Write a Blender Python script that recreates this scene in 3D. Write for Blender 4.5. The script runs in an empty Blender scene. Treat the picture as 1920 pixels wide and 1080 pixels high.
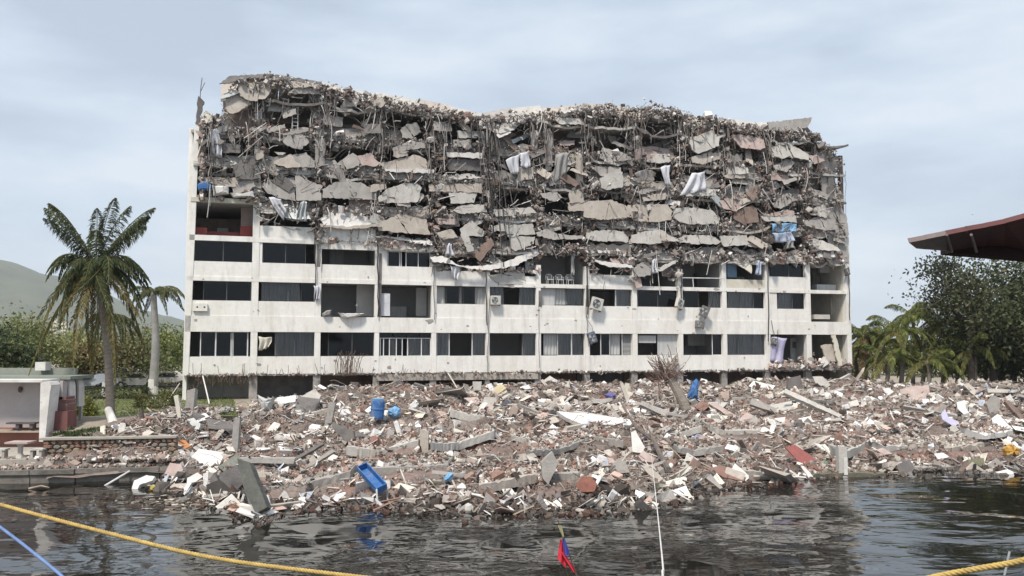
import bpy, math, random
import numpy as np
from mathutils import Vector, Matrix

SC = bpy.context.scene
COL = SC.collection
rng = np.random.default_rng(11)
random.seed(11)
R = math.radians

# ------------------------------------------------------------------ camera
FPX = 1600.0
HORIZON = 650.0
CAM_Z = 6.0
PITCH = math.atan((HORIZON - 540.0) / FPX)
cam_d = bpy.data.cameras.new("camera")
cam = bpy.data.objects.new("camera", cam_d)
COL.objects.link(cam)
cam.location = (0, 0, CAM_Z)
cam.rotation_euler = (math.pi / 2 + PITCH, 0, 0)
cam_d.sensor_width = 36.0
cam_d.lens = 36.0 * FPX / 1920.0
cam_d.clip_start = 0.2
cam_d.clip_end = 20000
SC.camera = cam

# ------------------------------------------------------------------ world, sun, exposure
SUN_EL, SUN_AZ = 56.0, 203.0          # azimuth clockwise from +Y (north): behind the camera, a little to the left
world = bpy.data.worlds.new("World")
SC.world = world
world.use_nodes = True
nt = world.node_tree
for n in list(nt.nodes):
    nt.nodes.remove(n)
def wn(t, **k):
    n = nt.nodes.new(t)
    for a, b in k.items():
        setattr(n, a, b)
    return n
w_out = wn("ShaderNodeOutputWorld")
w_bg = wn("ShaderNodeBackground")
w_bg.inputs["Strength"].default_value = 0.1
w_sky = wn("ShaderNodeTexSky", sky_type="NISHITA", sun_disc=False)
w_sky.sun_elevation = R(SUN_EL)
w_sky.sun_rotation = R(SUN_AZ)
w_sky.air_density = 1.0
w_sky.dust_density = 2.0
w_tc = wn("ShaderNodeTexCoord")
w_map = wn("ShaderNodeMapping")
w_map.inputs["Scale"].default_value = (1.6, 1.6, 5.5)
w_map.inputs["Location"].default_value = (0.35, 0.1, 0.4)
w_n = wn("ShaderNodeTexNoise")
w_n.inputs["Scale"].default_value = 1.9
w_n.inputs["Detail"].default_value = 7.0
w_n.inputs["Roughness"].default_value = 0.52
w_r = wn("ShaderNodeValToRGB")          # thick and thin parts of the cloud deck
w_r.color_ramp.elements[0].position = 0.38
w_r.color_ramp.elements[0].color = (5.0, 5.9, 7.1, 1)
w_r.color_ramp.elements[1].position = 0.64
w_r.color_ramp.elements[1].color = (7.3, 8.1, 9.0, 1)
e = w_r.color_ramp.elements.new(0.5); e.color = (5.9, 6.9, 8.1, 1)
w_mix = wn("ShaderNodeMix", data_type="RGBA")
w_mix.inputs[0].default_value = 0.86
L = nt.links.new
L(w_tc.outputs["Generated"], w_map.inputs[0]); L(w_map.outputs[0], w_n.inputs["Vector"])
L(w_n.outputs["Fac"], w_r.inputs[0])
L(w_sky.outputs[0], w_mix.inputs[6]); L(w_r.outputs[0], w_mix.inputs[7])
L(w_mix.outputs[2], w_bg.inputs["Color"]); L(w_bg.outputs[0], w_out.inputs[0])

sun_d = bpy.data.lights.new("sun", "SUN")
sun_d.energy = 3.9
sun_d.angle = R(9)
sun_d.color = (1.0, 0.93, 0.84)
sun = bpy.data.objects.new("sun", sun_d)
COL.objects.link(sun)
sd = Vector((math.sin(R(SUN_AZ)) * math.cos(R(SUN_EL)), math.cos(R(SUN_AZ)) * math.cos(R(SUN_EL)), math.sin(R(SUN_EL))))
sun.rotation_euler = sd.to_track_quat("Z", "Y").to_euler()
sun.location = sd * 60

SC.view_settings.view_transform = "Standard"
SC.view_settings.look = "None"
SC.view_settings.exposure = 0.16
SC.view_settings.gamma = 1.0
SC.render.engine = "CYCLES"
SC.cycles.use_denoising = True
SC.cycles.max_bounces = 7
SC.cycles.diffuse_bounces = 3
SC.cycles.glossy_bounces = 3
SC.cycles.transparent_max_bounces = 12
SC.cycles.volume_bounces = 2

# ------------------------------------------------------------------ projection helpers (photo pixel -> place)
_cp, _sp = math.cos(PITCH), math.sin(PITCH)
def ray(px, py):
    x = (px - 960.0) / FPX
    u = (540.0 - py) / FPX
    dy = _cp - u * _sp
    dz = _sp + u * _cp
    return x / dy, dz / dy                      # X per metre of Y, Z per metre of Y
def P(px, py, Y):
    a, b = ray(px, py)
    return np.array((a * Y, Y, CAM_Z + b * Y))
FA = np.array((-24.6, 64.0)); FB = np.array((32.0, 81.0))
FLEN = float(np.linalg.norm(FB - FA))
FE = (FB - FA) / FLEN
FN = np.array((FE[1], -FE[0]))                  # outward, to the camera
GZ = 2.0                                        # ground level behind the rubble
def fac(px, py, d=0.0):
    """pixel -> building coordinates (along facade, inward, height above ground) on the plane d metres proud of the facade"""
    a, b = ray(px, py)
    o = FA + FN * d
    # o + s*FE = (a*Y, Y)
    den = FE[0] - a * FE[1]
    s = (a * o[1] - o[0]) / den
    Y = o[1] + s * FE[1]
    return np.array((s, -d, CAM_Z + b * Y - GZ))

# ------------------------------------------------------------------ noise + height of the rubble
_H = np.random.default_rng(5).random((256, 256))
def vnoise(x, y):
    x = np.asarray(x, float); y = np.asarray(y, float)
    xi = np.floor(x).astype(int); yi = np.floor(y).astype(int)
    fx = x - xi; fy = y - yi
    fx = fx * fx * (3 - 2 * fx); fy = fy * fy * (3 - 2 * fy)
    g = lambda i, j: _H[i % 256, j % 256]
    return (g(xi, yi) * (1 - fx) * (1 - fy) + g(xi + 1, yi) * fx * (1 - fy) + g(xi, yi + 1) * (1 - fx) * fy + g(xi + 1, yi + 1) * fx * fy)
def fbm(x, y, o=4):
    s = 0.0; a = 0.5
    for k in range(o):
        s = s + a * vnoise(x * 2 ** k + 17.3 * k, y * 2 ** k + 9.1 * k); a *= 0.5
    return s
SH = [(-900, 905), (180, 905), (250, 915), (330, 928), (400, 945), (440, 958), (490, 985), (540, 962), (620, 952), (800, 962), (1000, 966), (1200, 960), (1290, 938), (1350, 918), (1420, 912), (1500, 898), (1600, 891), (1920, 886), (2500, 884)]
_sx = np.array([P(x, y, 6.0 / -ray(x, y)[1])[0] for x, y in SH]); _sy = np.array([6.0 / -ray(x, y)[1] for x, y in SH])
def shore(x):
    return np.interp(x, _sx, _sy)
def back(x):
    return np.interp(x, [-40, -24.6, 32.0, 45, 70], [63.5, 62.5, 80.0, 74, 70])
def HZ(x, y):
    x = np.asarray(x, float); y = np.asarray(y, float)
    s = shore(x); b = back(x)
    t = (y - s) / (b - s)
    top = np.interp(x, [-25, -20, -14, -6, 10, 25, 33, 45, 70], [2.0, 2.2, 2.6, 2.75, 2.8, 2.8, 2.6, 2.5, 2.3])
    n = fbm(x * 0.33 + 40, y * 0.33 + 11) - 0.47
    n2 = fbm(x * 1.3 + 4, y * 1.3 + 71) - 0.47
    z = -0.15 + top * np.clip(t * 1.05, -0.6, 1.0) ** 1.0 + 0.1
    z = z + np.clip(t * 8, 0, 1) * (1.5 * n + 0.55 * n2)
    T = .62; f = z / T + 1.1 * fbm(x * .16 + 70, y * .16 + 3); fr_ = f - np.floor(f); st = np.clip((fr_ - .62) / .38, 0, 1); st = st * st * (3 - 2 * st)
    zt = T * (np.floor(f) + st - 1.1 * fbm(x * .16 + 70, y * .16 + 3)) + .30 * T
    z = np.where(t > .03, z * .3 + zt * .7, z)      # fallen floors lie in steps
    left = np.clip((-14.5 - x) / 3.5, 0, 1)          # toward the garden the heap thins out
    zl = np.interp(y, [36, 39.5, 40.9, 42.5, 45.5, 51, 53, 62], [-0.6, 0.75, 1.8, 2.0, 2.3, 2.3, 1.8, 1.7]) + 0.5 * n + 0.3 * n2
    z = z * (1 - left) + zl * left
    return z
def hit(px, py):
    a, b = ray(px, py)
    Y = np.arange(24, 90, 0.06)
    z = CAM_Z + b * Y
    h = HZ(a * Y, Y)
    k = np.argmax(z <= h)
    if not (z <= h).any():
        k = -1
    return np.array((a * Y[k], Y[k], h[k]))

# ------------------------------------------------------------------ materials
MATS = {}
def principled(name):
    m = bpy.data.materials.new(name); m.use_nodes = True
    return m, m.node_tree, m.node_tree.nodes["Principled BSDF"]
def M(name, c1, c2=None, scale=1.5, rough=0.9, bump=0.25, stretch=(1, 1, 1), lo=0.35, hi=0.65, fine=0.25, metal=0.0, spec=0.3, stain=None, smax=1.0):
    """mottled surface: two base colours mixed by noise, a fine grain, optional stain colour with its own blotches, small relief"""
    if name in MATS: return MATS[name]
    m, t, b = principled(name); N = t.nodes.new; K = t.links.new
    c2 = c2 or tuple(v * 0.75 for v in c1)
    g = N("ShaderNodeNewGeometry"); mp = N("ShaderNodeMapping"); mp.inputs["Scale"].default_value = stretch
    K(g.outputs["Position"], mp.inputs[0])
    n = N("ShaderNodeTexNoise"); n.inputs["Scale"].default_value = scale; n.inputs["Detail"].default_value = 6; n.inputs["Roughness"].default_value = 0.62
    K(mp.outputs[0], n.inputs["Vector"])
    r = N("ShaderNodeValToRGB"); r.color_ramp.elements[0].position = lo; r.color_ramp.elements[1].position = hi
    r.color_ramp.elements[0].color = (*c2, 1); r.color_ramp.elements[1].color = (*c1, 1)
    K(n.outputs["Fac"], r.inputs[0]); out = r.outputs[0]
    if stain:
        sc, col, p0, p1, st = stain
        mp2 = N("ShaderNodeMapping"); mp2.inputs["Scale"].default_value = st; K(g.outputs["Position"], mp2.inputs[0])
        n3 = N("ShaderNodeTexNoise"); n3.inputs["Scale"].default_value = sc; n3.inputs["Detail"].default_value = 8; n3.inputs["Roughness"].default_value = 0.7
        K(mp2.outputs[0], n3.inputs["Vector"])
        r3 = N("ShaderNodeValToRGB"); r3.color_ramp.elements[0].position = p0; r3.color_ramp.elements[1].position = p1
        K(n3.outputs["Fac"], r3.inputs[0])
        mx3 = N("ShaderNodeMix"); mx3.data_type = "RGBA"; mx3.inputs[7].default_value = (*col, 1)
        r3.color_ramp.elements[1].color = (smax,) * 3 + (1,); K(r3.outputs[0], mx3.inputs[0]); K(out, mx3.inputs[6]); out = mx3.outputs[2]
    n2 = N("ShaderNodeTexNoise"); n2.inputs["Scale"].default_value = scale * 9; n2.inputs["Detail"].default_value = 5; n2.inputs["Roughness"].default_value = 0.7
    K(g.outputs["Position"], n2.inputs["Vector"])
    mr = N("ShaderNodeMapRange"); mr.inputs[3].default_value = 1 - fine; mr.inputs[4].default_value = 1 + fine
    K(n2.outputs["Fac"], mr.inputs[0])
    mu = N("ShaderNodeMix"); mu.data_type = "RGBA"; mu.blend_type = "MULTIPLY"; mu.inputs[0].default_value = 1.0
    K(out, mu.inputs[6]); K(mr.outputs[0], mu.inputs[7]); K(mu.outputs[2], b.inputs["Base Color"])
    b.inputs["Roughness"].default_value = rough; b.inputs["Metallic"].default_value = metal
    b.inputs["Specular IOR Level"].default_value = spec
    if bump:
        bp = N("ShaderNodeBump"); bp.inputs["Strength"].default_value = bump; bp.inputs["Distance"].default_value = 0.06
        K(n2.outputs["Fac"], bp.inputs["Height"]); K(bp.outputs[0], b.inputs["Normal"])
    MATS[name] = m
    return m
def tint_mat(name, rough=0.95, var=0.35, scale=6.0, trans=0.0):
    """base colour from each piece's own 'tint', with grain"""
    if name in MATS: return MATS[name]
    m, t, b = principled(name); N = t.nodes.new; K = t.links.new
    a = N("ShaderNodeAttribute"); a.attribute_name = "tint"
    g = N("ShaderNodeNewGeometry"); n = N("ShaderNodeTexNoise"); n.inputs["Scale"].default_value = scale; n.inputs["Detail"].default_value = 5
    K(g.outputs["Position"], n.inputs["Vector"])
    mr = N("ShaderNodeMapRange"); mr.inputs[3].default_value = 1 - var; mr.inputs[4].default_value = 1 + var; K(n.outputs["Fac"], mr.inputs[0])
    mu = N("ShaderNodeMix"); mu.data_type = "RGBA"; mu.blend_type = "MULTIPLY"; mu.inputs[0].default_value = 1.0
    K(a.outputs["Color"], mu.inputs[6]); K(mr.outputs[0], mu.inputs[7]); K(mu.outputs[2], b.inputs["Base Color"])
    b.inputs["Roughness"].default_value = rough; b.inputs["Specular IOR Level"].default_value = 0.2
    if trans:
        tr = N("ShaderNodeBsdfTranslucent"); K(mu.outputs[2], tr.inputs["Color"])
        ms = N("ShaderNodeMixShader"); ms.inputs[0].default_value = trans
        K(b.outputs[0], ms.inputs[1]); K(tr.outputs[0], ms.inputs[2]); K(ms.outputs[0], t.nodes["Material Output"].inputs[0])
    MATS[name] = m
    return m

# ------------------------------------------------------------------ objects
def tag(o, label=None, cat=None, group=None, kind=None):
    if label: o["label"] = label
    if cat: o["category"] = cat
    if group: o["group"] = group
    if kind or cat: o["kind"] = kind or o.get("kind") or "thing"
    return o
def empty(name, loc=(0, 0, 0), rz=0.0, label=None, cat=None, group=None):
    o = bpy.data.objects.new(name, None); COL.objects.link(o)
    o.location = loc; o.rotation_euler = (0, 0, rz); o.empty_display_size = 0.3
    return tag(o, label, cat, group)
def link(name, me, parent=None, loc=None):
    o = bpy.data.objects.new(name, me); COL.objects.link(o)
    if parent is not None: o.parent = parent
    if loc is not None: o.location = loc
    return o
def np_mesh(name, V, F, mat, tint=None, smooth=False):
    """V (n,3), F (m,k) all faces of k corners"""
    V = np.asarray(V, np.float32); F = np.asarray(F, np.int32)
    me = bpy.data.meshes.new(name)
    m, k = F.shape
    me.vertices.add(len(V)); me.vertices.foreach_set("co", V.ravel())
    me.loops.add(m * k); me.loops.foreach_set("vertex_index", F.ravel())
    me.polygons.add(m); me.polygons.foreach_set("loop_start", np.arange(0, m * k, k, dtype=np.int32))
    if tint is not None:
        at = me.attributes.new("tint", "FLOAT_COLOR", "FACE")
        c = np.ones((m, 4), np.float32); c[:, :3] = tint; at.data.foreach_set("color", c.ravel())
    me.update(calc_edges=True)
    me.polygons.foreach_set("use_smooth", np.full(m, bool(smooth)))
    me.materials.append(mat)
    return me
class MB:
    """collects simple shapes into one mesh"""
    def __init__(s): s.v = []; s.f = []
    def add(s, v, f):
        o = len(s.v); s.v += [tuple(map(float, p)) for p in v]; s.f += [tuple(i + o for i in q) for q in f]
    def box(s, x0, x1, y0, y1, z0, z1):
        s.add([(x0, y0, z0), (x1, y0, z0), (x1, y1, z0), (x0, y1, z0), (x0, y0, z1), (x1, y0, z1), (x1, y1, z1), (x0, y1, z1)],
              [(3, 2, 1, 0), (4, 5, 6, 7), (0, 1, 5, 4), (1, 2, 6, 5), (2, 3, 7, 6), (3, 0, 4, 7)])
    def prism(s, pts, off):
        """outline pts (3D, planar) pushed along off"""
        n = len(pts); off = np.asarray(off, float); p = [np.asarray(q, float) for q in pts]
        s.add(p + [q + off for q in p], [tuple(range(n)), tuple(range(2 * n - 1, n - 1, -1))] + [(i, i + n, (i + 1) % n + n, (i + 1) % n)[::-1] for i in range(n)])
    def tube(s, pts, r0, r1=None, k=6, cap=True):
        r1 = r0 if r1 is None else r1
        pts = [np.asarray(q, float) for q in pts]; n = len(pts); V = []; Fc = []
        for i, p in enumerate(pts):
            t = pts[min(i + 1, n - 1)] - pts[max(i - 1, 0)]; t /= np.linalg.norm(t) + 1e-9
            a = np.cross(t, (0, 0, 1.0) if abs(t[2]) < 0.9 else (1.0, 0, 0)); a /= np.linalg.norm(a); b = np.cross(t, a)
            r = r0 + (r1 - r0) * i / max(n - 1, 1)
            V += [p + r * (math.cos(2 * math.pi * j / k) * a + math.sin(2 * math.pi * j / k) * b) for j in range(k)]
        for i in range(n - 1):
            Fc += [(i * k + j, i * k + (j + 1) % k, (i + 1) * k + (j + 1) % k, (i + 1) * k + j) for j in range(k)]
        if cap: Fc += [tuple(range(k))[::-1], tuple(range((n - 1) * k, n * k))]
        s.add(V, Fc)
    def lathe(s, prof, c=(0, 0, 0), k=14):
        V = []; Fc = []; n = len(prof)
        for r, z in prof: V += [(c[0] + r * math.cos(2 * math.pi * j / k), c[1] + r * math.sin(2 * math.pi * j / k), c[2] + z) for j in range(k)]
        for i in range(n - 1): Fc += [(i * k + j, i * k + (j + 1) % k, (i + 1) * k + (j + 1) % k, (i + 1) * k + j) for j in range(k)]
        Fc += [tuple(range(k))[::-1], tuple(range((n - 1) * k, n * k))]
        s.add(V, Fc)
    def build(s, name, mat, parent=None, smooth=False, base=None, rebase=True):
        me = bpy.data.meshes.new(name)
        v = np.array(s.v, float); loc = None
        if parent is None and rebase:
            loc = base if base is not None else np.array(((v[:, 0].min() + v[:, 0].max()) / 2, (v[:, 1].min() + v[:, 1].max()) / 2, v[:, 2].min()))
            v = v - np.asarray(loc)
        elif base is not None:
            loc = base
        me.from_pydata([tuple(q) for q in v], [], s.f); me.update()
        me.materials.append(mat)
        if smooth: me.polygons.foreach_set("use_smooth", np.ones(len(me.polygons), bool))
        return link(name, me, parent, loc)
def rot_rand(n, r=rng, tilt=None):
    """n random rotation matrices (from unit quaternions)"""
    q = r.normal(size=(n, 4))
    if tilt is not None:
        a = r.uniform(0, 2 * np.pi, n); q = np.stack((np.cos(a / 2), r.normal(0, tilt, n), r.normal(0, tilt, n), np.sin(a / 2)), 1)
    q /= np.linalg.norm(q, axis=1)[:, None]; w, x, y, z = q.T
    return np.stack((np.stack((1 - 2 * (y * y + z * z), 2 * (x * y - z * w), 2 * (x * z + y * w)), 1),
                     np.stack((2 * (x * y + z * w), 1 - 2 * (x * x + z * z), 2 * (y * z - x * w)), 1),
                     np.stack((2 * (x * z - y * w), 2 * (y * z + x * w), 1 - 2 * (x * x + y * y)), 1)), 1)
_BV = np.array([(-1, -1, -1), (1, -1, -1), (1, 1, -1), (-1, 1, -1), (-1, -1, 1), (1, -1, 1), (1, 1, 1), (-1, 1, 1)], float) * 0.5
_BF = np.array([(3, 2, 1, 0), (4, 5, 6, 7), (0, 1, 5, 4), (1, 2, 6, 5), (2, 3, 7, 6), (3, 0, 4, 7)])
def chunks_np(pos, size, tint, tilt=None, jit=0.28, r=rng):
    """many broken blocks: jittered boxes. returns V,F,tint per face"""
    n = len(pos)
    v = _BV[None] + r.uniform(-jit, jit, (n, 8, 3)) * 0.9
    v = v * size[:, None, :]
    v = np.einsum("nij,nkj->nki", rot_rand(n, r, tilt), v) + pos[:, None, :]
    F = (_BF[None] + 8 * np.arange(n)[:, None, None]).reshape(-1, 4)
    return v.reshape(-1, 3), F, np.repeat(tint, 6, axis=0)
def strands_np(pts, rad, tint, sides=3):
    """pts (n,k,3): many thin bent rods"""
    n, k, _ = pts.shape
    t = np.gradient(pts, axis=1); t /= np.linalg.norm(t, axis=2)[..., None] + 1e-9
    up = np.where(np.abs(t[..., 2:3]) < 0.9, np.array((0, 0, 1.0)), np.array((1.0, 0, 0)))
    a = np.cross(t, up); a /= np.linalg.norm(a, axis=2)[..., None] + 1e-9; b = np.cross(t, a)
    ang = 2 * np.pi * np.arange(sides) / sides
    V = pts[:, :, None, :] + rad[:, None, None, None] * (np.cos(ang)[None, None, :, None] * a[:, :, None] + np.sin(ang)[None, None, :, None] * b[:, :, None])
    idx = np.arange(n * k * sides).reshape(n, k, sides)
    A = idx[:, :-1]; B = idx[:, 1:]
    F = np.stack((A, np.roll(A, -1, 2), np.roll(B, -1, 2), B), -1).reshape(-1, 4)
    return V.reshape(-1, 3), F, np.repeat(tint, (k - 1) * sides, axis=0)
def leaves_np(pos, d, length, width, nrm=None, r=rng):
    """kite-shaped leaves starting at pos in direction d"""
    n = len(pos)
    d = d / (np.linalg.norm(d, axis=1)[:, None] + 1e-9)
    x = r.normal(size=(n, 3)) if nrm is None else nrm
    s = np.cross(d, x); s /= np.linalg.norm(s, axis=1)[:, None] + 1e-9
    u = np.cross(s, d)
    V = np.stack((pos, pos + d * (length * .45)[:, None] + s * (width / 2)[:, None], pos + d * length[:, None] - u * (length * .06)[:, None], pos + d * (length * .45)[:, None] - s * (width / 2)[:, None]), 1)
    return V.reshape(-1, 3), np.arange(4 * n).reshape(n, 4)
def pick(cols, n, w=None, var=0.12, r=rng):
    c = np.array(cols, float)[r.choice(len(cols), n, p=None if w is None else np.array(w) / np.sum(w))]
    return np.clip(c * r.normal(1, var, (n, 1)), 0.01, 0.9)
def joined(name, parts, mat, parent=None, loc=(0, 0, 0), kind=None, smooth=False):
    o = 0; Vs = []; Fs = []; Ts = []
    for v, f, t in parts:
        Vs.append(v - np.asarray(loc)); Fs.append(f + o); Ts.append(t); o += len(v)
    ob = link(name, np_mesh(name, np.concatenate(Vs), np.concatenate(Fs), mat, np.concatenate(Ts), smooth), parent, None if parent else loc)
    if kind: ob["kind"] = kind
    return ob
# zoomed crops the outlines were read from: origin x, origin y, scale
Z1 = (320, 120, 4.8); Z2 = (680, 150, 4.3636); Z3 = (1080, 170, 4.8); Z4 = (1300, 200, 3.375); Z5 = (320, 330, 4.8); Z7 = (680, 380, 4.8)
Q1 = (1000, 380, 4.8); Y5 = (0, 660, 3.857); Y7 = (300, 680, 3.84); Y8 = (700, 680, 3.84); X1 = (1100, 680, 3.84); X2 = (1500, 680, 3.857); ID = (0, 0, 1.0)
def px(sheet, flat):
    return [(sheet[0] + flat[i] / sheet[2], sheet[1] + flat[i + 1] / sheet[2]) for i in range(0, len(flat), 2)]
def ragged(pts, amp, step):
    """break straight 2D edges into uneven ones"""
    out = []
    for i in range(len(pts)):
        a = np.array(pts[i], float); b = np.array(pts[(i + 1) % len(pts)], float); out.append(a)
        n = int(np.linalg.norm(b - a) // step)
        for k in range(1, n + 1):
            q = a + (b - a) * k / (n + 1); out.append(q + rng.uniform(-amp, amp, 2))
    return out
# ------------------------------------------------------------------ palette
WHITE = M("painted_facade", (0.82, 0.80, 0.76), (0.76, 0.735, 0.68), 0.35, 0.85, 0.15, fine=0.14, stain=(1.0, (0.36, 0.31, 0.25), 0.48, 0.72, (1.7, 1.7, 0.30)), smax=.36)
CREAM = M("cream_paint", (0.66, 0.63, 0.54), (0.54, 0.50, 0.42), 0.6, 0.85, 0.15, fine=0.15, stain=(1.3, (0.36, 0.30, 0.24), 0.56, 0.75, (1.5, 1.5, 0.5)))
GREY = M("bare_concrete", (0.40, 0.375, 0.345), (0.30, 0.28, 0.26), 1.2, 0.95, 0.5, fine=0.3, stain=(0.9, (0.20, 0.17, 0.15), 0.58, 0.72, (1, 1, 0.6)))
LGREY = M("pale_concrete", (0.53, 0.51, 0.47), (0.42, 0.395, 0.36), 1.2, 0.95, 0.4, fine=0.25, stain=(1.1, (0.26, 0.22, 0.19), 0.60, 0.74, (1, 1, 0.6)))
TAN = M("tan_concrete", (0.48, 0.43, 0.375), (0.38, 0.335, 0.29), 1.1, 0.95, 0.4, fine=0.25, stain=(1.0, (0.24, 0.19, 0.16), 0.60, 0.74, (1, 1, 0.6)))
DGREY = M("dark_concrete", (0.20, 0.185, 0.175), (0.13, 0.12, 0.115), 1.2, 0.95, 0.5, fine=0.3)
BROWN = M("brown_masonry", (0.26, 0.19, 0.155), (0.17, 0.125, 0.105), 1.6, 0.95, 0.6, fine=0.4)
PINK = M("pinkish_plaster", (0.48, 0.395, 0.36), (0.38, 0.29, 0.26), 1.3, 0.95, 0.4, fine=0.25)
CHALK = M("white_plaster", (0.72, 0.70, 0.67), (0.58, 0.55, 0.52), 1.6, 0.9, 0.3, fine=0.2, stain=(1.6, (0.36, 0.31, 0.27), 0.62, 0.76, (1, 1, 1)))
ROOM = M("interior_paint", (0.42, 0.415, 0.40), (0.35, 0.34, 0.33), 0.5, 0.9, 0.05, fine=0.08)
RED = M("dark_red_paint", (0.32, 0.075, 0.06), (0.22, 0.055, 0.05), 1.5, 0.7, 0.2)
BRICKM = M("red_brick", (0.30, 0.135, 0.10), (0.21, 0.095, 0.075), 4.0, 0.95, 0.5)
FRAME = M("white_aluminium", (0.70, 0.70, 0.69), (0.60, 0.60, 0.59), 2.0, 0.45, 0.03, fine=0.08, spec=0.5)
CLOTHW = M("white_cloth", (0.66, 0.66, 0.69), (0.54, 0.54, 0.57), 2.0, 0.9, 0.1, fine=0.1)
CLOTHG = M("grey_curtain", (0.34, 0.33, 0.315), (0.22, 0.215, 0.21), 1.4, 0.9, 0.1, stretch=(5, 5, 0.4), fine=0.1)
LAV = M("lavender_cloth", (0.50, 0.47, 0.62), (0.42, 0.40, 0.54), 2.0, 0.9, 0.1, fine=0.1)
BLUE = M("blue_plastic", (0.05, 0.17, 0.42), (0.04, 0.12, 0.30), 2.0, 0.75, 0.15, fine=0.3, stain=(2.2, (0.30, 0.29, 0.28), 0.5, 0.72, (1, 1, 1)), smax=.7)
LBLUE = M("pale_blue_plastic", (0.22, 0.43, 0.66), (0.17, 0.34, 0.54), 2.0, 0.6, 0.1, fine=0.15)
WOOD = M("weathered_wood", (0.40, 0.32, 0.25), (0.26, 0.20, 0.16), 2.5, 0.9, 0.4, stretch=(1, 1, 4))
STEEL = M("rusty_steel", (0.17, 0.115, 0.09), (0.11, 0.08, 0.07), 5.0, 0.8, 0.3, metal=0.2)
METALG = M("grey_sheet_metal", (0.50, 0.52, 0.52), (0.38, 0.40, 0.40), 2.0, 0.5, 0.1, fine=0.15, metal=0.3, spec=0.5)
TINT = tint_mat("broken_pieces")
def glass_mat(name, tintc, rough, refl=1.0):
    m, t, b = principled(name); N = t.nodes.new; K = t.links.new
    tr = N("ShaderNodeBsdfTransparent"); tr.inputs[0].default_value = (*tintc, 1)
    gl = N("ShaderNodeBsdfGlossy"); gl.inputs["Roughness"].default_value = rough; gl.inputs["Color"].default_value = (0.8 * refl, 0.8 * refl, 0.8 * refl, 1)
    fr = N("ShaderNodeFresnel"); fr.inputs[0].default_value = 1.45
    g = N("ShaderNodeNewGeometry"); n = N("ShaderNodeTexNoise"); n.inputs["Scale"].default_value = 0.7; K(g.outputs["Position"], n.inputs["Vector"])
    bp = N("ShaderNodeBump"); bp.inputs["Strength"].default_value = 0.03; K(n.outputs["Fac"], bp.inputs["Height"]); K(bp.outputs[0], gl.inputs["Normal"])
    mx = N("ShaderNodeMixShader"); K(fr.outputs[0], mx.inputs[0]); K(tr.outputs[0], mx.inputs[1]); K(gl.outputs[0], mx.inputs[2])
    K(mx.outputs[0], t.nodes["Material Output"].inputs[0]); return m
GLASS = glass_mat("tinted_window_glass", (0.26, 0.265, 0.28), 0.05)
CLEAR = glass_mat("clear_window_glass", (0.85, 0.86, 0.86), 0.06)

# ------------------------------------------------------------------ setting: water, ground, far hills
def water_mat():
    m, t, b = principled("harbour_water"); N = t.nodes.new; K = t.links.new
    b.inputs["Base Color"].default_value = (0.011, 0.010, 0.008, 1); b.inputs["Roughness"].default_value = 0.04
    b.inputs["IOR"].default_value = 1.52; b.inputs["Specular IOR Level"].default_value = 0.5
    g = N("ShaderNodeNewGeometry")
    mask = N("ShaderNodeTexNoise"); mask.inputs["Scale"].default_value = 0.16; mask.inputs["Detail"].default_value = 2; K(g.outputs["Position"], mask.inputs["Vector"])
    mr = N("ShaderNodeMapRange"); mr.inputs[1].default_value = 0.38; mr.inputs[2].default_value = 0.58; mr.inputs[3].default_value = 0.07; mr.inputs[4].default_value = 1.0
    K(mask.outputs["Fac"], mr.inputs[0])
    hs = None
    for sc, dist, rotz, st in ((0.9, 0.085, 9, (0.5, 1.0, 1)), (2.3, 0.014, -12, (0.5, 1.0, 1)), (0.3, 0.06, 5, (0.5, 1, 1))):
        mp = N("ShaderNodeMapping"); mp.inputs["Scale"].default_value = st; mp.inputs["Rotation"].default_value = (0, 0, R(rotz))
        K(g.outputs["Position"], mp.inputs[0])
        n = N("ShaderNodeTexNoise"); n.inputs["Scale"].default_value = sc; n.inputs["Detail"].default_value = 2.5; n.inputs["Roughness"].default_value = 0.5; n.inputs["Distortion"].default_value = 0.4
        K(mp.outputs[0], n.inputs["Vector"])
        mu = N("ShaderNodeMath"); mu.operation = "MULTIPLY"; mu.inputs[1].default_value = dist; K(n.outputs["Fac"], mu.inputs[0])
        if hs is None: hs = mu.outputs[0]
        else:
            ad = N("ShaderNodeMath"); ad.operation = "ADD"; K(hs, ad.inputs[0]); K(mu.outputs[0], ad.inputs[1]); hs = ad.outputs[0]
    m2 = N("ShaderNodeMath"); m2.operation = "MULTIPLY"; K(hs, m2.inputs[0]); K(mr.outputs[0], m2.inputs[1])
    bp = N("ShaderNodeBump"); bp.inputs["Strength"].default_value = 1.0; bp.inputs["Distance"].default_value = 1.0
    K(m2.outputs[0], bp.inputs["Height"]); K(bp.outputs[0], b.inputs["Normal"])
    return m
WATER = water_mat()
me = np_mesh("water", [(-400, -60, 0), (400, -60, 0), (400, 90, 0), (-400, 90, 0)], [(0, 1, 2, 3)], WATER)
tag(link("water", me), kind="structure")
EARTH = M("sandy_earth", (0.36, 0.31, 0.25), (0.25, 0.215, 0.17), 0.4, 1.0, 0.5, fine=0.35)
GRASSM = M("lawn_grass", (0.13, 0.155, 0.05), (0.085, 0.11, 0.035), 0.5, 1.0, 0.6, fine=0.4, stain=(0.35, (0.25, 0.22, 0.13), 0.52, 0.66, (1, 1, 1)))
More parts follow.
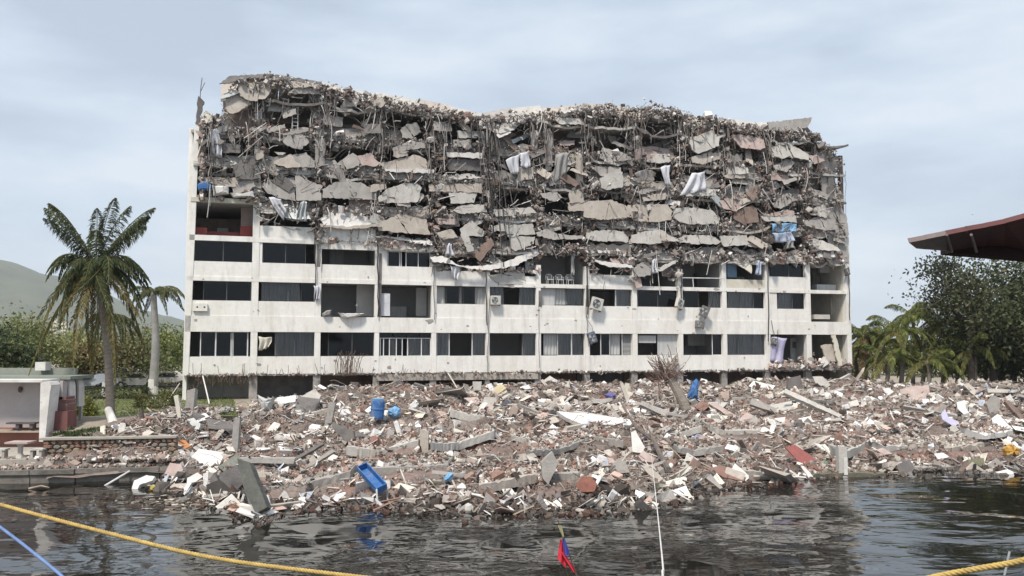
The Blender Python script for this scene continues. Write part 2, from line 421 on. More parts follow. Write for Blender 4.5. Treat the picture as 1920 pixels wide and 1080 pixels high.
# ground: one sheet behind the shore, out to the horizon
gx = np.array([-3300, -900, -200, -60, -40, -30, -24, -20.6, -20.4, -18, -16.01, -15.99, -12, 0, 15, 30, 45, 70, 300, 900, 3300.0])
rows = []
for x in gx:
    y0 = 43.2 if x < -20.5 else 53.0
    if x > -16: y0 = float(back(x)) - 1.5
    rows.append([(x, y, z) for y, z in ((y0, 1.7), (y0 + 2, 2.0), (y0 + 30, 2.0), (y0 + 90, 2.0), (500, 2.0), (3500, 2.0))])
V = np.array(rows).reshape(-1, 3); nr = 6
F = [(i * nr + j, (i + 1) * nr + j, (i + 1) * nr + j + 1, i * nr + j + 1) for i in range(len(gx) - 1) for j in range(nr - 1)]
tag(link("ground", np_mesh("ground", V, F, EARTH)), kind="structure")
me = np_mesh("lawn", [(-48, 49.5, 2.004), (-15.8, 49.5, 2.004), (-25.5, 78, 2.004), (-60, 95, 2.004)], [(0, 1, 2, 3)], GRASSM)
tag(link("lawn", me), kind="structure")
ROADM = M("asphalt", (0.11, 0.11, 0.11), (0.085, 0.085, 0.085), 0.8, 0.95, 0.2)
me = np_mesh("road", [(-75, 88, 2.008), (-27, 79.5, 2.008), (-30, 92, 2.008), (-90, 106, 2.008)], [(0, 1, 2, 3)], ROADM)
tag(link("road", me), kind="structure")
# far wooded hills
HILL = M("wooded_hillside", (0.085, 0.10, 0.06), (0.05, 0.062, 0.04), 0.012, 1.0, 0.0, fine=0.3)
hx = [(-900, 470), (-500, 440), (-250, 462), (-120, 480), (0, 497), (60, 503), (120, 520), (180, 548), (240, 572), (300, 590), (360, 604), (450, 618), (600, 632), (800, 645)]
HV = []; HD = 2600.0
xs = np.linspace(-900, 800, 120)
for i, x in enumerate(xs):
    y = np.interp(x, [q[0] for q in hx], [q[1] for q in hx])
    top = P(x, y, HD)
    h = top[2] - 2 + 22 * (fbm(np.array(i * 0.22), np.array(3.0)) - 0.47)
    for k, t in enumerate(np.linspace(0, 1, 14)):
        s = math.sin(t * math.pi)
        HV.append((top[0] * (1 + (t - .5) * .25), HD + (t - 0.5) * 1500, 1.0 + h * s * (1 + 0.35 * (fbm(np.array(i * .2 + 5), np.array(t * 5.0)) - .47))))
F = [(i * 14 + k, (i + 1) * 14 + k, (i + 1) * 14 + k + 1, i * 14 + k + 1) for i in range(119) for k in range(13)]
tag(link("hills", np_mesh("hills", HV, F, HILL, smooth=True)), kind="structure")

# quay, terrace, retaining wall of field stones
QUAYM = M("quay_concrete", (0.25, 0.225, 0.195), (0.15, 0.135, 0.12), 0.9, 0.95, 0.6, fine=0.35, stain=(0.8, (0.10, 0.095, 0.085), 0.50, 0.68, (1, 1, 2)))
TERR = M("terrace_concrete", (0.46, 0.42, 0.37), (0.34, 0.31, 0.27), 0.7, 0.95, 0.3, fine=0.25)
qx = [-60, -34, -26, -23.5, -21.2, -19.4, -17.6, -15.9, -14.4]
def quay_y(x): return float(np.interp(x, [-60, -22, -14], [37.2, 37.9, 39.4]))
q = empty("quay_wall", (-30, quay_y(-30), 0)); q["kind"] = "structure"
for a, b in zip(qx[:-1], qx[1:]):
    mb = MB(); y0, y1 = quay_y(a), quay_y(b); g = 0.02
    o = rng.uniform(-.05, .05)
    for (z0, z1, dy) in ((-1.0, 0.36, 0.0), (0.38, 0.58, -0.09)):
        mb.add([(a + g, y0 + dy + o, z0), (b - g, y1 + dy + o, z0), (b - g, y1 + 1.0, z0), (a + g, y0 + 1.0, z0), (a + g, y0 + dy + o, z1), (b - g, y1 + dy + o, z1), (b - g, y1 + 1.0, z1), (a + g, y0 + 1.0, z1)], [(3, 2, 1, 0), (4, 5, 6, 7), (0, 1, 5, 4), (1, 2, 6, 5), (2, 3, 7, 6), (3, 0, 4, 7)])
    mb.v = [(x - q.location.x, y - q.location.y, z) for x, y, z in mb.v]
    mb.build("concrete_block", QUAYM, q)
mb = MB()   # terrace slab behind it, its edge broken
edge = [(x, quay_y(x) + 0.95 + 0.3 * rng.random(), 0) for x in np.linspace(-60, -15.4, 70)]
mb.prism([(x, y, 0.62 + 0.0) for x, y, _ in edge] + [(-15.4, 41.6, 0.62), (-22.2, 44.5, 0.62), (-60, 46, 0.62)], (0, 0, 0.30))
tag(mb.build("terrace", TERR), kind="structure")
# retaining wall
W0 = P(78, 852, 39.6); W1 = P(330, 850, 40.6)
wdir = (W1 - W0)[:2]; wl = float(np.linalg.norm(wdir)); wdir /= wl
sw = empty("stone_retaining_wall", (W0[0], W0[1], 0.9), math.atan2(wdir[1], wdir[0]), "low retaining wall of brown field stones below the garden bed", "wall")
mb = MB(); mb.box(0, wl, 0.12, 0.45, 0, 0.80); mb.build("mortar_core", M("grey_mortar", (0.20, 0.17, 0.14)), sw)
mb = MB(); mb.box(-.1, wl, -0.08, 0.52, 0.81, 0.90); mb.build("coping", M("coping_concrete", (0.42, 0.385, 0.33)), sw)
STONEM = [M("field_stone_%s" % k, c, None, 3.0, 0.95, 0.5) for k, c in (("brown", (0.27, 0.20, 0.145)), ("buff", (0.36, 0.29, 0.215)), ("red", (0.29, 0.17, 0.13)), ("grey", (0.25, 0.225, 0.195)))]
def stone_mesh(i):
    r = np.random.default_rng(100 + i); mb = MB(); k = 9
    ang = np.sort(r.uniform(0, 2 * math.pi, k) * .25 + np.arange(k) * 2 * math.pi / k * .95)
    rad = r.uniform(.82, 1.05, k)
    o = [(0.5 * rr * math.cos(a), 0.5 * rr * math.sin(a)) for a, rr in zip(ang, rad)]
    Vv = [(x, 0.10, z) for x, z in o] + [(x, 0.0, z) for x, z in o] + [(x * .7, -0.05, z * .7) for x, z in o]
    Ff = [(j, (j + 1) % k, k + (j + 1) % k, k + j) for j in range(k)] + [(k + j, k + (j + 1) % k, 2 * k + (j + 1) % k, 2 * k + j) for j in range(k)] + [tuple(range(2 * k, 3 * k))]
    me = bpy.data.meshes.new("stone"); me.from_pydata(Vv, [], Ff); me.update(); me.materials.append(STONEM[i % 4]); return me
SM = [stone_mesh(i) for i in range(12)]
for row in range(4):
    x = rng.uniform(0, .1)
    while x < wl - .15:
        w = rng.uniform(.2, .42)
        o = link("stone", SM[rng.integers(12)], sw, (x + w / 2, 0.04 + rng.uniform(-.03, .03), 0.11 + row * .195 + rng.uniform(-.02, .02)))
        o.scale = (w * 1.02, 1, .205); x += w

# ------------------------------------------------------------------ the damaged apartment block
BL = empty("apartment_block", (FA[0], FA[1], GZ), math.atan2(FE[1], FE[0]), "long white apartment block with its upper storeys blown open and sagging", "building")
zl = lambda x, y: float(fac(x, y)[2])
zb1, zs1, zh1 = zl(420, 702), zl(420, 668.5), zl(420, 622)
zf2, zs2, zh2 = zl(650, 594.5), zl(420, 563.5), zl(420, 527)
zf3, zs3, zh3 = zl(1050, 533), zl(420, 490.5), zl(420, 452)
zf4, zp4 = zl(420, 442), zl(545, 425)
ZF = {1: zb1 + .12, 2: zf2, 3: zf3, 4: zf4, 5: zl(420, 373), 6: zl(420, 303), 7: zl(420, 236), 8: zl(420, 172)}
CW = [(344, 352), (470, 483), (590, 601), (702, 711), (809, 818), (911.5, 918), (1005.5, 1014), (1097, 1105.5), (1186, 1195), (1272, 1280.5), (1355, 1363), (1436, 1444), (1512, 1521), (1588, 1596)]
CU = [(float(fac(a, 620)[0]), float(fac(b, 620)[0])) for a, b in CW]
CM = [(a + b) / 2 for a, b in CU]
DEPTH = 11.0
def bbox(name, mat, x0, x1, y0, y1, z0, z1):
    mb = MB(); mb.box(0, x1 - x0, 0, y1 - y0, 0, z1 - z0); return mb.build(name, mat, BL, base=(x0, y0, z0))
# columns of the facade
for i, (a, b) in enumerate(CU):
    top = ZF[8] - .6 if i in (0, 1) else (zf4 + .1 if i in (2, 3, 10, 11, 12) else zf3 + 1.6)
    if i in (13,): top = zf4 + 2.0
    bot = -2.2
    if i == 0: continue
    bbox("column", WHITE, a, b, -0.035, 0.45, zb1 - .02, min(top, ZF[8]))
    bbox("column", GREY, a - .05, b + .05, 0.15, 0.6, bot, zb1 - .03)
    if top < ZF[8] - 1: bbox("column", BROWN if i % 2 else DGREY, a + .05, b - .05, 0.5, 0.85, top - .1, ZF[8] - 1.2)
# end pilaster at the free corner, leaning a little
mb = MB()
pl = px(ID, [342, 704, 353, 704, 360, 560, 367, 400, 371, 300, 374, 228, 366, 232, 358, 300, 353, 420, 347, 560])
mb.prism([fac(x, y, .05) for x, y in pl], (0, .5, 0)); mb.build("end_wall", WHITE, BL)
bbox("end_wall", WHITE, -0.02, .25, .56, DEPTH, -2, ZF[7] - .2)
bbox("end_wall", CREAM, FLEN - .35, FLEN - .1, .5, DEPTH, -2, ZF[6] - .5)
bbox("end_wall", GREY, FLEN - 1.6, FLEN - 1.35, .9, DEPTH, ZF[6] - .49, ZF[8] - 1.6)
bbox("rear_wall", LGREY, 0.3, FLEN - .4, DEPTH - .2, DEPTH, -2, ZF[8] - 1.7)
# floors: intact low down, each bay sagging on its own higher up
INTACT_TOP = {0: 5, 1: 4, 2: 4, 3: 4, 4: 3, 5: 3, 6: 4, 7: 3, 8: 3, 9: 4, 10: 4, 11: 4, 12: 4}
for f in range(1, 9):
    for b in range(13):
        if f == 8 and b == 0: continue
        u0, u1 = CM[b] + .01, CM[b + 1] - .01
        if f <= INTACT_TOP[b]:
            bbox("floor_slab", ROOM, u0, u1, 0.26, DEPTH - .25, ZF[f] - .22, ZF[f] - .02)
        else:
            # sagging plate, front edge torn
            nx, ny = 9, 6; sag = rng.uniform(.15, .6); til = rng.uniform(-.25, .25); fr = rng.uniform(-.35, .5) if f < 8 else rng.uniform(.2, .9)
            G = []
            for i in range(nx):
                s = i / (nx - 1)
                for j in range(ny):
                    t = j / (ny - 1)
                    y = (-fr if True else 0) * (1 - t) + t * (DEPTH - .4) + (rng.uniform(-.25, .25) if j == 0 else 0)
                    z = ZF[f] - sag * 4 * s * (1 - s) * (1 - t) - .5 * (1 - t) ** 2 * rng.uniform(.6, 1.0) + til * (s - .5) * (1 - t) + rng.uniform(-.03, .03)
                    G.append((u0 + s * (u1 - u0), y, z))
            G = np.array(G); B = G - np.array((0, 0, .2))
            n = nx * ny; q = lambda i, j: i * ny + j
            F = [(q(i, j), q(i + 1, j), q(i + 1, j + 1), q(i, j + 1)) for i in range(nx - 1) for j in range(ny - 1)]
            F += [tuple(n + k for k in ff[::-1]) for ff in F[:]]
            F += [(q(i, 0), n + q(i, 0), n + q(i + 1, 0), q(i + 1, 0)) for i in range(nx - 1)]
            F += [(q(0, j + 1), n + q(0, j + 1), n + q(0, j), q(0, j)) for j in range(ny - 1)]
            F += [(q(nx - 1, j), n + q(nx - 1, j), n + q(nx - 1, j + 1), q(nx - 1, j + 1)) for j in range(ny - 1)]
            me = np_mesh("floor_slab", np.concatenate((G, B)), F, [GREY, LGREY, TAN, DGREY][rng.integers(4)])
            link("floor_slab", me, BL)
# rooms: cross walls on the column lines and a wall at the back of each room
for f in range(1, 8):
    for i in range(1, 13):
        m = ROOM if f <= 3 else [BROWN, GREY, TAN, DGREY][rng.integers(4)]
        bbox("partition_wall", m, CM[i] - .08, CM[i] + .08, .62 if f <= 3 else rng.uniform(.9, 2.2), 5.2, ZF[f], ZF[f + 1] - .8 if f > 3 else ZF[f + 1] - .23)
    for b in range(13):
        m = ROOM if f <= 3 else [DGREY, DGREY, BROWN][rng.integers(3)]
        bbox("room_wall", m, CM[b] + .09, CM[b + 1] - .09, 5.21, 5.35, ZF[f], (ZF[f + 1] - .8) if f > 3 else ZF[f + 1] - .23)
# ground storey seen under the first floor
for b in range(13):
    bbox("edge_beam", TAN if b in (3, 4, 5) else GREY, CM[b] + .02, CM[b + 1] - .02, .05, .4, zb1 - (.62 if b in (3, 4, 5) else .12), zb1 - .02)
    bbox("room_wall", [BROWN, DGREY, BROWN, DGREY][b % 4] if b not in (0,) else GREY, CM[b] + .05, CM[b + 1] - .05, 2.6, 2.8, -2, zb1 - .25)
# spandrels and parapets of the three storeys that still stand, one per bay
FULL2 = {2, 3}; FULL3 = {6, 8, 9, 12}
def spandrel(name, b, z0, z1, dy=0.0, mat=WHITE):
    return bbox(name, mat, CU[b][1] + .012 if b else CU[0][1] - .2, CU[b + 1][0] - .012, dy, .22, z0, z1)
for b in range(13):
    if b < 11: spandrel("parapet", b, zb1, zs1)
    else: bbox("floor_edge", GREY, CM[b], CM[b + 1] - .05, -.25, .22, zb1 - .05, zb1 + .18)
    bbox("spandrel_beam", WHITE, CM[b] - .001 if b else CU[0][1] - .2, CM[b + 1] - .004, -0.05, .25, zh1, zf2 - .004)
    if b not in FULL2 and b != 12: spandrel("parapet", b, zf2, zs2)
    bbox("spandrel_beam", WHITE, CM[b] + .001 if b else CU[0][1] - .12, CM[b + 1] - .004, -0.05, .25, zh2, zf3)
    if b not in FULL3 and b not in (4, 5, 7, 10): spandrel("parapet", b, zf3 + .004, zs3)
    if b in (4, 5, 7): spandrel("parapet", b, zf3 + .004, zs3 - (.25 if b != 5 else .55), rng.uniform(-.02, .04))
    if b in (0, 1, 2, 3): bbox("spandrel_beam", WHITE, CM[b] + .001 if b else CU[0][1] - .05, CM[b + 1] - .004, -.05, .25, zh3 - (.35 if b >= 2 else 0), zf4 - (.1 if b else 0))
    if b in (9, 10, 11, 12): bbox("spandrel_beam", WHITE, CM[b] + .001, CM[b + 1] - .004, -.05, .25, zh3, zh3 + .38)
spandrel("parapet", 1, zf4 - .095, zp4); spandrel("parapet", 2, zf4 - .095, zp4 + .12, -.12)
bbox("spandrel_beam", CREAM, CU[0][1] - .02, CM[1], -.1, .3, ZF[5] - .3, ZF[5] + .05)
bbox("parapet", CREAM, CU[10][1] + .02, CU[11][0] - .02, .02, .16, zf3 + .004, zs3 - .35)

# windows
def window(b, f, segs, z0=None, z1=None, bars=(), frame=FRAME):
    """segs: list of (x0 px, x1 px, kind) along the opening; kinds G glass, C curtain behind glass, B bare curtain, W board, L slatted blind"""
    z0 = z0 if z0 is not None else {1: zs1, 2: zs2, 3: zs3}[f]; z1 = z1 if z1 is not None else {1: zh1, 2: zh2, 3: zh3}[f]
    yr = {1: 645, 2: 550, 3: 500}[f]
    w = None
    uo = float(fac(segs[0][0], yr)[0])
    w = bpy.data.objects.new("window", None); COL.objects.link(w); w.parent = BL; w.location = (uo, .3, z0)
    H = z1 - z0
    for x0, x1, k in segs:
        a = float(fac(x0, yr, -.3)[0]) - uo; c = float(fac(x1, yr, -.3)[0]) - uo
        if k in "GC":
            mb = MB(); mb.box(a + .03, c - .03, .0, .012, .04, H - .04); mb.build("pane", GLASS if k == "G" else CLEAR, w)
            mb = MB(); t = .035
            mb.box(a, a + t, -.02, .03, 0, H); mb.box(c - t, c, -.02, .03, 0, H); mb.box(a + t, c - t, -.02, .03, 0, t); mb.box(a + t, c - t, -.02, .03, H - t, H)
            mb.build("frame", frame if bars else DARKF, w)
        if k in "CB":
            n = max(8, int((c - a) / .09)); yy = .25 + .05 * np.sin(np.arange(n + 1) * 1.9 + rng.random() * 6) + rng.normal(0, .012, n + 1)
            xs_ = np.linspace(a, c, n + 1); zb = rng.uniform(.02, .12)
            Vv = [(x, y, zb) for x, y in zip(xs_, yy)] + [(x + .02, y * .9 + .02, H - .03) for x, y in zip(xs_, yy)]
            link("curtain", np_mesh("curtain", Vv, [(i, i + 1, n + 2 + i, n + 1 + i) for i in range(n)], CLOTHG if k == "C" else CLOTHL), w)
        if k == "W":
            mb = MB(); mb.box(a, c, .02, .06, .02, H - .02); mb.build("board", CLOTHL, w)
        if k == "L":
            ns = int(H / .11)
            for s in range(ns):
                mb = MB(); mb.add([(a, .05, .02), (c, .05, .02), (c, .13, .09), (a, .13, .09)], [(0, 1, 2, 3)]); mb.build("slat", CLOTHL, w, base=(0, 0, s * .11))
    for x in bars:
        a = float(fac(x, yr, -.3)[0]) - uo
        mb = MB(); mb.box(a - .035, a + .035, -.05, -.021, 0, H); mb.build("mullion", frame, w)
    return w
CLOTHL = M("pale_curtain", (0.52, 0.52, 0.51), (0.42, 0.42, 0.41), 1.4, 0.9, 0.1, stretch=(4, 4, 0.4), fine=0.1)
DARKF = M("dark_window_frame", (0.10, 0.10, 0.105), None, 2, 0.5, 0.02)
window(0, 1, [(376, 404, "G"), (405, 433, "G"), (437, 464, "G")], bars=(376, 404.5, 435, 464.5))
window(1, 1, [(515, 552, "C"), (552, 589, "C")])
window(2, 1, [(615, 660, "G"), (660, 700, "G")])
w3 = window(3, 1, [(713, 730, "G"), (730, 743, "C"), (743, 755, "G"), (764, 790, "C"), (790, 807, "C")], z1=zh1 - .45, bars=(713, 719, 730, 743, 754, 764, 790, 807))
for i in range(4):
    a = CU[3][1] + .1 + i * 1.08; mb = MB(); mb.box(0, 1.0, 0, .012, 0, .36); mb.build("transom_pane", GLASS, w3, base=(a - w3.location.x, .01, zh1 - .41 - zs1))
mb = MB(); mb.box(CU[3][1] + .05 - w3.location.x, CU[4][0] - .05 - w3.location.x, -.05, .03, zh1 - .47 - zs1, zh1 - .42 - zs1); mb.build("transom", FRAME, w3)
window(4, 1, [(819, 842, "C"), (885, 910, "C")], bars=(842, 885))
window(5, 1, [(980, 1004, "C")])
window(6, 1, [(1020, 1045, "B"), (1045, 1071, "C"), (1072, 1095, "C")], bars=(1071,))
window(7, 1, [(1126, 1143, "G"), (1143, 1165, "B"), (1167, 1186, "L")], bars=(1126, 1166))
window(8, 1, [(1233, 1271, "W")])
mb = MB(); a = fac(1197, 629, -.3); c = fac(1230, 643, -.3); mb.box(a[0], c[0], .3, .34, c[2], a[2]); mb.build("loose_board", CLOTHL, BL)
window(9, 1, [(1335, 1354, "G")], bars=(1335, 1354))
window(10, 1, [(1364, 1384, "C"), (1384, 1412, "C"), (1412, 1435, "C")])
window(0, 2, [(381, 425, "G"), (425, 470, "G")])
window(1, 2, [(490, 540, "C"), (540, 562, "C"), (564, 589, "G")])
window(4, 2, [(819, 836, "B"), (836, 861, "G"), (861, 868, "B"), (868, 891, "G"), (891, 911, "B")])
window(5, 2, [(919, 944, "C"), (974, 1005, "C")])
window(6, 2, [(1015, 1040, "W"), (1040, 1062, "B"), (1062, 1097, "C")])
window(7, 2, [(1154, 1185, "C")], bars=(1154,))
window(8, 2, [(1196, 1233, "G"), (1233, 1271, "G")])
window(9, 2, [(1283, 1310, "G"), (1330, 1354, "C")])
window(10, 2, [(1364, 1388, "C"), (1388, 1412, "C"), (1412, 1435, "G")])
window(11, 2, [(1458, 1485, "C"), (1485, 1511, "G")])
bbox("infill_wall", WHITE, CU[11][1], float(fac(1457, 560)[0]), .03, .3, zs2, zh2 - .004)
window(0, 3, [(364, 418, "G"), (418, 474, "G")])
window(1, 3, [(493, 535, "G"), (535, 573, "G")])
bbox("infill_wall", WHITE, CU[1][1], float(fac(492, 470)[0]), .03, .3, zs3, zh3 - .004)
window(3, 3, [(727, 750, "G"), (761, 784, "G"), (784, 806, "G")], z1=zh3 - .36, bars=(727, 749, 752, 761, 784, 806))
bbox("infill_wall", WHITE, CU[3][1], float(fac(726, 480)[0]), .03, .3, zs3, zh3 - .36)
window(11, 3, [(1445, 1478, "G"), (1478, 1511, "G")])
# odds and ends inside the open rooms
def roombox(name, mat, x0, y0, x1, y1, d, t=.3):
    a = fac(x0, y1, -d); c = fac(x1, y0, -d); mb = MB(); mb.box(0, c[0] - a[0], 0, t, 0, c[2] - a[2]); return mb.build(name, mat, BL, base=(a[0], d, a[2]))
roombox("kitchen_unit", CLOTHL, 618, 468, 645, 498, 4.5); roombox("kitchen_unit", CLOTHL, 731, 575, 762, 594, 4.0)
roombox("room_divider", ROOM, 668, 532, 702, 593, 2.0, .1); roombox("room_divider", ROOM, 780, 540, 800, 593, 2.2, .1)
roombox("red_counter", RED, 366, 427, 388, 444, 1.0); roombox("red_counter", RED, 450, 424, 472, 444, 1.4); roombox("bench_seat", RED, 384, 436, 452, 444, 2.0)
roombox("side_lining", PINK, 451, 380, 476, 441, 2.4, .1); roombox("painted_lit_opening", CLOTHL, 407, 428, 428, 437, 4.9, .1)  # last box: pale colour stands in for light in an opening
roombox("kitchen_unit", CLOTHL, 1325, 505, 1352, 540, 3.0); roombox("door_leaf", DARKF, 1302, 512, 1318, 545, 4.8, .1)
roombox("blue_panel", M("slate_blue_panel", (0.18, 0.27, 0.38)), 1364, 492, 1381, 520, .5, .05); roombox("door_leaf", DARKF, 1382, 520, 1396, 541, .6, .05)
roombox("wall_cupboard", CLOTHL, 1538, 499, 1561, 511, 2.2); roombox("bed_base", CLOTHL, 1532, 534, 1568, 544, 1.2, 1.0); roombox("room_divider", DGREY, 1524, 500, 1537, 543, 3.2, .1)
roombox("bed_base", LGREY, 1527, 590, 1556, 598, .6, 1.0); roombox("room_divider", TAN, 1558, 557, 1588, 590, 2.0, .1)
roombox("wall_cupboard", CLOTHL, 1290, 628, 1330, 648, 3.4, .4); roombox("room_divider", ROOM, 1483, 634, 1512, 682, 2.0, .1); roombox("wall_screen", DARKF, 1487, 641, 1509, 652, 1.9, .06)
roombox("room_divider", CLOTHL, 985, 475, 1004, 512, .7, .05)
mb = MB()
for (x, yt) in ((1277, 521), ):
    a = fac(1278, 521, 0); c = fac(1356, 522, 0); mb.tube([a, c], .05)
    for xx in (1299, 1352): mb.tube([fac(xx, 521.5, 0), fac(xx + 1.5, 541, 0)], .04)
mb.build("balcony_rail", FRAME, BL)
# ------------------------------------------------------------------ torn upper storeys: slabs and panels read off the photograph
def halves(q):
    """split an outline along a crack near its middle"""
    c = np.mean(q, 0); a = rng.normal(math.pi / 2, .5); n = np.array((math.sin(a), -math.cos(a))); c = c + rng.uniform(-.25, .25, 2); out = []
    for sg in (1, -1):
        o = []
        for i in range(len(q)):
            p0 = np.array(q[i], float); p1 = np.array(q[(i + 1) % len(q)], float); d0 = sg * np.dot(p0 - c, n) - .02; d1 = sg * np.dot(p1 - c, n) - .02
            if d0 >= 0: o.append(p0)
            if d0 * d1 < 0: o.append(p0 + (p1 - p0) * d0 / (d0 - d1))
        if len(o) > 2: out.append(o)
    return out
def panel(sheet, flat, mat=GREY, d=.15, tilt=0.0, th=.16, rag=True, name="broken_panel", yaw=0.0):
    p = px(sheet, flat)
    q2 = [(v[0], v[2]) for v in (fac(x, y, d) for x, y in p)]
    ar = abs(sum(q2[i][0] * q2[i - 1][1] - q2[i - 1][0] * q2[i][1] for i in range(len(q2)))) / 2
    zm = min(v[1] for v in q2); um = sum(v[0] for v in q2) / len(q2)
    for k, poly in enumerate(halves(q2) if ar > 1.6 and rng.random() < .75 else [q2]):
        poly = ragged(poly, .06, .22); t2 = tilt + (rng.uniform(-.08, .12) if k else 0); dd = d + (rng.uniform(-.12, .05) if k else 0); dz = rng.uniform(-.1, .02) if k else 0
        pts = [np.array((u, -dd + t2 * (z - zm) + yaw * (u - um), z + dz)) for u, z in poly]
        mb = MB(); mb.prism([v - pts[0] for v in pts], (0, th, 0)); mb.build(name, mat, BL, base=pts[0])
S = {"g": GREY, "l": LGREY, "t": TAN, "d": DGREY, "b": BROWN, "p": PINK, "w": CHALK, "c": CREAM, "r": RED, "m": METALG}
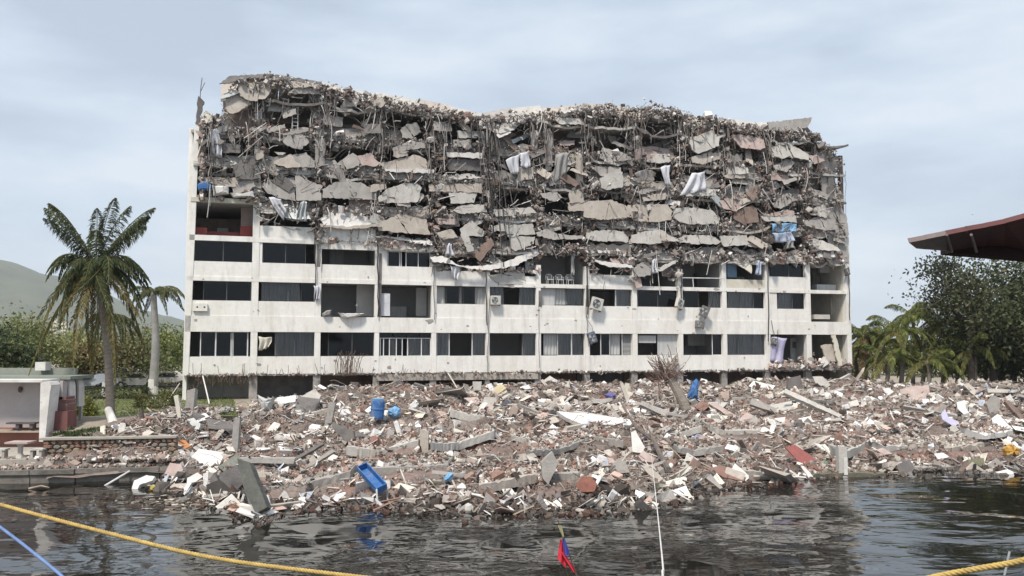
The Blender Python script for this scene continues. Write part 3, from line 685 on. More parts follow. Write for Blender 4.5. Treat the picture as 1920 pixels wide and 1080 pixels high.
PANELS = [
 (Z1, "t", .9, .25, [610,150,690,155,860,130,890,230,840,300,730,310,640,270]), (Z1, "t", .8, .2, [500,320,590,265,640,275,710,355,580,430,540,435,500,400]),
 (Z1, "t", .8, .3, [1075,150,1300,175,1325,200,1120,210]), (Z1, "g", .7, .1, [1070,260,1130,215,1320,215,1340,270]),
 (Z1, "d", 1.1, .5, [480,175,560,100,720,85,850,70,1000,85,1300,135,1320,160,1000,120,760,110,640,130,560,170]), (Z1, "m", 1.0, .3, [455,285,630,225,630,250,460,310]),
 (Z1, "c", .5, .1, [290,470,330,425,370,460,365,510,320,530]), (Z1, "d", .1, .0, [225,520,250,300,300,350,285,400,250,540]),
 (Z1, "g", .5, .1, [870,580,1020,540,1025,575,890,615]), (Z1, "g", .5, .1, [1015,625,1250,575,1250,605,1030,640]), (Z1, "g", .6, .15, [1020,690,1060,640,1190,635,1240,700,1160,760,1060,730]),
 (Z1, "t", .5, .2, [940,880,1080,810,1140,870,1160,920,1060,930,960,900]), (Z1, "g", .5, .1, [1110,820,1220,800,1290,880,1280,925,1150,920]),
 (Z1, "g", .25, 0, [1310,380,1390,370,1375,640,1300,640]), (Z1, "g", .25, 0, [1310,680,1385,680,1380,900,1310,920]), (Z1, "d", -.9, 0, [1460,560,1780,550,1780,670,1460,640]),
 (Z1, "g", .5, .2, [1555,860,1640,800,1700,850,1690,910,1590,940]), (Z1, "p", .5, .2, [1690,830,1800,800,1870,890,1840,915,1730,910]), (Z1, "d", .5, .1, [570,930,690,830,740,830,800,1020,600,1030]),
 (Z1, "b", .3, .2, [650,560,760,500,870,480,880,600,700,660]), (Z1, "b", .1, .1, [560,440,760,400,800,480,640,600,570,560]), (Z1, "t", .45, .1, [760,770,830,780,830,840,780,860]),
 (Z5, "g", .5, .15, [850,60,900,20,1150,0,1250,80,1320,120,1325,210,1150,210,1020,180,890,130]), (Z5, "g", .5, .1, [1390,120,1500,60,1700,60,1830,130,1830,205,1500,195,1390,190]),
 (Z5, "t", .2, .2, [280,10,760,20,790,100,560,95,330,60]), (Z5, "m", .5, .5, [800,260,900,180,1040,230,1210,330,1240,380,1120,380,960,330]),
 (Z5, "w", .4, .3, [1370,380,1470,330,1640,320,1820,390,1840,430,1600,455,1400,430]), (Z5, "t", .55, .1, [1370,430,1600,455,1860,432,1870,455,1600,475,1380,455]),
 (Z2, "t", .8, .2, [75,135,140,140,190,180,150,220,90,195]), (Z2, "g", .3, .1, [320,400,370,360,440,350,470,420,400,470,330,460]), (Z2, "g", .5, .1, [260,550,400,500,500,520,500,555,360,570,260,570]),
 (Z2, "t", .5, .1, [255,575,360,575,360,620,290,635,255,620]), (Z2, "t", .5, .15, [160,680,330,640,420,615,500,650,510,725,300,730,200,725]), (Z2, "w", .6, 0, [200,728,560,732,560,760,210,747]),
 (Z2, "l", .5, .15, [145,960,200,900,330,850,430,850,470,880,440,985,300,1000,150,990]), (Z2, "l", .3, .1, [780,420,930,420,930,470,790,470]), (Z2, "g", .3, .1, [750,490,880,490,880,540,750,540]),
 (Z2, "w", .5, 0, [700,590,960,600,960,640,700,625]), (Z2, "d", .2, 0, [700,650,950,655,950,735,720,735]), (Z2, "l", .5, .3, [690,790,870,765,950,800,700,812]), (Z2, "t", .4, .1, [570,850,950,850,960,920,570,900]),
 (Z2, "l", .5, .1, [720,925,930,920,900,1000,730,1005]), (Z2, "l", 1.0, .5, [1050,360,1180,310,1290,340,1240,400,1130,430,1060,400]), (Z2, "w", 1.0, .3, [1100,440,1200,410,1210,430,1120,470]),
 (Z2, "l", .8, .3, [1580,310,1780,310,1800,360,1620,355]), (Z2, "t", .4, .1, [1290,715,1390,715,1395,800,1270,820]), (Z2, "l", .5, .1, [1590,610,1670,590,1700,690,1580,690]),
 (Z2, "g", .5, .1, [1540,760,1600,700,1690,720,1620,840,1540,850]), (Z2, "g", .2, 0, [1510,440,1550,440,1545,720,1500,720]), (Z2, "t", .3, 0, [1750,620,1800,640,1800,820,1750,820]), (Z2, "w", .3, 0, [1380,430,1430,420,1425,550,1390,550]),
 (Z2, "g", .5, .2, [1460,930,1590,910,1630,960,1560,990,1480,960]), (Z2, "t", .5, .1, [1700,920,1800,890,1810,990,1700,1000]), (Z2, "t", .5, .1, [1690,1010,1810,1000,1820,1070,1700,1070]),
 (Z3, "l", .8, .2, [1035,430,1240,355,1290,430,1280,490,1110,550,1070,520]), (Z3, "p", .8, .25, [1440,400,1500,385,1690,440,1690,510,1640,525,1500,500]), (Z3, "t", .5, .1, [1055,590,1180,560,1300,560,1295,610,1150,650,1060,640]),
 (Z3, "l", .8, .2, [1790,500,1900,480,1930,580,1870,605,1800,580]), (Z3, "g", .5, .2, [240,600,270,510,430,560,490,600,470,620,300,640]), (Z3, "l", .5, .2, [690,620,740,570,850,570,880,630,760,650,690,645]),
 (Z3, "d", -.5, 0, [660,490,870,420,860,560,680,580]), (Z3, "g", .4, .2, [130,660,400,690,400,730,250,760]), (Z3, "l", .5, .05, [230,790,300,750,410,740,410,860,280,885,240,870]),
 (Z3, "g", .5, .2, [555,910,800,840,810,870,600,930]), (Z3, "t", .5, .1, [610,950,800,920,800,970,620,995]), (Z3, "l", .5, .2, [1000,930,1250,890,1260,940,1000,950]),
 (Z3, "t", .5, .2, [1330,770,1400,740,1520,735,1520,780,1400,790]), (Z3, "g", .2, 0, [1540,760,1610,760,1610,920,1540,940]), (Z3, "p", .5, .3, [1310,990,1500,930,1620,970,1450,1070,1340,1050]),
 (Z3, "t", .55, .12, [100,990,300,980,440,1030,475,1060,470,1130,300,1150,90,1120]), (Q1, "t", .55, .12, [890,20,1200,20,1240,80,1220,150,1080,165,930,150,880,80]), (Q1, "l", .55, .12, [1290,60,1380,45,1600,70,1660,130,1640,180,1400,185,1290,140]),
 (Z4, "b", .5, .1, [270,660,370,630,400,650,405,725,320,735,270,700]), (Z4, "g", .5, .2, [510,610,600,550,650,590,560,640,530,630]), (Z4, "p", .4, .2, [450,690,600,650,640,660,640,690]), (Z4, "l", .5, .1, [440,692,660,692,660,730,460,720]),
 (Z4, "g", .5, .15, [725,720,800,700,890,720,900,770,830,780,730,750]), (Z4, "l", .5, .15, [770,640,830,620,870,660,840,700,780,680]), (Z4, "l", .6, .4, [770,820,900,880,920,910,820,905,740,850]),
 (Z4, "l", .55, .12, [180,820,330,815,350,870,200,880,185,850]), (Z4, "l", .5, .2, [350,830,420,870,400,890,350,880]), (Z4, "g", .9, .1, [490,95,745,70,720,120,650,150,500,140]), (Z4, "d", .3, .1, [660,150,720,120,770,190,770,220,680,180]),
 (Z4, "l", .8, .25, [500,250,620,230,720,300,715,335,610,310,520,310]), (Z4, "p", .8, .2, [740,310,820,310,830,340,770,360]), (Z4, "g", .6, .3, [520,370,610,330,650,350,590,410,530,390]), (Z4, "d", -.4, 0, [700,430,870,430,860,500,740,520]),
 (Z4, "g", .3, .1, [880,610,930,600,975,690,985,800,960,850,900,830,905,700]), (Z4, "d", .2, .0, [860,400,890,480,890,600,850,600]),
 (Q1, "l", .55, .15, [500,260,640,240,800,260,840,310,830,350,560,330,500,310]), (Q1, "l", .55, .15, [910,300,1000,260,1150,250,1290,340,1200,350,1050,370,900,350]), (Q1, "l", .55, .15, [1310,330,1400,290,1600,300,1680,350,1640,370,1450,365,1330,350]),
 (Q1, "g", .5, .3, [50,270,150,230,230,280,440,300,430,320,200,325,60,290]), (Q1, "w", .6, .1, [550,490,600,520,860,560,880,580,700,577,580,532]), (Q1, "g", .5, .2, [910,600,1000,540,1060,600,1050,650,950,660]),
 (Q1, "l", .5, .3, [1110,600,1300,510,1310,530,1150,612]), (Q1, "w", .3, .1, [580,430,740,435,735,455,590,450]), (Q1, "p", .3, .5, [710,500,850,490,860,545,720,540]), (Q1, "p", .3, .2, [910,680,970,670,980,750,930,765]),
 (Z7, "t", .5, .12, [170,180,330,110,560,160,580,280,460,270,170,240]), (Z7, "l", .5, .15, [820,70,900,20,1080,20,1090,80,900,95]), (Z7, "l", .5, .15, [1200,60,1500,40,1550,90,1220,120]), (Z7, "l", .6, .1, [890,240,990,170,1090,260,1080,300,960,300,1000,420,950,430,900,310]),
 (Z7, "l", .5, .05, [1300,200,1520,195,1540,280,1320,295]), (Z7, "l", .5, .05, [1340,305,1540,310,1530,370,1380,430,1340,400]), (Z7, "t", .4, .2, [660,270,800,240,850,310,720,320]),
 (Z7, "w", .7, .25, [660,490,760,480,900,560,1100,560,1250,540,1550,410,1570,450,1350,560,1150,600,950,580,800,540,680,530]), (Z7, "b", .1, .1, [760,380,900,340,960,420,1100,420,1150,500,900,480]),
 (Z7, "l", .1, .05, [1150,640,1440,620,1460,720,1240,720]), (Z7, "p", .3, .1, [660,140,820,150,815,195,690,190]), (Z7, "w", .3, .3, [180,290,600,350,600,380,180,300]),
 (ID, "g", .1, .05, [1538,262,1574,302,1563,330,1566,382,1584,398,1590,440,1592,492,1560,492,1545,400,1535,300]), ((1300, 400, 3.376), "t", .1, .2, [830,840,890,835,905,930,850,940]), ((1300, 400, 3.376), "c", .3, .1, [893,780,915,780,945,950,920,955]), (Z4, "c", .35, .3, [275,985,340,960,375,1000,365,1050,330,1020]), (Z4, "w", .4, .2, [790,925,880,915,890,950,800,950]),
]
for f in range(4, 8):
    for b in range(13):
        if f <= INTACT_TOP[b] and not (f == 4 and b in (3, 6, 9, 10, 11, 12)): continue
        if (f == 7 and rng.random() < .35) or (f == 4 and b in (6,)): continue
        k = 1 if rng.random() < .55 else 2; us_ = np.linspace(CM[b] + .25, CM[b + 1] - .25, k + 1)
        for u0, u1 in zip(us_[:-1], us_[1:]):
            z0 = ZF[f] - rng.uniform(.35, .75) + (rng.normal(0, .28) if f > 4 else 0); h = rng.uniform(.75, 1.35); sg = rng.uniform(0, .3); w = u1 - u0 - rng.uniform(.03, .3); n = 7
            lo = [(u0 + w * i / n, z0 - sg * 4 * (i / n) * (1 - i / n) + rng.uniform(-.05, .05)) for i in range(n + 1)]
            hi = [(u0 + w * i / n + rng.uniform(-.06, .06), z0 + h - .7 * sg * 4 * (i / n) * (1 - i / n) + rng.uniform(-.18, .14)) for i in range(n, -1, -1)]
            d = rng.uniform(.05, .3); tl_ = rng.uniform(.05, .45); yw = rng.uniform(-.06, .06); q = [(u - u0, tl_ * (z - z0) + yw * (u - u0), z - z0) for u, z in lo + hi]
            mb = MB(); mb.prism(q, (0, .15, 0)); mb.build("broken_parapet", [LGREY, TAN, GREY, PINK, DGREY, BROWN][rng.choice(6, p=[.14, .28, .34, .06, .10, .08])], BL, base=(u0, -d, z0))
            mb = MB(); lip = [(u - u0, -.12 + rng.uniform(-.05, .05), z - z0 - .02) for u, z in lo]; mb.prism(lip + [(x, y, z - rng.uniform(.14, .24)) for x, y, z in lip[::-1]], (0, .9, .05)); mb.build("slab_lip", [CHALK, LGREY, GREY, GREY, DGREY][rng.integers(5)], BL, base=(u0, -d, z0))
for sheet, c, d, tilt, flat in PANELS:
    q_ = np.array(flat, float).reshape(-1, 2); m_ = q_.mean(0); flat = list(((q_ - m_) * 1.12 + m_).ravel()) if sheet is not ID else flat      # their hidden rims
    panel(sheet, flat, S[c], d + (.18 if d > .15 else 0), tilt, yaw=rng.uniform(-.08, .08))
# thin beams, battens, pipes sticking out of the wreck
for sheet, c, d, w, (x0, y0, x1, y1) in [
 (Z1, "w", .7, .07, (660, 670, 860, 530)), (Z1, "l", .7, .07, (610, 840, 830, 650)), (Z1, "c", .6, .13, (240, 840, 310, 610)), (Z1, "l", .8, .05, (400, 565, 580, 430)), (Z1, "l", .7, .05, (680, 700, 870, 545)),
 (Z1, "l", .6, .05, (830, 600, 900, 760)), (Z2, "w", .7, .08, (425, 850, 490, 785)), (Z2, "w", .7, .1, (220, 760, 260, 815)), (Z2, "t", .6, .08, (1260, 840, 1410, 780)), (Z3, "w", .7, .06, (1680, 880, 1790, 1050)),
 (Z3, "l", .7, .05, (1470, 900, 1500, 790)), (Z4, "l", .9, .1, (650, 185, 760, 235)), (Z4, "w", .7, .07, (435, 520, 520, 640)), (Q1, "w", .7, .06, (1130, 170, 1140, 290)), (Q1, "w", .7, .06, (1190, 170, 1190, 270)),
 (Q1, "w", .7, .06, (1195, 170, 1250, 280)), (Q1, "w", .7, .05, (1520, 190, 1500, 250)), (Q1, "w", .7, .05, (1570, 190, 1600, 300)), (Q1, "w", .7, .05, (1365, 210, 1380, 275)), (Q1, "w", .8, .07, (1105, 430, 1140, 830)),
 (Q1, "w", .8, .06, (1610, 420, 1560, 650)), (Z4, "c", .6, .09, (275, 655, 400, 585)), (Z4, "l", .6, .08, (740, 860, 800, 910)), (Z7, "w", .7, .06, (90, 0, 70, 70))]:
    a = fac(sheet[0] + x0 / sheet[2], sheet[1] + y0 / sheet[2], d); b = fac(sheet[0] + x1 / sheet[2], sheet[1] + y1 / sheet[2], d + rng.uniform(-.3, .3))
    mb = MB(); mb.tube([(0, 0, 0), b - a], w * .5, k=4); mb.build("loose_batten", S[c], BL, base=a)
# roof slab rising behind the torn edge: a long warped plate with a thick rim
rp = [(415, 158), (450, 143), (520, 138), (600, 152), (640, 163), (740, 180), (800, 190), (850, 200), (905, 213), (960, 203), (1010, 197), (1085, 194), (1150, 197), (1200, 203), (1300, 216), (1380, 226), (1450, 235), (1512, 240)]
RP = [(float(fac(x, y, -2.0)[0]), float(fac(x, y, -2.0)[2])) for x, y in rp]
RU = np.array([q[0] for q in RP]); RZ = np.array([q[1] for q in RP])
cut = [RU[0]]
while cut[-1] < RU[-1] - 2.5: cut.append(cut[-1] + rng.uniform(1.8, 4.6))
cut[-1] = float(RU[-1])
for u0, u1 in zip(cut[:-1], cut[1:]):
    za, zb = np.interp([u0, u1], RU, RZ) + rng.normal(0, .07, 2); y0 = rng.uniform(-.1, .35); n = 5; top = []; bot = []
    for i in range(n + 1):
        t = i / n; u = u0 + .03 + (u1 - u0 - .06) * t; z = za + (zb - za) * t
        top.append([(u, y0 + .7 + rng.uniform(-.2, .2), z - rng.uniform(1.0, 1.5)), (u, y0 + 1.7, z - rng.uniform(0, .06)), (u, 2.3, z + .02), (u, DEPTH, z - 1.4)])
    G = np.array(top).reshape(-1, 3); nv = len(G); G = np.concatenate((G, G + np.array((0, .1, -.24)))); q = lambda i, j: i * 4 + j
    F = [(q(i, j), q(i + 1, j), q(i + 1, j + 1), q(i, j + 1)) for i in range(n) for j in range(3)]; F += [tuple(nv + k for k in f_[::-1]) for f_ in F[:]]
    F += [(q(i + 1, 0), q(i, 0), nv + q(i, 0), nv + q(i + 1, 0)) for i in range(n)] + [(q(e_, j), q(e_, j + 1), nv + q(e_, j + 1), nv + q(e_, j)) for e_ in (0, n) for j in range(3)]
    link("roof_slab", np_mesh("roof_slab", G, F, [TAN, LGREY, GREY][rng.choice(3, p=[.5, .25, .25])]), BL)

# edge curve of the wreck's top (building coordinates, a little proud of the facade)
tl = [(362, 232), (378, 215), (420, 218), (428, 165), (450, 152), (520, 147), (600, 163), (640, 172), (730, 186), (800, 204), (880, 216), (915, 226), (960, 218), (1010, 214), (1110, 206), (1200, 203), (1250, 208), (1300, 220), (1350, 226), (1400, 238), (1450, 242), (1520, 252), (1550, 275), (1578, 305)]
TL = np.array([fac(x, y, .6) for x, y in tl])
def top_z(u): return np.interp(u, TL[:, 0], TL[:, 2])
bl = [(360, 368), (478, 376), (488, 415), (590, 440), (598, 455), (706, 455), (712, 462), (806, 466), (820, 505), (1000, 498), (1012, 476), (1095, 478), (1105, 515), (1188, 530), (1270, 532), (1280, 493), (1440, 493), (1590, 496)]
BLn = np.array([fac(x, y, .2) for x, y in bl])
def bot_z(u): return np.interp(u, BLn[:, 0], BLn[:, 2])
DUST = [(0.34, 0.31, 0.285), (0.25, 0.225, 0.205), (0.43, 0.40, 0.37), (0.14, 0.12, 0.108), (0.23, 0.165, 0.14), (0.58, 0.55, 0.52), (0.33, 0.25, 0.22), (0.68, 0.65, 0.62)]
DW = [3, 3, 2.4, 2.6, 1.8, 1.7, 1.0, 1.1]
Umax = float(TL[-1, 0])
parts = []
# pieces lying on the broken floor edges
n = 13000
u = rng.uniform(1.0, Umax, n); f = rng.integers(4, 9, n)
z = np.array([ZF[k] for k in f]) - np.abs(rng.normal(.25, .4, n)); y = -rng.uniform(-1.2, .65, n)
z = np.where(f == 8, top_z(u) - rng.exponential(.35, n) * .9, z); y = np.where(f == 8, rng.uniform(-1.3, .8, n), y)
ok = (z < top_z(u) + .1) & (z > bot_z(u) - .05); u, y, z = u[ok], y[ok], z[ok]; n = len(u)
sz = np.exp(rng.normal(-2.15, .55, n))[:, None] * rng.uniform(.35, 1.3, (n, 3)); sz = np.minimum(sz, .75)
parts.append(chunks_np(np.stack((u, y, z), 1), sz, pick(DUST, n, DW)))
# heavy ragged accumulations on the column lines
for i in range(0, 14):
    cu = CM[i] if i < 13 else CM[13] - .5
    n = 520; uu = np.maximum(cu + rng.normal(0, .40, n), 1.1); zz = rng.uniform(0, 1, n); zz = bot_z(uu) + zz * (top_z(uu) - bot_z(uu)); yy = -rng.uniform(-.8, .55, n)
    ok = uu < Umax
    sz = np.exp(rng.normal(-2.1, .5, n))[:, None] * rng.uniform(.35, 1.4, (n, 3)); sz[:, 2] *= 1.9
    parts.append(chunks_np(np.stack((uu, yy, zz), 1)[ok], np.minimum(sz, .7)[ok], pick(DUST, n, [3, 3.5, 1.6, 3.5, 2.6, .6, 1.5, .25])[ok], jit=.35))
# crest of loose debris along the roof edge
n = 5200; u = rng.uniform(1.0, Umax, n); k_ = rng.random(n) < np.clip((fbm(u * .45 + 7, u * 0 + 2) - .30) / .25, .12, 1); u = u[k_]; n = len(u); bump = np.interp(u, [float(fac(x, 210)[0]) for x in (1100, 1150, 1200, 1260, 1320)], [0, .35, .5, .3, 0])
z = top_z(u) + rng.normal(-.15, .24, n) + .6 * (fbm(u * .5, u * 0 + 2) - .45) + bump * rng.random(n); y = -rng.uniform(-.9, 1.15, n)
sz = np.exp(rng.normal(-2.2, .6, n))[:, None] * rng.uniform(.3, 1.5, (n, 3)); sz[:, 2] *= .6
parts.append(chunks_np(np.stack((u, y, z), 1), np.minimum(sz, .8), pick(DUST, n, [3, 3, 2.4, 2.4, 2, 1.6, 1.2, 1.0]), tilt=.35))
DEB = joined("hanging_debris", parts, TINT, BL, kind="stuff")
# hanging strands: reinforcing bars, cables, shreds
parts = []
def strands(n, u, z, y, ln, rad, cols, drift=.25, k=6, bow=.3):
    t = np.linspace(0, 1, k)[None, :, None]
    p0 = np.stack((u, y, z), 1)[:, None, :]
    dr = np.stack((rng.normal(0, drift, n) * ln, -np.abs(rng.normal(.05, .12, n)) * ln, -ln), 1)[:, None, :]
    b = np.stack((rng.normal(0, bow, n), -np.abs(rng.normal(.15, .2, n)), np.zeros(n)), 1)[:, None, :] * np.sin(t * np.pi)
    pts = p0 + dr * t ** 1.1 + b * ln[:, None, None] * .4 + rng.normal(0, .008, (n, k, 3))
    return strands_np(pts, rad, pick(cols, n, var=.2))
SCOL = [(0.20, 0.185, 0.17), (0.10, 0.092, 0.085), (0.31, 0.29, 0.27), (0.17, 0.14, 0.125), (0.48, 0.455, 0.43)]
n = 560; u = np.clip(np.repeat(np.array(CM), 45)[:n] + rng.normal(0, .6, n), 1.7, Umax); z = np.maximum(top_z(u) - rng.exponential(2.2, n), bot_z(u) + .5)
parts.append(strands(n, u, z, -rng.uniform(.1, 1.0, n), rng.uniform(.4, 2.4, n), rng.uniform(.012, .05, n), SCOL, .13, bow=.07))
n = 700; u = rng.uniform(.8, Umax, n); f = rng.integers(5, 9, n); z = np.array([ZF[k] for k in f]) - rng.uniform(.1, .5, n); z = np.minimum(z, top_z(u))
ok = z > bot_z(u) + .3
parts.append(strands(n, u, z, -rng.uniform(.0, .9, n), rng.uniform(.3, 1.3, n), rng.uniform(.010, .028, n), SCOL, .35)[0:3] if ok.all() else strands(int(ok.sum()), u[ok], z[ok], -rng.uniform(.0, .9, int(ok.sum())), rng.uniform(.3, 1.3, int(ok.sum())), rng.uniform(.010, .028, int(ok.sum())), SCOL, .3, bow=.1))
n = 1700; u = rng.uniform(1.2, Umax - .3, n); w = rng.random(n); z = bot_z(u) + w * (top_z(u) - bot_z(u)); ln = rng.uniform(.3, 1.5, n); d3 = rng.normal(0, 1, (n, 3)) * np.array((1, .4, .9)); d3 /= np.linalg.norm(d3, axis=1)[:, None]
p0 = np.stack((u, -rng.uniform(-.5, .8, n), z), 1)[:, None, :]; t = np.linspace(-.5, .5, 3)[None, :, None]; q3 = p0 + d3[:, None, :] * ln[:, None, None] * t; q3[:, 1] += rng.normal(0, .05, (n, 3))
parts.append(strands_np(q3, rng.uniform(.012, .045, n), pick(SCOL + [(.60, .57, .53)], n), 4))
# bars sticking up out of the crest
n = 420; u = rng.uniform(.8, Umax, n); t = np.linspace(0, 1, 4)[None, :, None]
p0 = np.stack((u, -rng.uniform(-.6, .9, n), top_z(u) - .1), 1)[:, None, :]; dr = np.stack((rng.normal(0, .55, n), rng.normal(0, .3, n), rng.uniform(.0, .5, n)), 1)[:, None, :]
parts.append(strands_np(p0 + dr * t + rng.normal(0, .02, (n, 4, 3)), rng.uniform(.01, .03, n), pick(SCOL, n)))
joined("twisted_bars", parts, TINT, BL, kind="stuff")
# smaller torn pieces between the big panels, each its own part
for k in range(180):
    u = rng.uniform(.8, Umax - .5); f = rng.integers(4, 9); z = ZF[f] - rng.uniform(.2, 2.0)
    if z > top_z(u) - .2 or z < bot_z(u) + .15: continue
    w = rng.uniform(.5, 1.5); h = rng.uniform(.3, 1.0); d = rng.uniform(-1.0, .3); m = 6
    an = np.sort(rng.uniform(0, 2 * math.pi, m)); q = [(w / 2 * math.cos(a) * rng.uniform(.7, 1.1), h / 2 * math.sin(a) * rng.uniform(.7, 1.1)) for a in an]
    tl_ = rng.uniform(-.2, .7); yw = rng.uniform(-.5, .5); mb = MB()
    mb.prism([(x, tl_ * zz + yw * x, zz) for x, zz in ragged(q, .04, .25)], (0, .12, 0))
    mb.build("broken_panel", [GREY, LGREY, TAN, DGREY, BROWN, PINK][rng.choice(6, p=[.28, .2, .2, .16, .1, .06])], BL, base=(u, -d, z))
for k in range(95):
    u = rng.uniform(1.5, Umax - 1); z = bot_z(u) + rng.random() * (top_z(u) - bot_z(u) - .8) + .3
    w = rng.uniform(.9, 2.3); h = rng.uniform(.25, 1.0); d = rng.uniform(.0, .75); ro = rng.normal(0, .45); tl_ = rng.uniform(-.1, .6); yw = rng.uniform(-.4, .4)
    q = ragged([(-w / 2, -h / 2), (w / 2 * rng.uniform(.7, 1), -h / 2 * rng.uniform(.6, 1.2)), (w / 2, h / 2 * rng.uniform(.5, 1)), (-w / 2 * rng.uniform(.6, 1), h / 2)], .05, .25); q = [(x * math.cos(ro) - y * math.sin(ro), x * math.sin(ro) + y * math.cos(ro)) for x, y in q]
    mb = MB(); mb.prism([(x, tl_ * zz + yw * x, zz) for x, zz in q], (0, rng.uniform(.06, .2), 0)); mb.build("broken_panel", [GREY, LGREY, TAN, DGREY, BROWN, PINK, CHALK, METALG][rng.choice(8, p=[.25, .14, .18, .18, .10, .05, .06, .04])], BL, base=(u, -d, z))
# spalled patches on the painted bands
mb = MB()
for k in range(80):
    u = rng.uniform(.5, FLEN - .5); zr = [(zb1 + .1, zs1), (zh1, zf2), (zf2, zs2), (zh2, zf3), (zf3, zs3)][rng.integers(5)]; z = rng.uniform(*zr); 
    if rng.random() < .4: u = CM[rng.integers(1, 13)] + rng.normal(0, .3)
    r_ = np.exp(rng.normal(-2.4, .6)); n = 7; mb.prism([(u + r_ * math.cos(a) * rng.uniform(.5, 1.3), -.054, z + .6 * r_ * math.sin(a) * rng.uniform(.5, 1.3)) for a in np.linspace(0, 2 * math.pi, n, endpoint=False)], (0, .06, 0))
o = mb.build("spalled_patches", GREY, BL); o["kind"] = "stuff"
# pair of bent bars on the free corner
mb = MB(); a = fac(375, 185, .1); mb.tube([a, fac(377, 160, .1), fac(379, 146, .1)], .03); mb.tube([fac(376, 172, .1), fac(384, 155, .1)], .025); mb.build("bent_bar", STEEL, BL)
# bars and torn concrete under the lowest parapets
mb = MB()
for k in range(46):
    x = 365 + k * 2.4 + rng.uniform(-.8, .8); a = fac(x, 705, .15); mb.tube([a, a + np.array((rng.normal(0, .12), -.1, -rng.uniform(.3, .8)))], .018, k=4)
for k in range(40):
    x = rng.uniform(360, 800); a = fac(x, 703, .2); mb.tube([a, a + np.array((rng.normal(0, .15), -.05, rng.uniform(.2, .9)))], .016, k=4)
for k in range(30):
    x = rng.normal(650, 16); a = fac(x, 705, .9); mb.tube([a, a + np.array((rng.normal(0.05, .15), -.05, rng.uniform(.6, 1.5))), a + np.array((rng.normal(.15, .3), -.05, rng.uniform(1.4, 2.0)))], .02, k=4)
o = mb.build("exposed_rebar", STEEL, BL); o["kind"] = "stuff"
# crumbled edge along the first floor
n = 800; u = rng.uniform(.2, FLEN - .3, n); p = np.stack((u, -rng.uniform(-.1, .3, n), zb1 - .05 + rng.normal(0, .06, n)), 1)
sz = np.exp(rng.normal(-2.6, .4, n))[:, None] * rng.uniform(.5, 1.6, (n, 3))
n2 = 700; u2 = rng.uniform(CM[11], CM[13], n2); p2 = np.stack((u2, -rng.uniform(-.9, .35, n2), zb1 + .18 + rng.exponential(.15, n2)), 1)
sz2 = np.exp(rng.normal(-1.7, .4, n2))[:, None] * rng.uniform(.5, 1.4, (n2, 3))
n3 = 900; u3 = rng.uniform(CM[4], CM[13], n3); p3 = np.stack((u3, -rng.uniform(-.5, .15, n3), np.where(u3 < CM[6], zs3 - .2, zh3 + .4) + rng.exponential(.14, n3)), 1); sz3 = np.exp(rng.normal(-2.0, .4, n3))[:, None] * rng.uniform(.5, 1.5, (n3, 3))
joined("crumbled_edge", [chunks_np(p, sz, pick(DUST, n, DW)), chunks_np(p2, sz2, pick(DUST + [(.5, .36, .32)], n2)), chunks_np(p3, sz3, pick(DUST + [(.6, .5, .46)] * 3, n3))], TINT, BL, kind="stuff")
# long cables falling from the roof notch
CAB = M("black_cable", (0.03, 0.03, 0.03), None, 3, 0.6, 0.0)
for (x0, y0, x1, y1, r) in [(905, 225, 930, 490, .05), (912, 228, 944, 500, .035), (920, 230, 952, 480, .04), (900, 240, 925, 420, .03), (926, 235, 968, 420, .03), (935, 300, 940, 520, .025), (895, 230, 905, 380, .03), (930, 260, 958, 470, .03)]:
    mb = MB(); a = fac(x0, y0, .9); pts = []
    for t in np.linspace(0, 1, 9):
        q = fac(x0 + (x1 - x0) * t ** .8, y0 + (y1 - y0) * t, 1.0 + .2 * math.sin(t * 5 + x0)); pts.append(q - a)
    mb.tube(pts, r, k=5); mb.build("hanging_cable", CAB if r > .03 else S["d"], BL, base=a)
for (x0, y0, x1, y1, r) in [(1010, 560, 1011, 690, .02), (648 + 5, 395, 660, 470, .02), (587, 330, 592, 560, .04), (598, 340, 600, 500, .03), (708, 440, 709, 595, .05), (813, 470, 814, 600, .03), (911, 480, 912, 610, .04), (917, 560, 914, 700, .03), (1100, 470, 1101, 590, .05), (1098, 560, 1103, 650, .025), (1277, 480, 1278, 580, .05), (1440, 440, 1441, 640, .045), (1446, 600, 1452, 630, .03), (1150, 300, 1152, 350, .03), (1585, 320, 1586, 420, .02), (1592, 500, 1593, 600, .04)]:
    mb = MB(); a = fac(x0, y0, .25); pts = [fac(x0 + (x1 - x0) * t + rng.normal(0, .8), y0 + (y1 - y0) * t, .2) - a for t in np.linspace(0, 1, 9)]
    mb.tube(pts, r, k=5); mb.build("hanging_cable", CAB if r > .035 else S["d"], BL, base=a)
# broken strips on two columns where the render fell off the brick
for (x, y0, y1) in ((710, 475, 594), (1010, 545, 575), (594, 455, 500), (1099, 535, 575)):
    a = fac(x, y1, .05); c = fac(x + 6, y0, .05); mb = MB(); mb.box(0, c[0] - a[0], 0, .05, 0, c[2] - a[2]); mb.build("bared_brickwork", DGREY, BL, base=a)

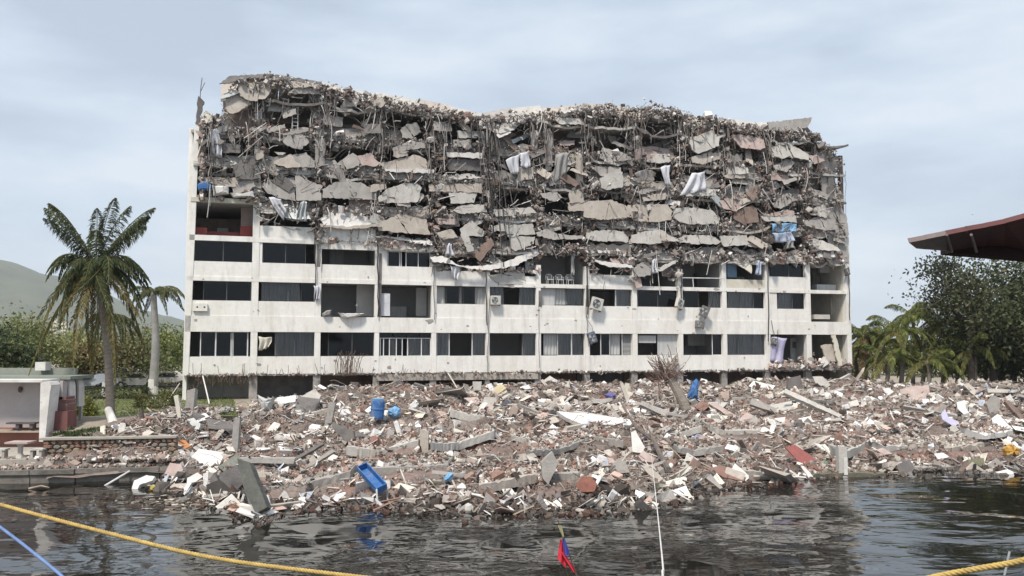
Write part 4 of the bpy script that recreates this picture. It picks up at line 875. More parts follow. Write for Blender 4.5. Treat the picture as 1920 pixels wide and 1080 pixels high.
# ------------------------------------------------------------------ things hanging from or lying in the block
def b2w(p):
    q = FA + FE * p[0] - FN * p[1]
    return np.array((q[0], q[1], p[2] + GZ))
BROT = math.atan2(FE[1], FE[0])
def cloth(sheet, flat4, d, label, mat=CLOTHW, fold=.12, name="hanging_cloth", cat="cloth", jag=.15):
    """flat4: top-left, top-right, bottom-right, bottom-left in crop pixels; hangs in folds"""
    p = [fac(x, y, d) for x, y in px(sheet, flat4)]; nx, ny = 16, 10; V = []
    ph = rng.uniform(0, 6)
    for j in range(ny):
        t = j / (ny - 1)
        for i in range(nx):
            s = i / (nx - 1); q = (p[0] * (1 - s) + p[1] * s) * (1 - t) + (p[3] * (1 - s) + p[2] * s) * t
            q = q + np.array((0.05 * math.sin(t * 5 + ph), -fold * math.sin(s * 13 + ph + t * 1.5) * (.4 + t) - .06 * math.sin(t * 4 + s * 3), (-jag * rng.random() if j == ny - 1 else 0) - .04 * math.sin(s * 6 + ph)))
            V.append(b2w(q))
    V = np.array(V); base = np.array((V[:, 0].mean(), V[:, 1].mean(), V[:, 2].min()))
    me = np_mesh(name, V - base, [(j * nx + i, j * nx + i + 1, (j + 1) * nx + i + 1, (j + 1) * nx + i) for j in range(ny - 1) for i in range(nx - 1)], mat, smooth=True)
    o = link(name, me, None, base); o.modifiers.new("thick", "SOLIDIFY").thickness = .015
    return tag(o, label, cat)
cloth(Z1, [345, 585, 430, 590, 465, 835, 375, 800], .7, "white curtain hanging out of the torn top corner above the palm")
cloth(Z2, [1170, 655, 1290, 600, 1280, 745, 1215, 770], .9, "white sheet draped beside a pale panel under the roof notch")
cloth(Z2, [1290, 605, 1362, 580, 1370, 705, 1290, 708], .8, "square white bedsheet hanging flat under the roof notch", fold=.03)
cloth(Z2, [1585, 620, 1690, 590, 1670, 740, 1560, 840], .8, "grey torn sheet hanging in the third storey from the top, mid block", mat=CLOTHG)
cloth(Z3, [1050, 745, 1165, 730, 1165, 880, 935, 945], .8, "white curtain blown sideways out of an upper room")
cloth(Z3, [530, 745, 660, 690, 660, 800, 560, 800], .6, "grey cloth slung between two slabs high on the block", mat=CLOTHG)
cloth(Z3, [755, 690, 845, 665, 850, 850, 815, 850], .7, "narrow white cloth strip hanging below a slab edge")
cloth(Z5, [880, 190, 990, 205, 1040, 300, 1010, 395], .7, "white rag caught on the crumpled metal sheet")
cloth(Z5, [1165, 230, 1220, 230, 1225, 400, 1130, 395], .7, "white rag tangled in wire beside the crumpled metal sheet", mat=METALG)
cloth(Z7, [770, 370, 800, 370, 830, 470, 740, 460], .8, "small white rag standing on the long sagging slab")
cloth(Z7, [780, 560, 870, 590, 860, 690, 810, 670], .5, "white cloth hanging over the parapet below the sagging slab")
cloth(Q1, [1060, 520, 1100, 500, 1120, 630, 1055, 630], .6, "white cloth hanging over the collapsed bay with a leaning slab")
cloth(Q1, [345, 480, 375, 480, 365, 640, 340, 640], .1, "pale curtain at the side of the room with white chairs", mat=CLOTHL)
cloth(Z4, [405, 975, 440, 980, 430, 1060, 395, 1060], .35, "light blue curtain blowing out beside the slate blue panel", mat=M("ice_blue_cloth", (0.46, 0.53, 0.66)))
cloth(Z4, [500, 800, 620, 795, 640, 850, 520, 850], .6, "pale blue sheet spilling over a ledge under the blue tarpaulin", mat=M("ice_blue_cloth", (0.46, 0.53, 0.66)))
cloth(Z4, [490, 738, 650, 742, 650, 790, 500, 790], .55, "bright blue tarpaulin bundled in a collapsed room", mat=LBLUE, name="tarpaulin", cat="tarpaulin")
cloth(ID, [1447, 632, 1476, 634, 1466, 682, 1444, 676], .15, "lavender curtain pulled out of the wrecked lowest room", mat=LAV, fold=.05)
cloth(Z4, [590, 850, 630, 850, 640, 890, 570, 900], .6, "grey tent-shaped cloth over a ledge in the collapsed part", mat=CLOTHG)
cloth(ID, [588, 535, 599, 537, 600, 562, 590, 560], .2, "striped rag snagged on the split column")
def blob(sheet, flat, d, mat, name, label, cat, th=.25):
    """a soft lying thing (mattress, bundle): outline with rounded, sagging thickness"""
    p = ragged(px(sheet, flat), .6, 6); q = [fac(x, y, d) for x, y in p]; c = np.mean(q, 0); n = len(q)
    rings = [(1.0, 0.12), (.92, -.02), (.6, -.08)]
    V = [b2w(c + (v - c) * s + np.array((0, -th * (1 - s) * 1.2 + yy, 0))) for s, yy in rings for v in q] + [b2w(v + np.array((0, th, 0))) for v in q]
    F = [(r * n + i, r * n + (i + 1) % n, (r + 1) * n + (i + 1) % n, (r + 1) * n + i) for r in range(2) for i in range(n)] + [(3 * n + i, 3 * n + (i + 1) % n, (i + 1) % n, i) for i in range(n)]
    mb = MB(); mb.add(V, F); mb.f.append(tuple(range(2 * n, 3 * n))); mb.f.append(tuple(range(4 * n - 1, 3 * n - 1, -1)))
    return tag(mb.build(name, mat, smooth=False), label, cat)
blob(Z5, [370, 80, 520, 90, 525, 160, 380, 180], .4, CHALK, "mattress", "upright white mattress beside the blue bundle on the corner ledge", "mattress")
blob(Z5, [530, 150, 640, 160, 740, 130, 760, 190, 560, 190], .5, CHALK, "mattress", "flat white mattress on the corner ledge above the open red room", "mattress")
blob(Z5, [240, 70, 290, 40, 370, 80, 370, 130, 250, 130], .45, BLUE, "cloth_bundle", "dark blue bundle on the corner ledge above the open red room", "bundle")
cloth(ID, [485, 631, 511, 633, 505, 650, 486, 655], -.1, "crumpled cream curtain bunched in a lowest floor window", mat=CREAM, fold=.08)
blob(ID, [633, 586, 645, 588, 668, 587, 684, 588, 668, 594, 648, 597, 640, 594], .35, CHALK, "mattress", "dirty white mattress slipping over the edge of an open room", "mattress")
blob(ID, [604, 588, 612, 582, 622, 581, 620, 590, 606, 594], .2, CLOTHG, "cloth_bundle", "grey bundle beside the slipping mattress", "bundle")
mb = MB(); a = b2w(fac(711, 592, -.3)); 
o = empty("door_panel", a, BROT, "white door leaf leaning at the edge of an open second storey room", "door")
w_ = fac(731, 592, -.3)[0] - fac(711, 592, -.3)[0]; h_ = fac(711, 550, -.3)[2] - fac(711, 592, -.3)[2]
mb.box(0, w_, 0, .05, 0, h_); mb.build("leaf", CLOTHW, o)
for k in range(2): mb = MB(); mb.box(.1, w_ - .1, -.012, -.002, .15 + k * h_ * .48, .15 + k * h_ * .48 + h_ * .36); mb.build("raised_panel", CLOTHW, o)
# air conditioners
ACM = M("off_white_casing", (0.60, 0.58, 0.52), (0.50, 0.48, 0.43), 3, 0.5, 0.05, fine=0.1, spec=0.5)
FAN = M("black_fan", (0.05, 0.05, 0.05), None, 3, 0.6, 0.0)
def aircon(x, y, d, w, h, roll, yaw, label, face=ACM):
    r = empty("air_conditioner", b2w(fac(x, y, d)), BROT + yaw, label, "air conditioner", "air conditioners left on the wrecked facade"); r.rotation_euler[1] = roll
    mb = MB(); mb.box(-w / 2, w / 2, -.16, .16, -h / 2, h / 2); b = mb.build("casing", face, r)
    md = b.modifiers.new("bevel", "BEVEL"); md.width = .03; md.segments = 2
    mb = MB(); rr = h * .36; k = 20
    for q in (1.0, .72, .44):
        mb.tube([(rr * q * math.cos(2 * math.pi * i / k) - w * .1, -.175, rr * q * math.sin(2 * math.pi * i / k)) for i in range(k + 1)], .012, k=4)
    mb.build("fan_grille", METALG, r)
    mb = MB(); mb.tube([(-w * .1, -.165, 0), (-w * .1, -.161, 0)], rr, k=20); mb.build("fan", FAN, r)
    mb = MB()
    for i in range(3):
        a = i * 2.1; mb.prism([(-w * .1, -.17, 0), (-w * .1 + rr * .9 * math.cos(a), -.17, rr * .9 * math.sin(a)), (-w * .1 + rr * .9 * math.cos(a + .7), -.17, rr * .9 * math.sin(a + .7))], (0, .003, 0))
    mb.build("fan_blade", METALG, r)
    mb = MB(); mb.box(-w * .45, -w * .38, -.12, .2, -h / 2 - .08, -h / 2); mb.box(w * .38, w * .45, -.12, .2, -h / 2 - .08, -h / 2); mb.build("bracket", STEEL, r)
    mb = MB(); mb.tube([(w * .4, 0, h / 2), (w * .5, .05, h * .9), (w * .3, .1, h * 1.5), (w * .35, .15, h * 2.0)], .02, k=5); mb.build("cable", CAB, r)
aircon(929, 563, .35, .85, .75, .0, 0, "cream air conditioner standing upright on brackets above the window line")
aircon(1119, 570, .5, 1.05, 1.05, .25, .1, "large white air conditioner tilting over the white parapet")
aircon(1274, 569, .45, .8, .85, .35, .4, "cream air conditioner hanging tilted from the column")
aircon(1321, 584, .5, .75, .95, .4, -.4, "dark-faced air conditioner swinging in front of bare brackets", DGREY)
aircon(1312, 608, .45, .8, .65, .1, -.3, "dark small air conditioner below the bare brackets", DGREY)
aircon(1110, 633, .4, .7, .95, -.35, .1, "blue grey grille unit hanging by a cable in front of a window", M("blue_grey_grille", (0.13, 0.16, 0.24)))
aircon(1266, 677, .3, .6, .6, 0, 0, "small white air conditioner on the lowest parapet above the palm trunk")
aircon(1452, 640, .3, .5, .6, .3, 0, "small dark air conditioner swinging beside the lavender curtain", DGREY)
aircon(1588, 509, .4, .5, .6, -.3, .3, "small grey air conditioner on the free corner beside the palms", DGREY)
mb = MB(); a = fac(361.5, 583, .22); c = fac(389, 569, .22); mb.box(0, c[0] - a[0], 0, .2, 0, c[2] - a[2])
o = empty("air_conditioner_box", b2w(a), BROT, "white box bracket fixed to the parapet at the corner near the palms", "bracket"); mb.build("casing", WHITE, o)
for t in (.3, .8): mb = MB(); mb.tube([(t * (c[0] - a[0]), -.01, .3), (t * (c[0] - a[0]), .05, .3)], .07, k=8); mb.build("painted_hole", FAN, o)  # solid black discs, their colour standing in for the dark of holes
# white chairs on the open balcony
for k, (x, lab) in enumerate(((1031, "white wire chair nearest the column of the open balcony room"), (1050, "middle of the three white wire chairs on the open balcony"), (1069, "white wire chair nearest the torn curtain on the open balcony"))):
    p = b2w(fac(x, 532, -.5)); p[2] = ZF[3] - .02 + GZ
    r = empty("balcony_chair", p, BROT, lab, "chair", "white chairs on the balcony")
    mb = MB(); mb.box(-.25, .25, -.22, .25, .42, .46); mb.build("seat", FRAME, r)
    for sx in (-.24, .24):
        for sy in (-.2, .24): mb = MB(); mb.tube([(sx, sy, 0), (sx * .95, sy, .43)], .022, k=5); mb.build("leg", FRAME, r)
    mb = MB()
    for i in range(6): mb.tube([(-.25 + i * .1, .25, .45), (-.25 + i * .1, .31, .86)], .014, k=4)
    mb.tube([(-.28, .25, .45), (-.28, .31, .8), (-.2, .32, .92), (.2, .32, .92), (.28, .31, .8), (.28, .25, .45)], .025, k=5); mb.build("backrest", FRAME, r)
    mb = MB()
    for sx in (-.28, .28): mb.tube([(sx, -.2, .43), (sx, -.2, .66), (sx, .28, .68)], .02, k=5)
    mb.build("armrest", FRAME, r)
# corner balcony seats stacked in the top floor: ladder-like white frame
r = empty("metal_ladder", b2w(fac(553, 243, .4)), BROT, "white metal ladder frame hanging in an upper room", "ladder")
L0 = fac(553, 243, .4)
for sx in (-.22, .22): mb = MB(); mb.tube([(sx, 0, 0), (sx * .9, .05, 2.1)], .03, k=5); mb.build("rail", FRAME, r)
for i in range(6): mb = MB(); mb.tube([(-.22, 0, .3 + i * .3), (.22, 0, .3 + i * .3)], .02, k=5); mb.build("rung", FRAME, r)
# ------------------------------------------------------------------ rubble in front of the block
nx, ny = 260, 150
XS = np.linspace(-20.5, 62, nx); V = []
for x in XS:
    s = float(shore(x)); b = float(back(x)) + 2.5
    if x < -12: s = max(s, quay_y(x) + 1.0) if x < -15.2 else s
    ys = np.linspace(s - 1.2, b, ny); z = HZ(np.full(ny, x), ys)
    V.append(np.stack((np.full(ny, x), ys, z - .05), 1))
V = np.concatenate(V)
F = np.array([(i * ny + j, (i + 1) * ny + j, (i + 1) * ny + j + 1, i * ny + j + 1) for i in range(nx - 1) for j in range(ny - 1)])
RUBM = M("crushed_masonry", (0.24, 0.20, 0.175), (0.14, 0.11, 0.095), 0.5, 1.0, 0.9, fine=0.5, stain=(0.28, (0.27, 0.16, 0.13), 0.50, 0.68, (1, 1, 1)))  # base darkened so its colour also paints shade in the hollows between pieces
tag(link("rubble_mound", np_mesh("rubble_mound", V, F, RUBM)), "grey brown mound of crushed masonry under the loose rubble", "rubble", kind="stuff")

EDGES = []
def scatter(n, x0=-19.5, x1=60.0, bias=1.0, mg=3):
    """points on the heap, denser toward the water where they show larger"""
    x = rng.uniform(x0, x1, n); t = rng.random(n) ** bias
    s = shore(x) + .1; b = back(x) + 1.0
    s = np.where(x < -15.2, np.maximum(s, 39.5), s)
    y = s + t * (b - s)
    keep = np.abs(x / y) < 0.68
    x, y = x[keep], y[keep]; z = HZ(x, y)
    if EDGES: k = clear_of_edges(x, y, z + .1, mg); x, y, z = x[k], y[k], z[k]
    return x, y, z
RUB = [(0.32, 0.28, 0.245), (0.22, 0.19, 0.165), (0.46, 0.425, 0.385), (0.70, 0.67, 0.63), (0.23, 0.125, 0.10), (0.30, 0.19, 0.15), (0.37, 0.29, 0.245), (0.13, 0.105, 0.09), (0.43, 0.35, 0.305), (0.07, 0.058, 0.05)]  # extra dark tones put shadow contrast between the pieces into the colour
RW0 = np.array([3.0, 2.4, 2.4, 1.5, 1.9, 1.8, 2.0, 1.6, 1.2, .6])
def rub_tint(x, y):
    """patches richer in brick, patches richer in plaster"""
    a = np.clip((fbm(x * .35 + 3, y * .5 + 8) - .38) / .2, 0, 1); n = len(x)
    brick = pick(RUB, n, [1.2, 1.4, .8, .6, 4.0, 3.2, 2.4, 2.2, 1.4, 1.2]); pale = pick(RUB, n, [3.0, 2.2, 2.8, 2.0, .7, 1.0, 1.8, 2.0, 1.2, 1.2])
    return np.where((rng.random(n) < a)[:, None], brick, pale)
# big pieces read off the photograph: collapsed floor plates
SLABTOP = []
def slab_edge(sheet, flat, thick, label, mat=LGREY, deep=2.4, name="fallen_floor_slab", lift=.12, slope=.10):
    """collapsed floor plate: its front edge follows the outline, the plate runs back into the heap"""
    p = px(sheet, flat); p = [p[0]] + [((a[0] + b[0]) / 2, (a[1] + b[1]) / 2 + .6) for a, b in zip(p[:-1], p[1:]) for _ in (0,)] + [p[-1]] if len(p) == 2 else p
    base = [hit(x, y) for x, y in p]
    Ym = np.mean([b[1] for b in base])
    # smooth depth along the edge so the plate stays one plate
    Yf = np.polyfit(np.arange(len(base)), [b[1] for b in base], 1) if len(base) > 1 else [0, Ym]
    off = min(0.0, min(b[1] - float(np.polyval(Yf, i)) for i, b in enumerate(base))) - 1.1
    pts = [P(x, y, float(np.polyval(Yf, i)) + off) for i, (x, y) in enumerate(p)]
    th = thick / sheet[2] * Ym / FPX
    EDGES.append((np.array([q[0] for q in p]), np.array([q[1] for q in p]), thick / sheet[2], max(q[1] for q in pts)))
    n = len(pts); V = []
    m = 9; fine = []
    for i in range(n - 1):
        for k in range(m): fine.append(pts[i] * (1 - k / m) + pts[i + 1] * (k / m))
    fine.append(pts[-1]); n = len(fine)
    for q in fine:
        j = rng.uniform(-.025, .025)
        V += [q + np.array((0, j + rng.uniform(0, .05), -th * rng.uniform(.92, 1.06))), q + np.array((0, j, rng.choice([-.07, -.02, -.01, 0, 0, .01, .015]))), q + np.array((0, .7, .04 + rng.uniform(-.03, .03))), q + np.array((rng.uniform(-.2, .2), deep + rng.uniform(-.4, .4), slope * deep * .4)), q + np.array((0, deep, -th - .2))]
    F = [(i * 5 + j, (i + 1) * 5 + j, (i + 1) * 5 + j + 1, i * 5 + j + 1) for i in range(n - 1) for j in range(4)] + [((i + 1) * 5, i * 5, i * 5 + 4, (i + 1) * 5 + 4) for i in range(n - 1)] + [(4, 3, 2, 1, 0), tuple((n - 1) * 5 + k for k in range(5))]
    SLABTOP.append((np.array(fine), deep)); mb = MB(); mb.add(V, F); return tag(mb.build(name, mat), label, "concrete slab", "collapsed floor slabs")
for a in [
 (Y7, [700, 890, 800, 893, 1050, 868, 1370, 780], 42, "long curved floor slab at the water's edge, nearest the blue trough", GREY),
 (Y7, [1340, 600, 1480, 622, 1600, 628, 1860, 560], 48, "bowed white-edged floor slab below the blue barrel", LGREY),
 (Y7, [1470, 762, 1920, 748, 2070, 730], 42, "floor slab edge just above the tilted blue trough", GREY),
 (Y8, [410, 572, 500, 582, 620, 574, 870, 492], 40, "bowed floor slab between two upright posts, mid heap", LGREY),
 (Y8, [760, 880, 1180, 800], 48, "straight floor slab sloping up towards the snapped column at the water", TAN),
 (Y8, [1290, 800, 1480, 795], 38, "short slab edge beside the brick lump near the water", GREY),
 (Y8, [550, 335, 700, 378, 800, 382], 40, "curved pale slab with a white top, upper middle of the heap", LGREY),
 (Y8, [1100, 632, 1260, 626, 1340, 622, 1550, 540], 30, "thin bowed slab above the red patch of brick", GREY),
 (Y8, [990, 520, 1080, 545, 1180, 545], 28, "short pale slab edge beside the weeds, mid heap", LGREY),
 (Y8, [1580, 530, 1800, 560], 40, "slab ending at the broken white drum", GREY),
 (X1, [890, 450, 1000, 490, 1260, 486], 34, "bowed slab with white patches behind the purple cloth", LGREY),
 (X1, [660, 505, 830, 455], 32, "short slab rising to the right of the bent branch", LGREY),
 (X1, [650, 605, 780, 628, 980, 600], 32, "bowed slab under the grey blue bundle", GREY),
 (X1, [1100, 775, 1250, 785, 1340, 805], 40, "slab hanging over dark water beside the brown sheet", GREY),
 (X2, [340, 640, 510, 560], 42, "slab rising from the white-patched concrete post", LGREY),
 (X2, [600, 600, 800, 602, 930, 570], 36, "bowed slab under white plaster crumbs near the far palms", LGREY),
 (X2, [1050, 620, 1380, 572], 34, "straight slab near the far edge of the heap over dry leaves", TAN),
 (X2, [1340, 520, 1540, 490], 26, "white floor slab sloping up near the frame's far edge", CHALK),
 (X2, [830, 755, 1110, 750], 42, "low slab awash at the waterline near the boulders", GREY),
 (X2, [90, 808, 280, 800, 620, 800], 26, "thin mossy slab edge at the waterline behind the concrete post", M("mossy_concrete", (0.20, 0.185, 0.14), (0.12, 0.115, 0.085), 1.5)),
]:
    slab_edge(a[0], a[1], a[2] * 1.3, a[3], a[4])
ps = []
for fine, deep in SLABTOP:
    Ln = float(np.linalg.norm(fine[-1] - fine[0])); n = int(Ln * 90); i = rng.integers(0, len(fine) - 1, n); f = rng.random((n, 1)); q = fine[i] * (1 - f) + fine[i + 1] * f
    v = rng.uniform(.05, 1, n) ** .9; q = q + np.stack((np.zeros(n), v * deep, .05 + .04 * v * deep * .4 + .25 * np.clip(v - .25, 0, 1)), 1); ps.append(q)
ps = np.concatenate(ps); n = len(ps); sz = np.exp(rng.normal(-2.75, .5, n))[:, None] * rng.uniform(.4, 1.5, (n, 3))
tag(joined("slab_rubble", [chunks_np(ps, sz, rub_tint(ps[:, 0], ps[:, 1]), tilt=.45)], TINT, kind="stuff"), "small lumps of brick and plaster lying on the fallen floor slabs", "rubble")
def clear_of_edges(x, y, z, mg=3):
    """leave the exposed slab edges free of loose pieces"""
    ax = x / y; keep = np.ones(len(x), bool); yc = y * _cp + (z - CAM_Z) * _sp; up = (z - CAM_Z) * _cp - y * _sp
    qx = 960 + FPX * x / yc; qy = 540 - FPX * up / yc
    for ex, ey, tp, Yd in EDGES:
        e = np.interp(qx, ex, ey); keep &= ~((qx > ex[0] - 2) & (qx < ex[-1] + 2) & (qy > e - mg) & (qy < e + tp + mg + (6 if mg > 0 else 3)) & (y < Yd + .5))
    return keep
def wet(t, z): return t * np.interp(z, [-.1, .12, .35], [.32, .45, 1.0])[:, None]      # soaked pieces are darker
parts = []
n = 1500; x = rng.uniform(-13.5, 45, n); y = shore(x) - rng.exponential(.35, n); sz = np.minimum(np.exp(rng.normal(-2.5, .5, n)), .22)[:, None] * rng.uniform(.4, 1.5, (n, 3)); parts.append(chunks_np(np.stack((x, y, rng.uniform(-.12, .04, n)), 1), sz, wet(rub_tint(x, y), np.zeros(n)), tilt=.4))
for n, m, sd, cap, bias, lift, jit in ((95000, -2.95, .42, .28, 1.25, .03, .3), (13000, -2.45, .40, .40, 1.15, .06, .3), (900, -1.7, .35, .6, 1.1, .10, .28)):
    x, y, z = scatter(n, bias=bias, mg=-4 if m < -2.8 else 3); n = len(x)
    sz = np.exp(rng.normal(m, sd, n))[:, None] * rng.uniform(.4, 1.5, (n, 3)); sz = np.minimum(sz, cap)
    sz[:, 2] *= rng.choice([.35, .7, 1.0], n); sz *= (.45 + 1.25 * np.clip((fbm(x * .55 + 31, y * .55 + 5) - .25) / .4, 0, 1))[:, None]
    parts.append(chunks_np(np.stack((x, y, z + lift * rng.random(n) + .2 * sz[:, 2]), 1), sz, wet(rub_tint(x, y) * (.58 if m < -2.8 else .85) + np.array((.31, .27, .24)) * (.42 if m < -2.8 else .15), z), tilt=.45, jit=jit))
tag(joined("loose_rubble", parts, TINT, kind="stuff"), "countless small lumps of brick and plaster over the collapsed floors", "rubble")
# splinters, battens, bars and wires lying about
parts = []
x, y, z = scatter(6000, bias=1.2); n = len(x); ln = rng.uniform(.25, 1.3, n); a = rng.uniform(0, 2 * np.pi, n); el = rng.normal(.1, .35, n)
dr = np.stack((np.cos(a) * np.cos(el), np.sin(a) * np.cos(el), np.sin(el)), 1) * ln[:, None]; t = np.linspace(-.5, .5, 3)[None, :, None]
pts = np.stack((x, y, z + .1), 1)[:, None, :] + dr[:, None, :] * t; pts[:, 1] += rng.normal(0, .03, (n, 3))
parts.append(strands_np(pts, rng.uniform(.012, .05, n), pick([(.62, .59, .55), (.30, .24, .19), (.14, .12, .11), (.42, .36, .30), (.5, .48, .46), (.24, .15, .12)], n), 4))
x, y, z = scatter(2200, bias=1.1); n = len(x); k = 6; t = np.linspace(0, 1, k)
ln = rng.uniform(.4, 1.6, n); a = rng.uniform(0, 2 * np.pi, n); arch = rng.uniform(.05, .5, n)
pts = np.stack((x[:, None] + np.cos(a)[:, None] * ln[:, None] * t, y[:, None] + np.sin(a)[:, None] * ln[:, None] * t, (z + .02)[:, None] + arch[:, None] * np.sin(np.pi * t * rng.uniform(.5, 1, (n, 1)))), 2) + rng.normal(0, .03, (n, k, 3))
parts.append(strands_np(pts, rng.uniform(.008, .018, n), pick([(.15, .12, .10), (.22, .15, .12), (.35, .31, .28)], n)))
tag(joined("splintered_battens", parts, TINT, kind="stuff"), "splintered battens and twisted reinforcing bars strewn over the rubble", "debris")
# torn plates and sheets, too many to count
x, y, z = scatter(3200, bias=1.15); n = len(x); sz = np.stack((rng.uniform(.2, .85, n), rng.uniform(.15, .55, n), rng.uniform(.015, .06, n)), 1)
tag(joined("sheet_scraps", [chunks_np(np.stack((x, y, z + .12), 1), sz, pick([(.72, .71, .70), (.60, .57, .52), (.45, .40, .35), (.52, .38, .32), (.30, .27, .25), (.42, .45, .50), (.68, .62, .52)], n, [3, 3, 3, 1.3, 2, .6, 1.2]), tilt=.35, jit=.2)], TINT, kind="stuff"), "torn plasterboard and sheet scraps strewn over the rubble", "debris")

LOOSE = []
# long broken beams and wide plates
def block_mesh(name, i, mat, flat=.4):
    r = np.random.default_rng(700 + i); V = _BV * np.array((1, .7, flat)) + r.uniform(-.16, .16, (8, 3)) * np.array((1, .8, flat))
    me = bpy.data.meshes.new(name); me.from_pydata([tuple(v) for v in V], [], [tuple(f) for f in _BF]); me.update(); me.materials.append(mat); return me
BE_ = [block_mesh("fallen_beam", 80 + i, [GREY, LGREY, TAN, DGREY, GREY][i % 5], 1.0) for i in range(8)]
for me in BE_:
    v = np.array([tuple(q.co) for q in me.vertices]); v = _BV * np.array((1, .085, .075)) + (v - _BV * np.array((1, .7, 1.0))) * np.array((.12, .12, .09)); me.vertices.foreach_set("co", v.astype(np.float32).ravel()); me.update()
def strew(name, meshes, n, s0, s1, label, cat, group, el):
    x, y, z = scatter(n * 3, -16, 46, 1.2); k = clear_of_edges(x, y, z + .2, 14); x, y, z = x[k][:n], y[k][:n], z[k][:n]
    for i in range(len(x)):
        s = rng.uniform(s0, s1); o = link(name, meshes[rng.integers(len(meshes))], None, (x[i], y[i], z[i] + .16)); o.scale = (s,) * 3; o.rotation_euler = (rng.normal(0, .3), rng.normal(0, el), rng.choice([0, math.pi]) + rng.normal(.1, .75)); tag(o, label, cat, group); LOOSE.append((o, s, "long beam" if cat == "beam" else "broad floor plate"))
strew("fallen_beam", BE_, 52, 1.6, 3.6, "long grey broken concrete beam lying across the rubble", "beam", "broken beams in the rubble", .16)
PL_ = [block_mesh("broken_floor_plate", 120 + i, [LGREY, GREY, TAN, CHALK, DGREY][i % 5], .085) for i in range(8)]
strew("broken_floor_plate", PL_, 20, 1.3, 2.3, "broad broken floor plate tilted in the rubble", "slab piece", "broad plates in the rubble", .3)
# countable lumps: the largest loose pieces, each a thing
def lump_mesh(name, i, mat):
    r = np.random.default_rng(500 + i); mb = MB(); nr, k = 4, 8; V = []
    for j, z in enumerate((-.5, -.22, .2, .5)):
        for q in range(k):
            a = 2 * math.pi * q / k + r.uniform(-.25, .25); rad = (.5 if j in (1, 2) else .33) * r.uniform(.7, 1.15)
            V.append((rad * math.cos(a), rad * math.sin(a) * .8, z * r.uniform(.75, 1.0)))
    F = [(j * k + q, j * k + (q + 1) % k, (j + 1) * k + (q + 1) % k, (j + 1) * k + q) for j in range(3) for q in range(k)] + [tuple(range(k))[::-1], tuple(range(3 * k, 4 * k))]
    me = bpy.data.meshes.new(name); me.from_pydata(V, [], F); me.update(); me.materials.append(mat); return me
CM_ = [lump_mesh("concrete_chunk", i, [GREY, LGREY, TAN, DGREY][i % 4]) for i in range(4)] + [block_mesh("concrete_chunk", i, [GREY, LGREY, TAN, DGREY][i % 4], .55) for i in range(40, 50)]
PM_ = [block_mesh("plaster_slab_piece", i, [CHALK, LGREY, CHALK, PINK, CREAM][i % 5], .16) for i in range(10)]
BM_ = [block_mesh("brick_wall_piece", i, [BRICKM, PINK, BROWN][i % 3], .5) for i in range(6)]
def lay(name, meshes, n, s0, s1, label, cat, group, tilt):
    x, y, z = scatter(n * 3, -18, 45, 1.15); k = clear_of_edges(x, y, z + .2, 11); x, y, z = x[k][:n], y[k][:n], z[k][:n]
    for i in range(len(x)):
        s = rng.uniform(s0, s1)
        o = link(name, meshes[rng.integers(len(meshes))], None, (x[i], y[i], z[i] + s * .12)); o.scale = (s, s, s * rng.uniform(.7, 1.1))
        o.rotation_euler = (rng.normal(0, tilt), rng.normal(0, tilt), rng.uniform(0, 6.28)); tag(o, label, cat, group); LOOSE.append((o, s, cat))
lay("concrete_chunk", CM_, 90, .3, .75, "jagged grey concrete chunk lying loose in the rubble", "concrete chunk", "concrete chunks in the rubble", .5)
lay("plaster_slab_piece", PM_, 100, .5, 1.15, "flat pale broken slab piece lying in the rubble", "slab piece", "slab pieces in the rubble", .35)
lay("brick_wall_piece", BM_, 20, .3, .7, "reddish lump of broken brick wall lying in the rubble", "brick lump", "brick lumps in the rubble", .4)

# big pieces read off the photograph
def sheet_on(sheet, flat, label, mat, name, cat, lean=45, th=.08, group=None, rag=True, lift=.0, base_i=None, fwd=.25):
    """flat piece standing or leaning on the heap: outline placed on a plane through its lowest point, leaning back by 'lean' degrees"""
    p = px(sheet, flat); i = base_i if base_i is not None else int(np.argmax([q[1] for q in p])); b = hit(*p[i]); b[1] -= fwd; b[2] = P(p[i][0], p[i][1], b[1])[2]
    nrm = np.array((rng.uniform(-.15, .15), -math.cos(R(lean)), math.sin(R(lean)))); nrm /= np.linalg.norm(nrm); pts = []
    for x, y in (ragged(p, .5, 7) if rag else p):
        a, c = ray(x, y); d = np.array((a, 1.0, c)); o = np.array((0, 0, CAM_Z)); Y = np.dot(b - o, nrm) / np.dot(d, nrm); Y = min(max(Y, b[1] - 4), b[1] + 6); pts.append(o + d * Y)
    mb = MB(); mb.prism(pts, -nrm * th); return tag(mb.build(name, mat), label, cat, group)
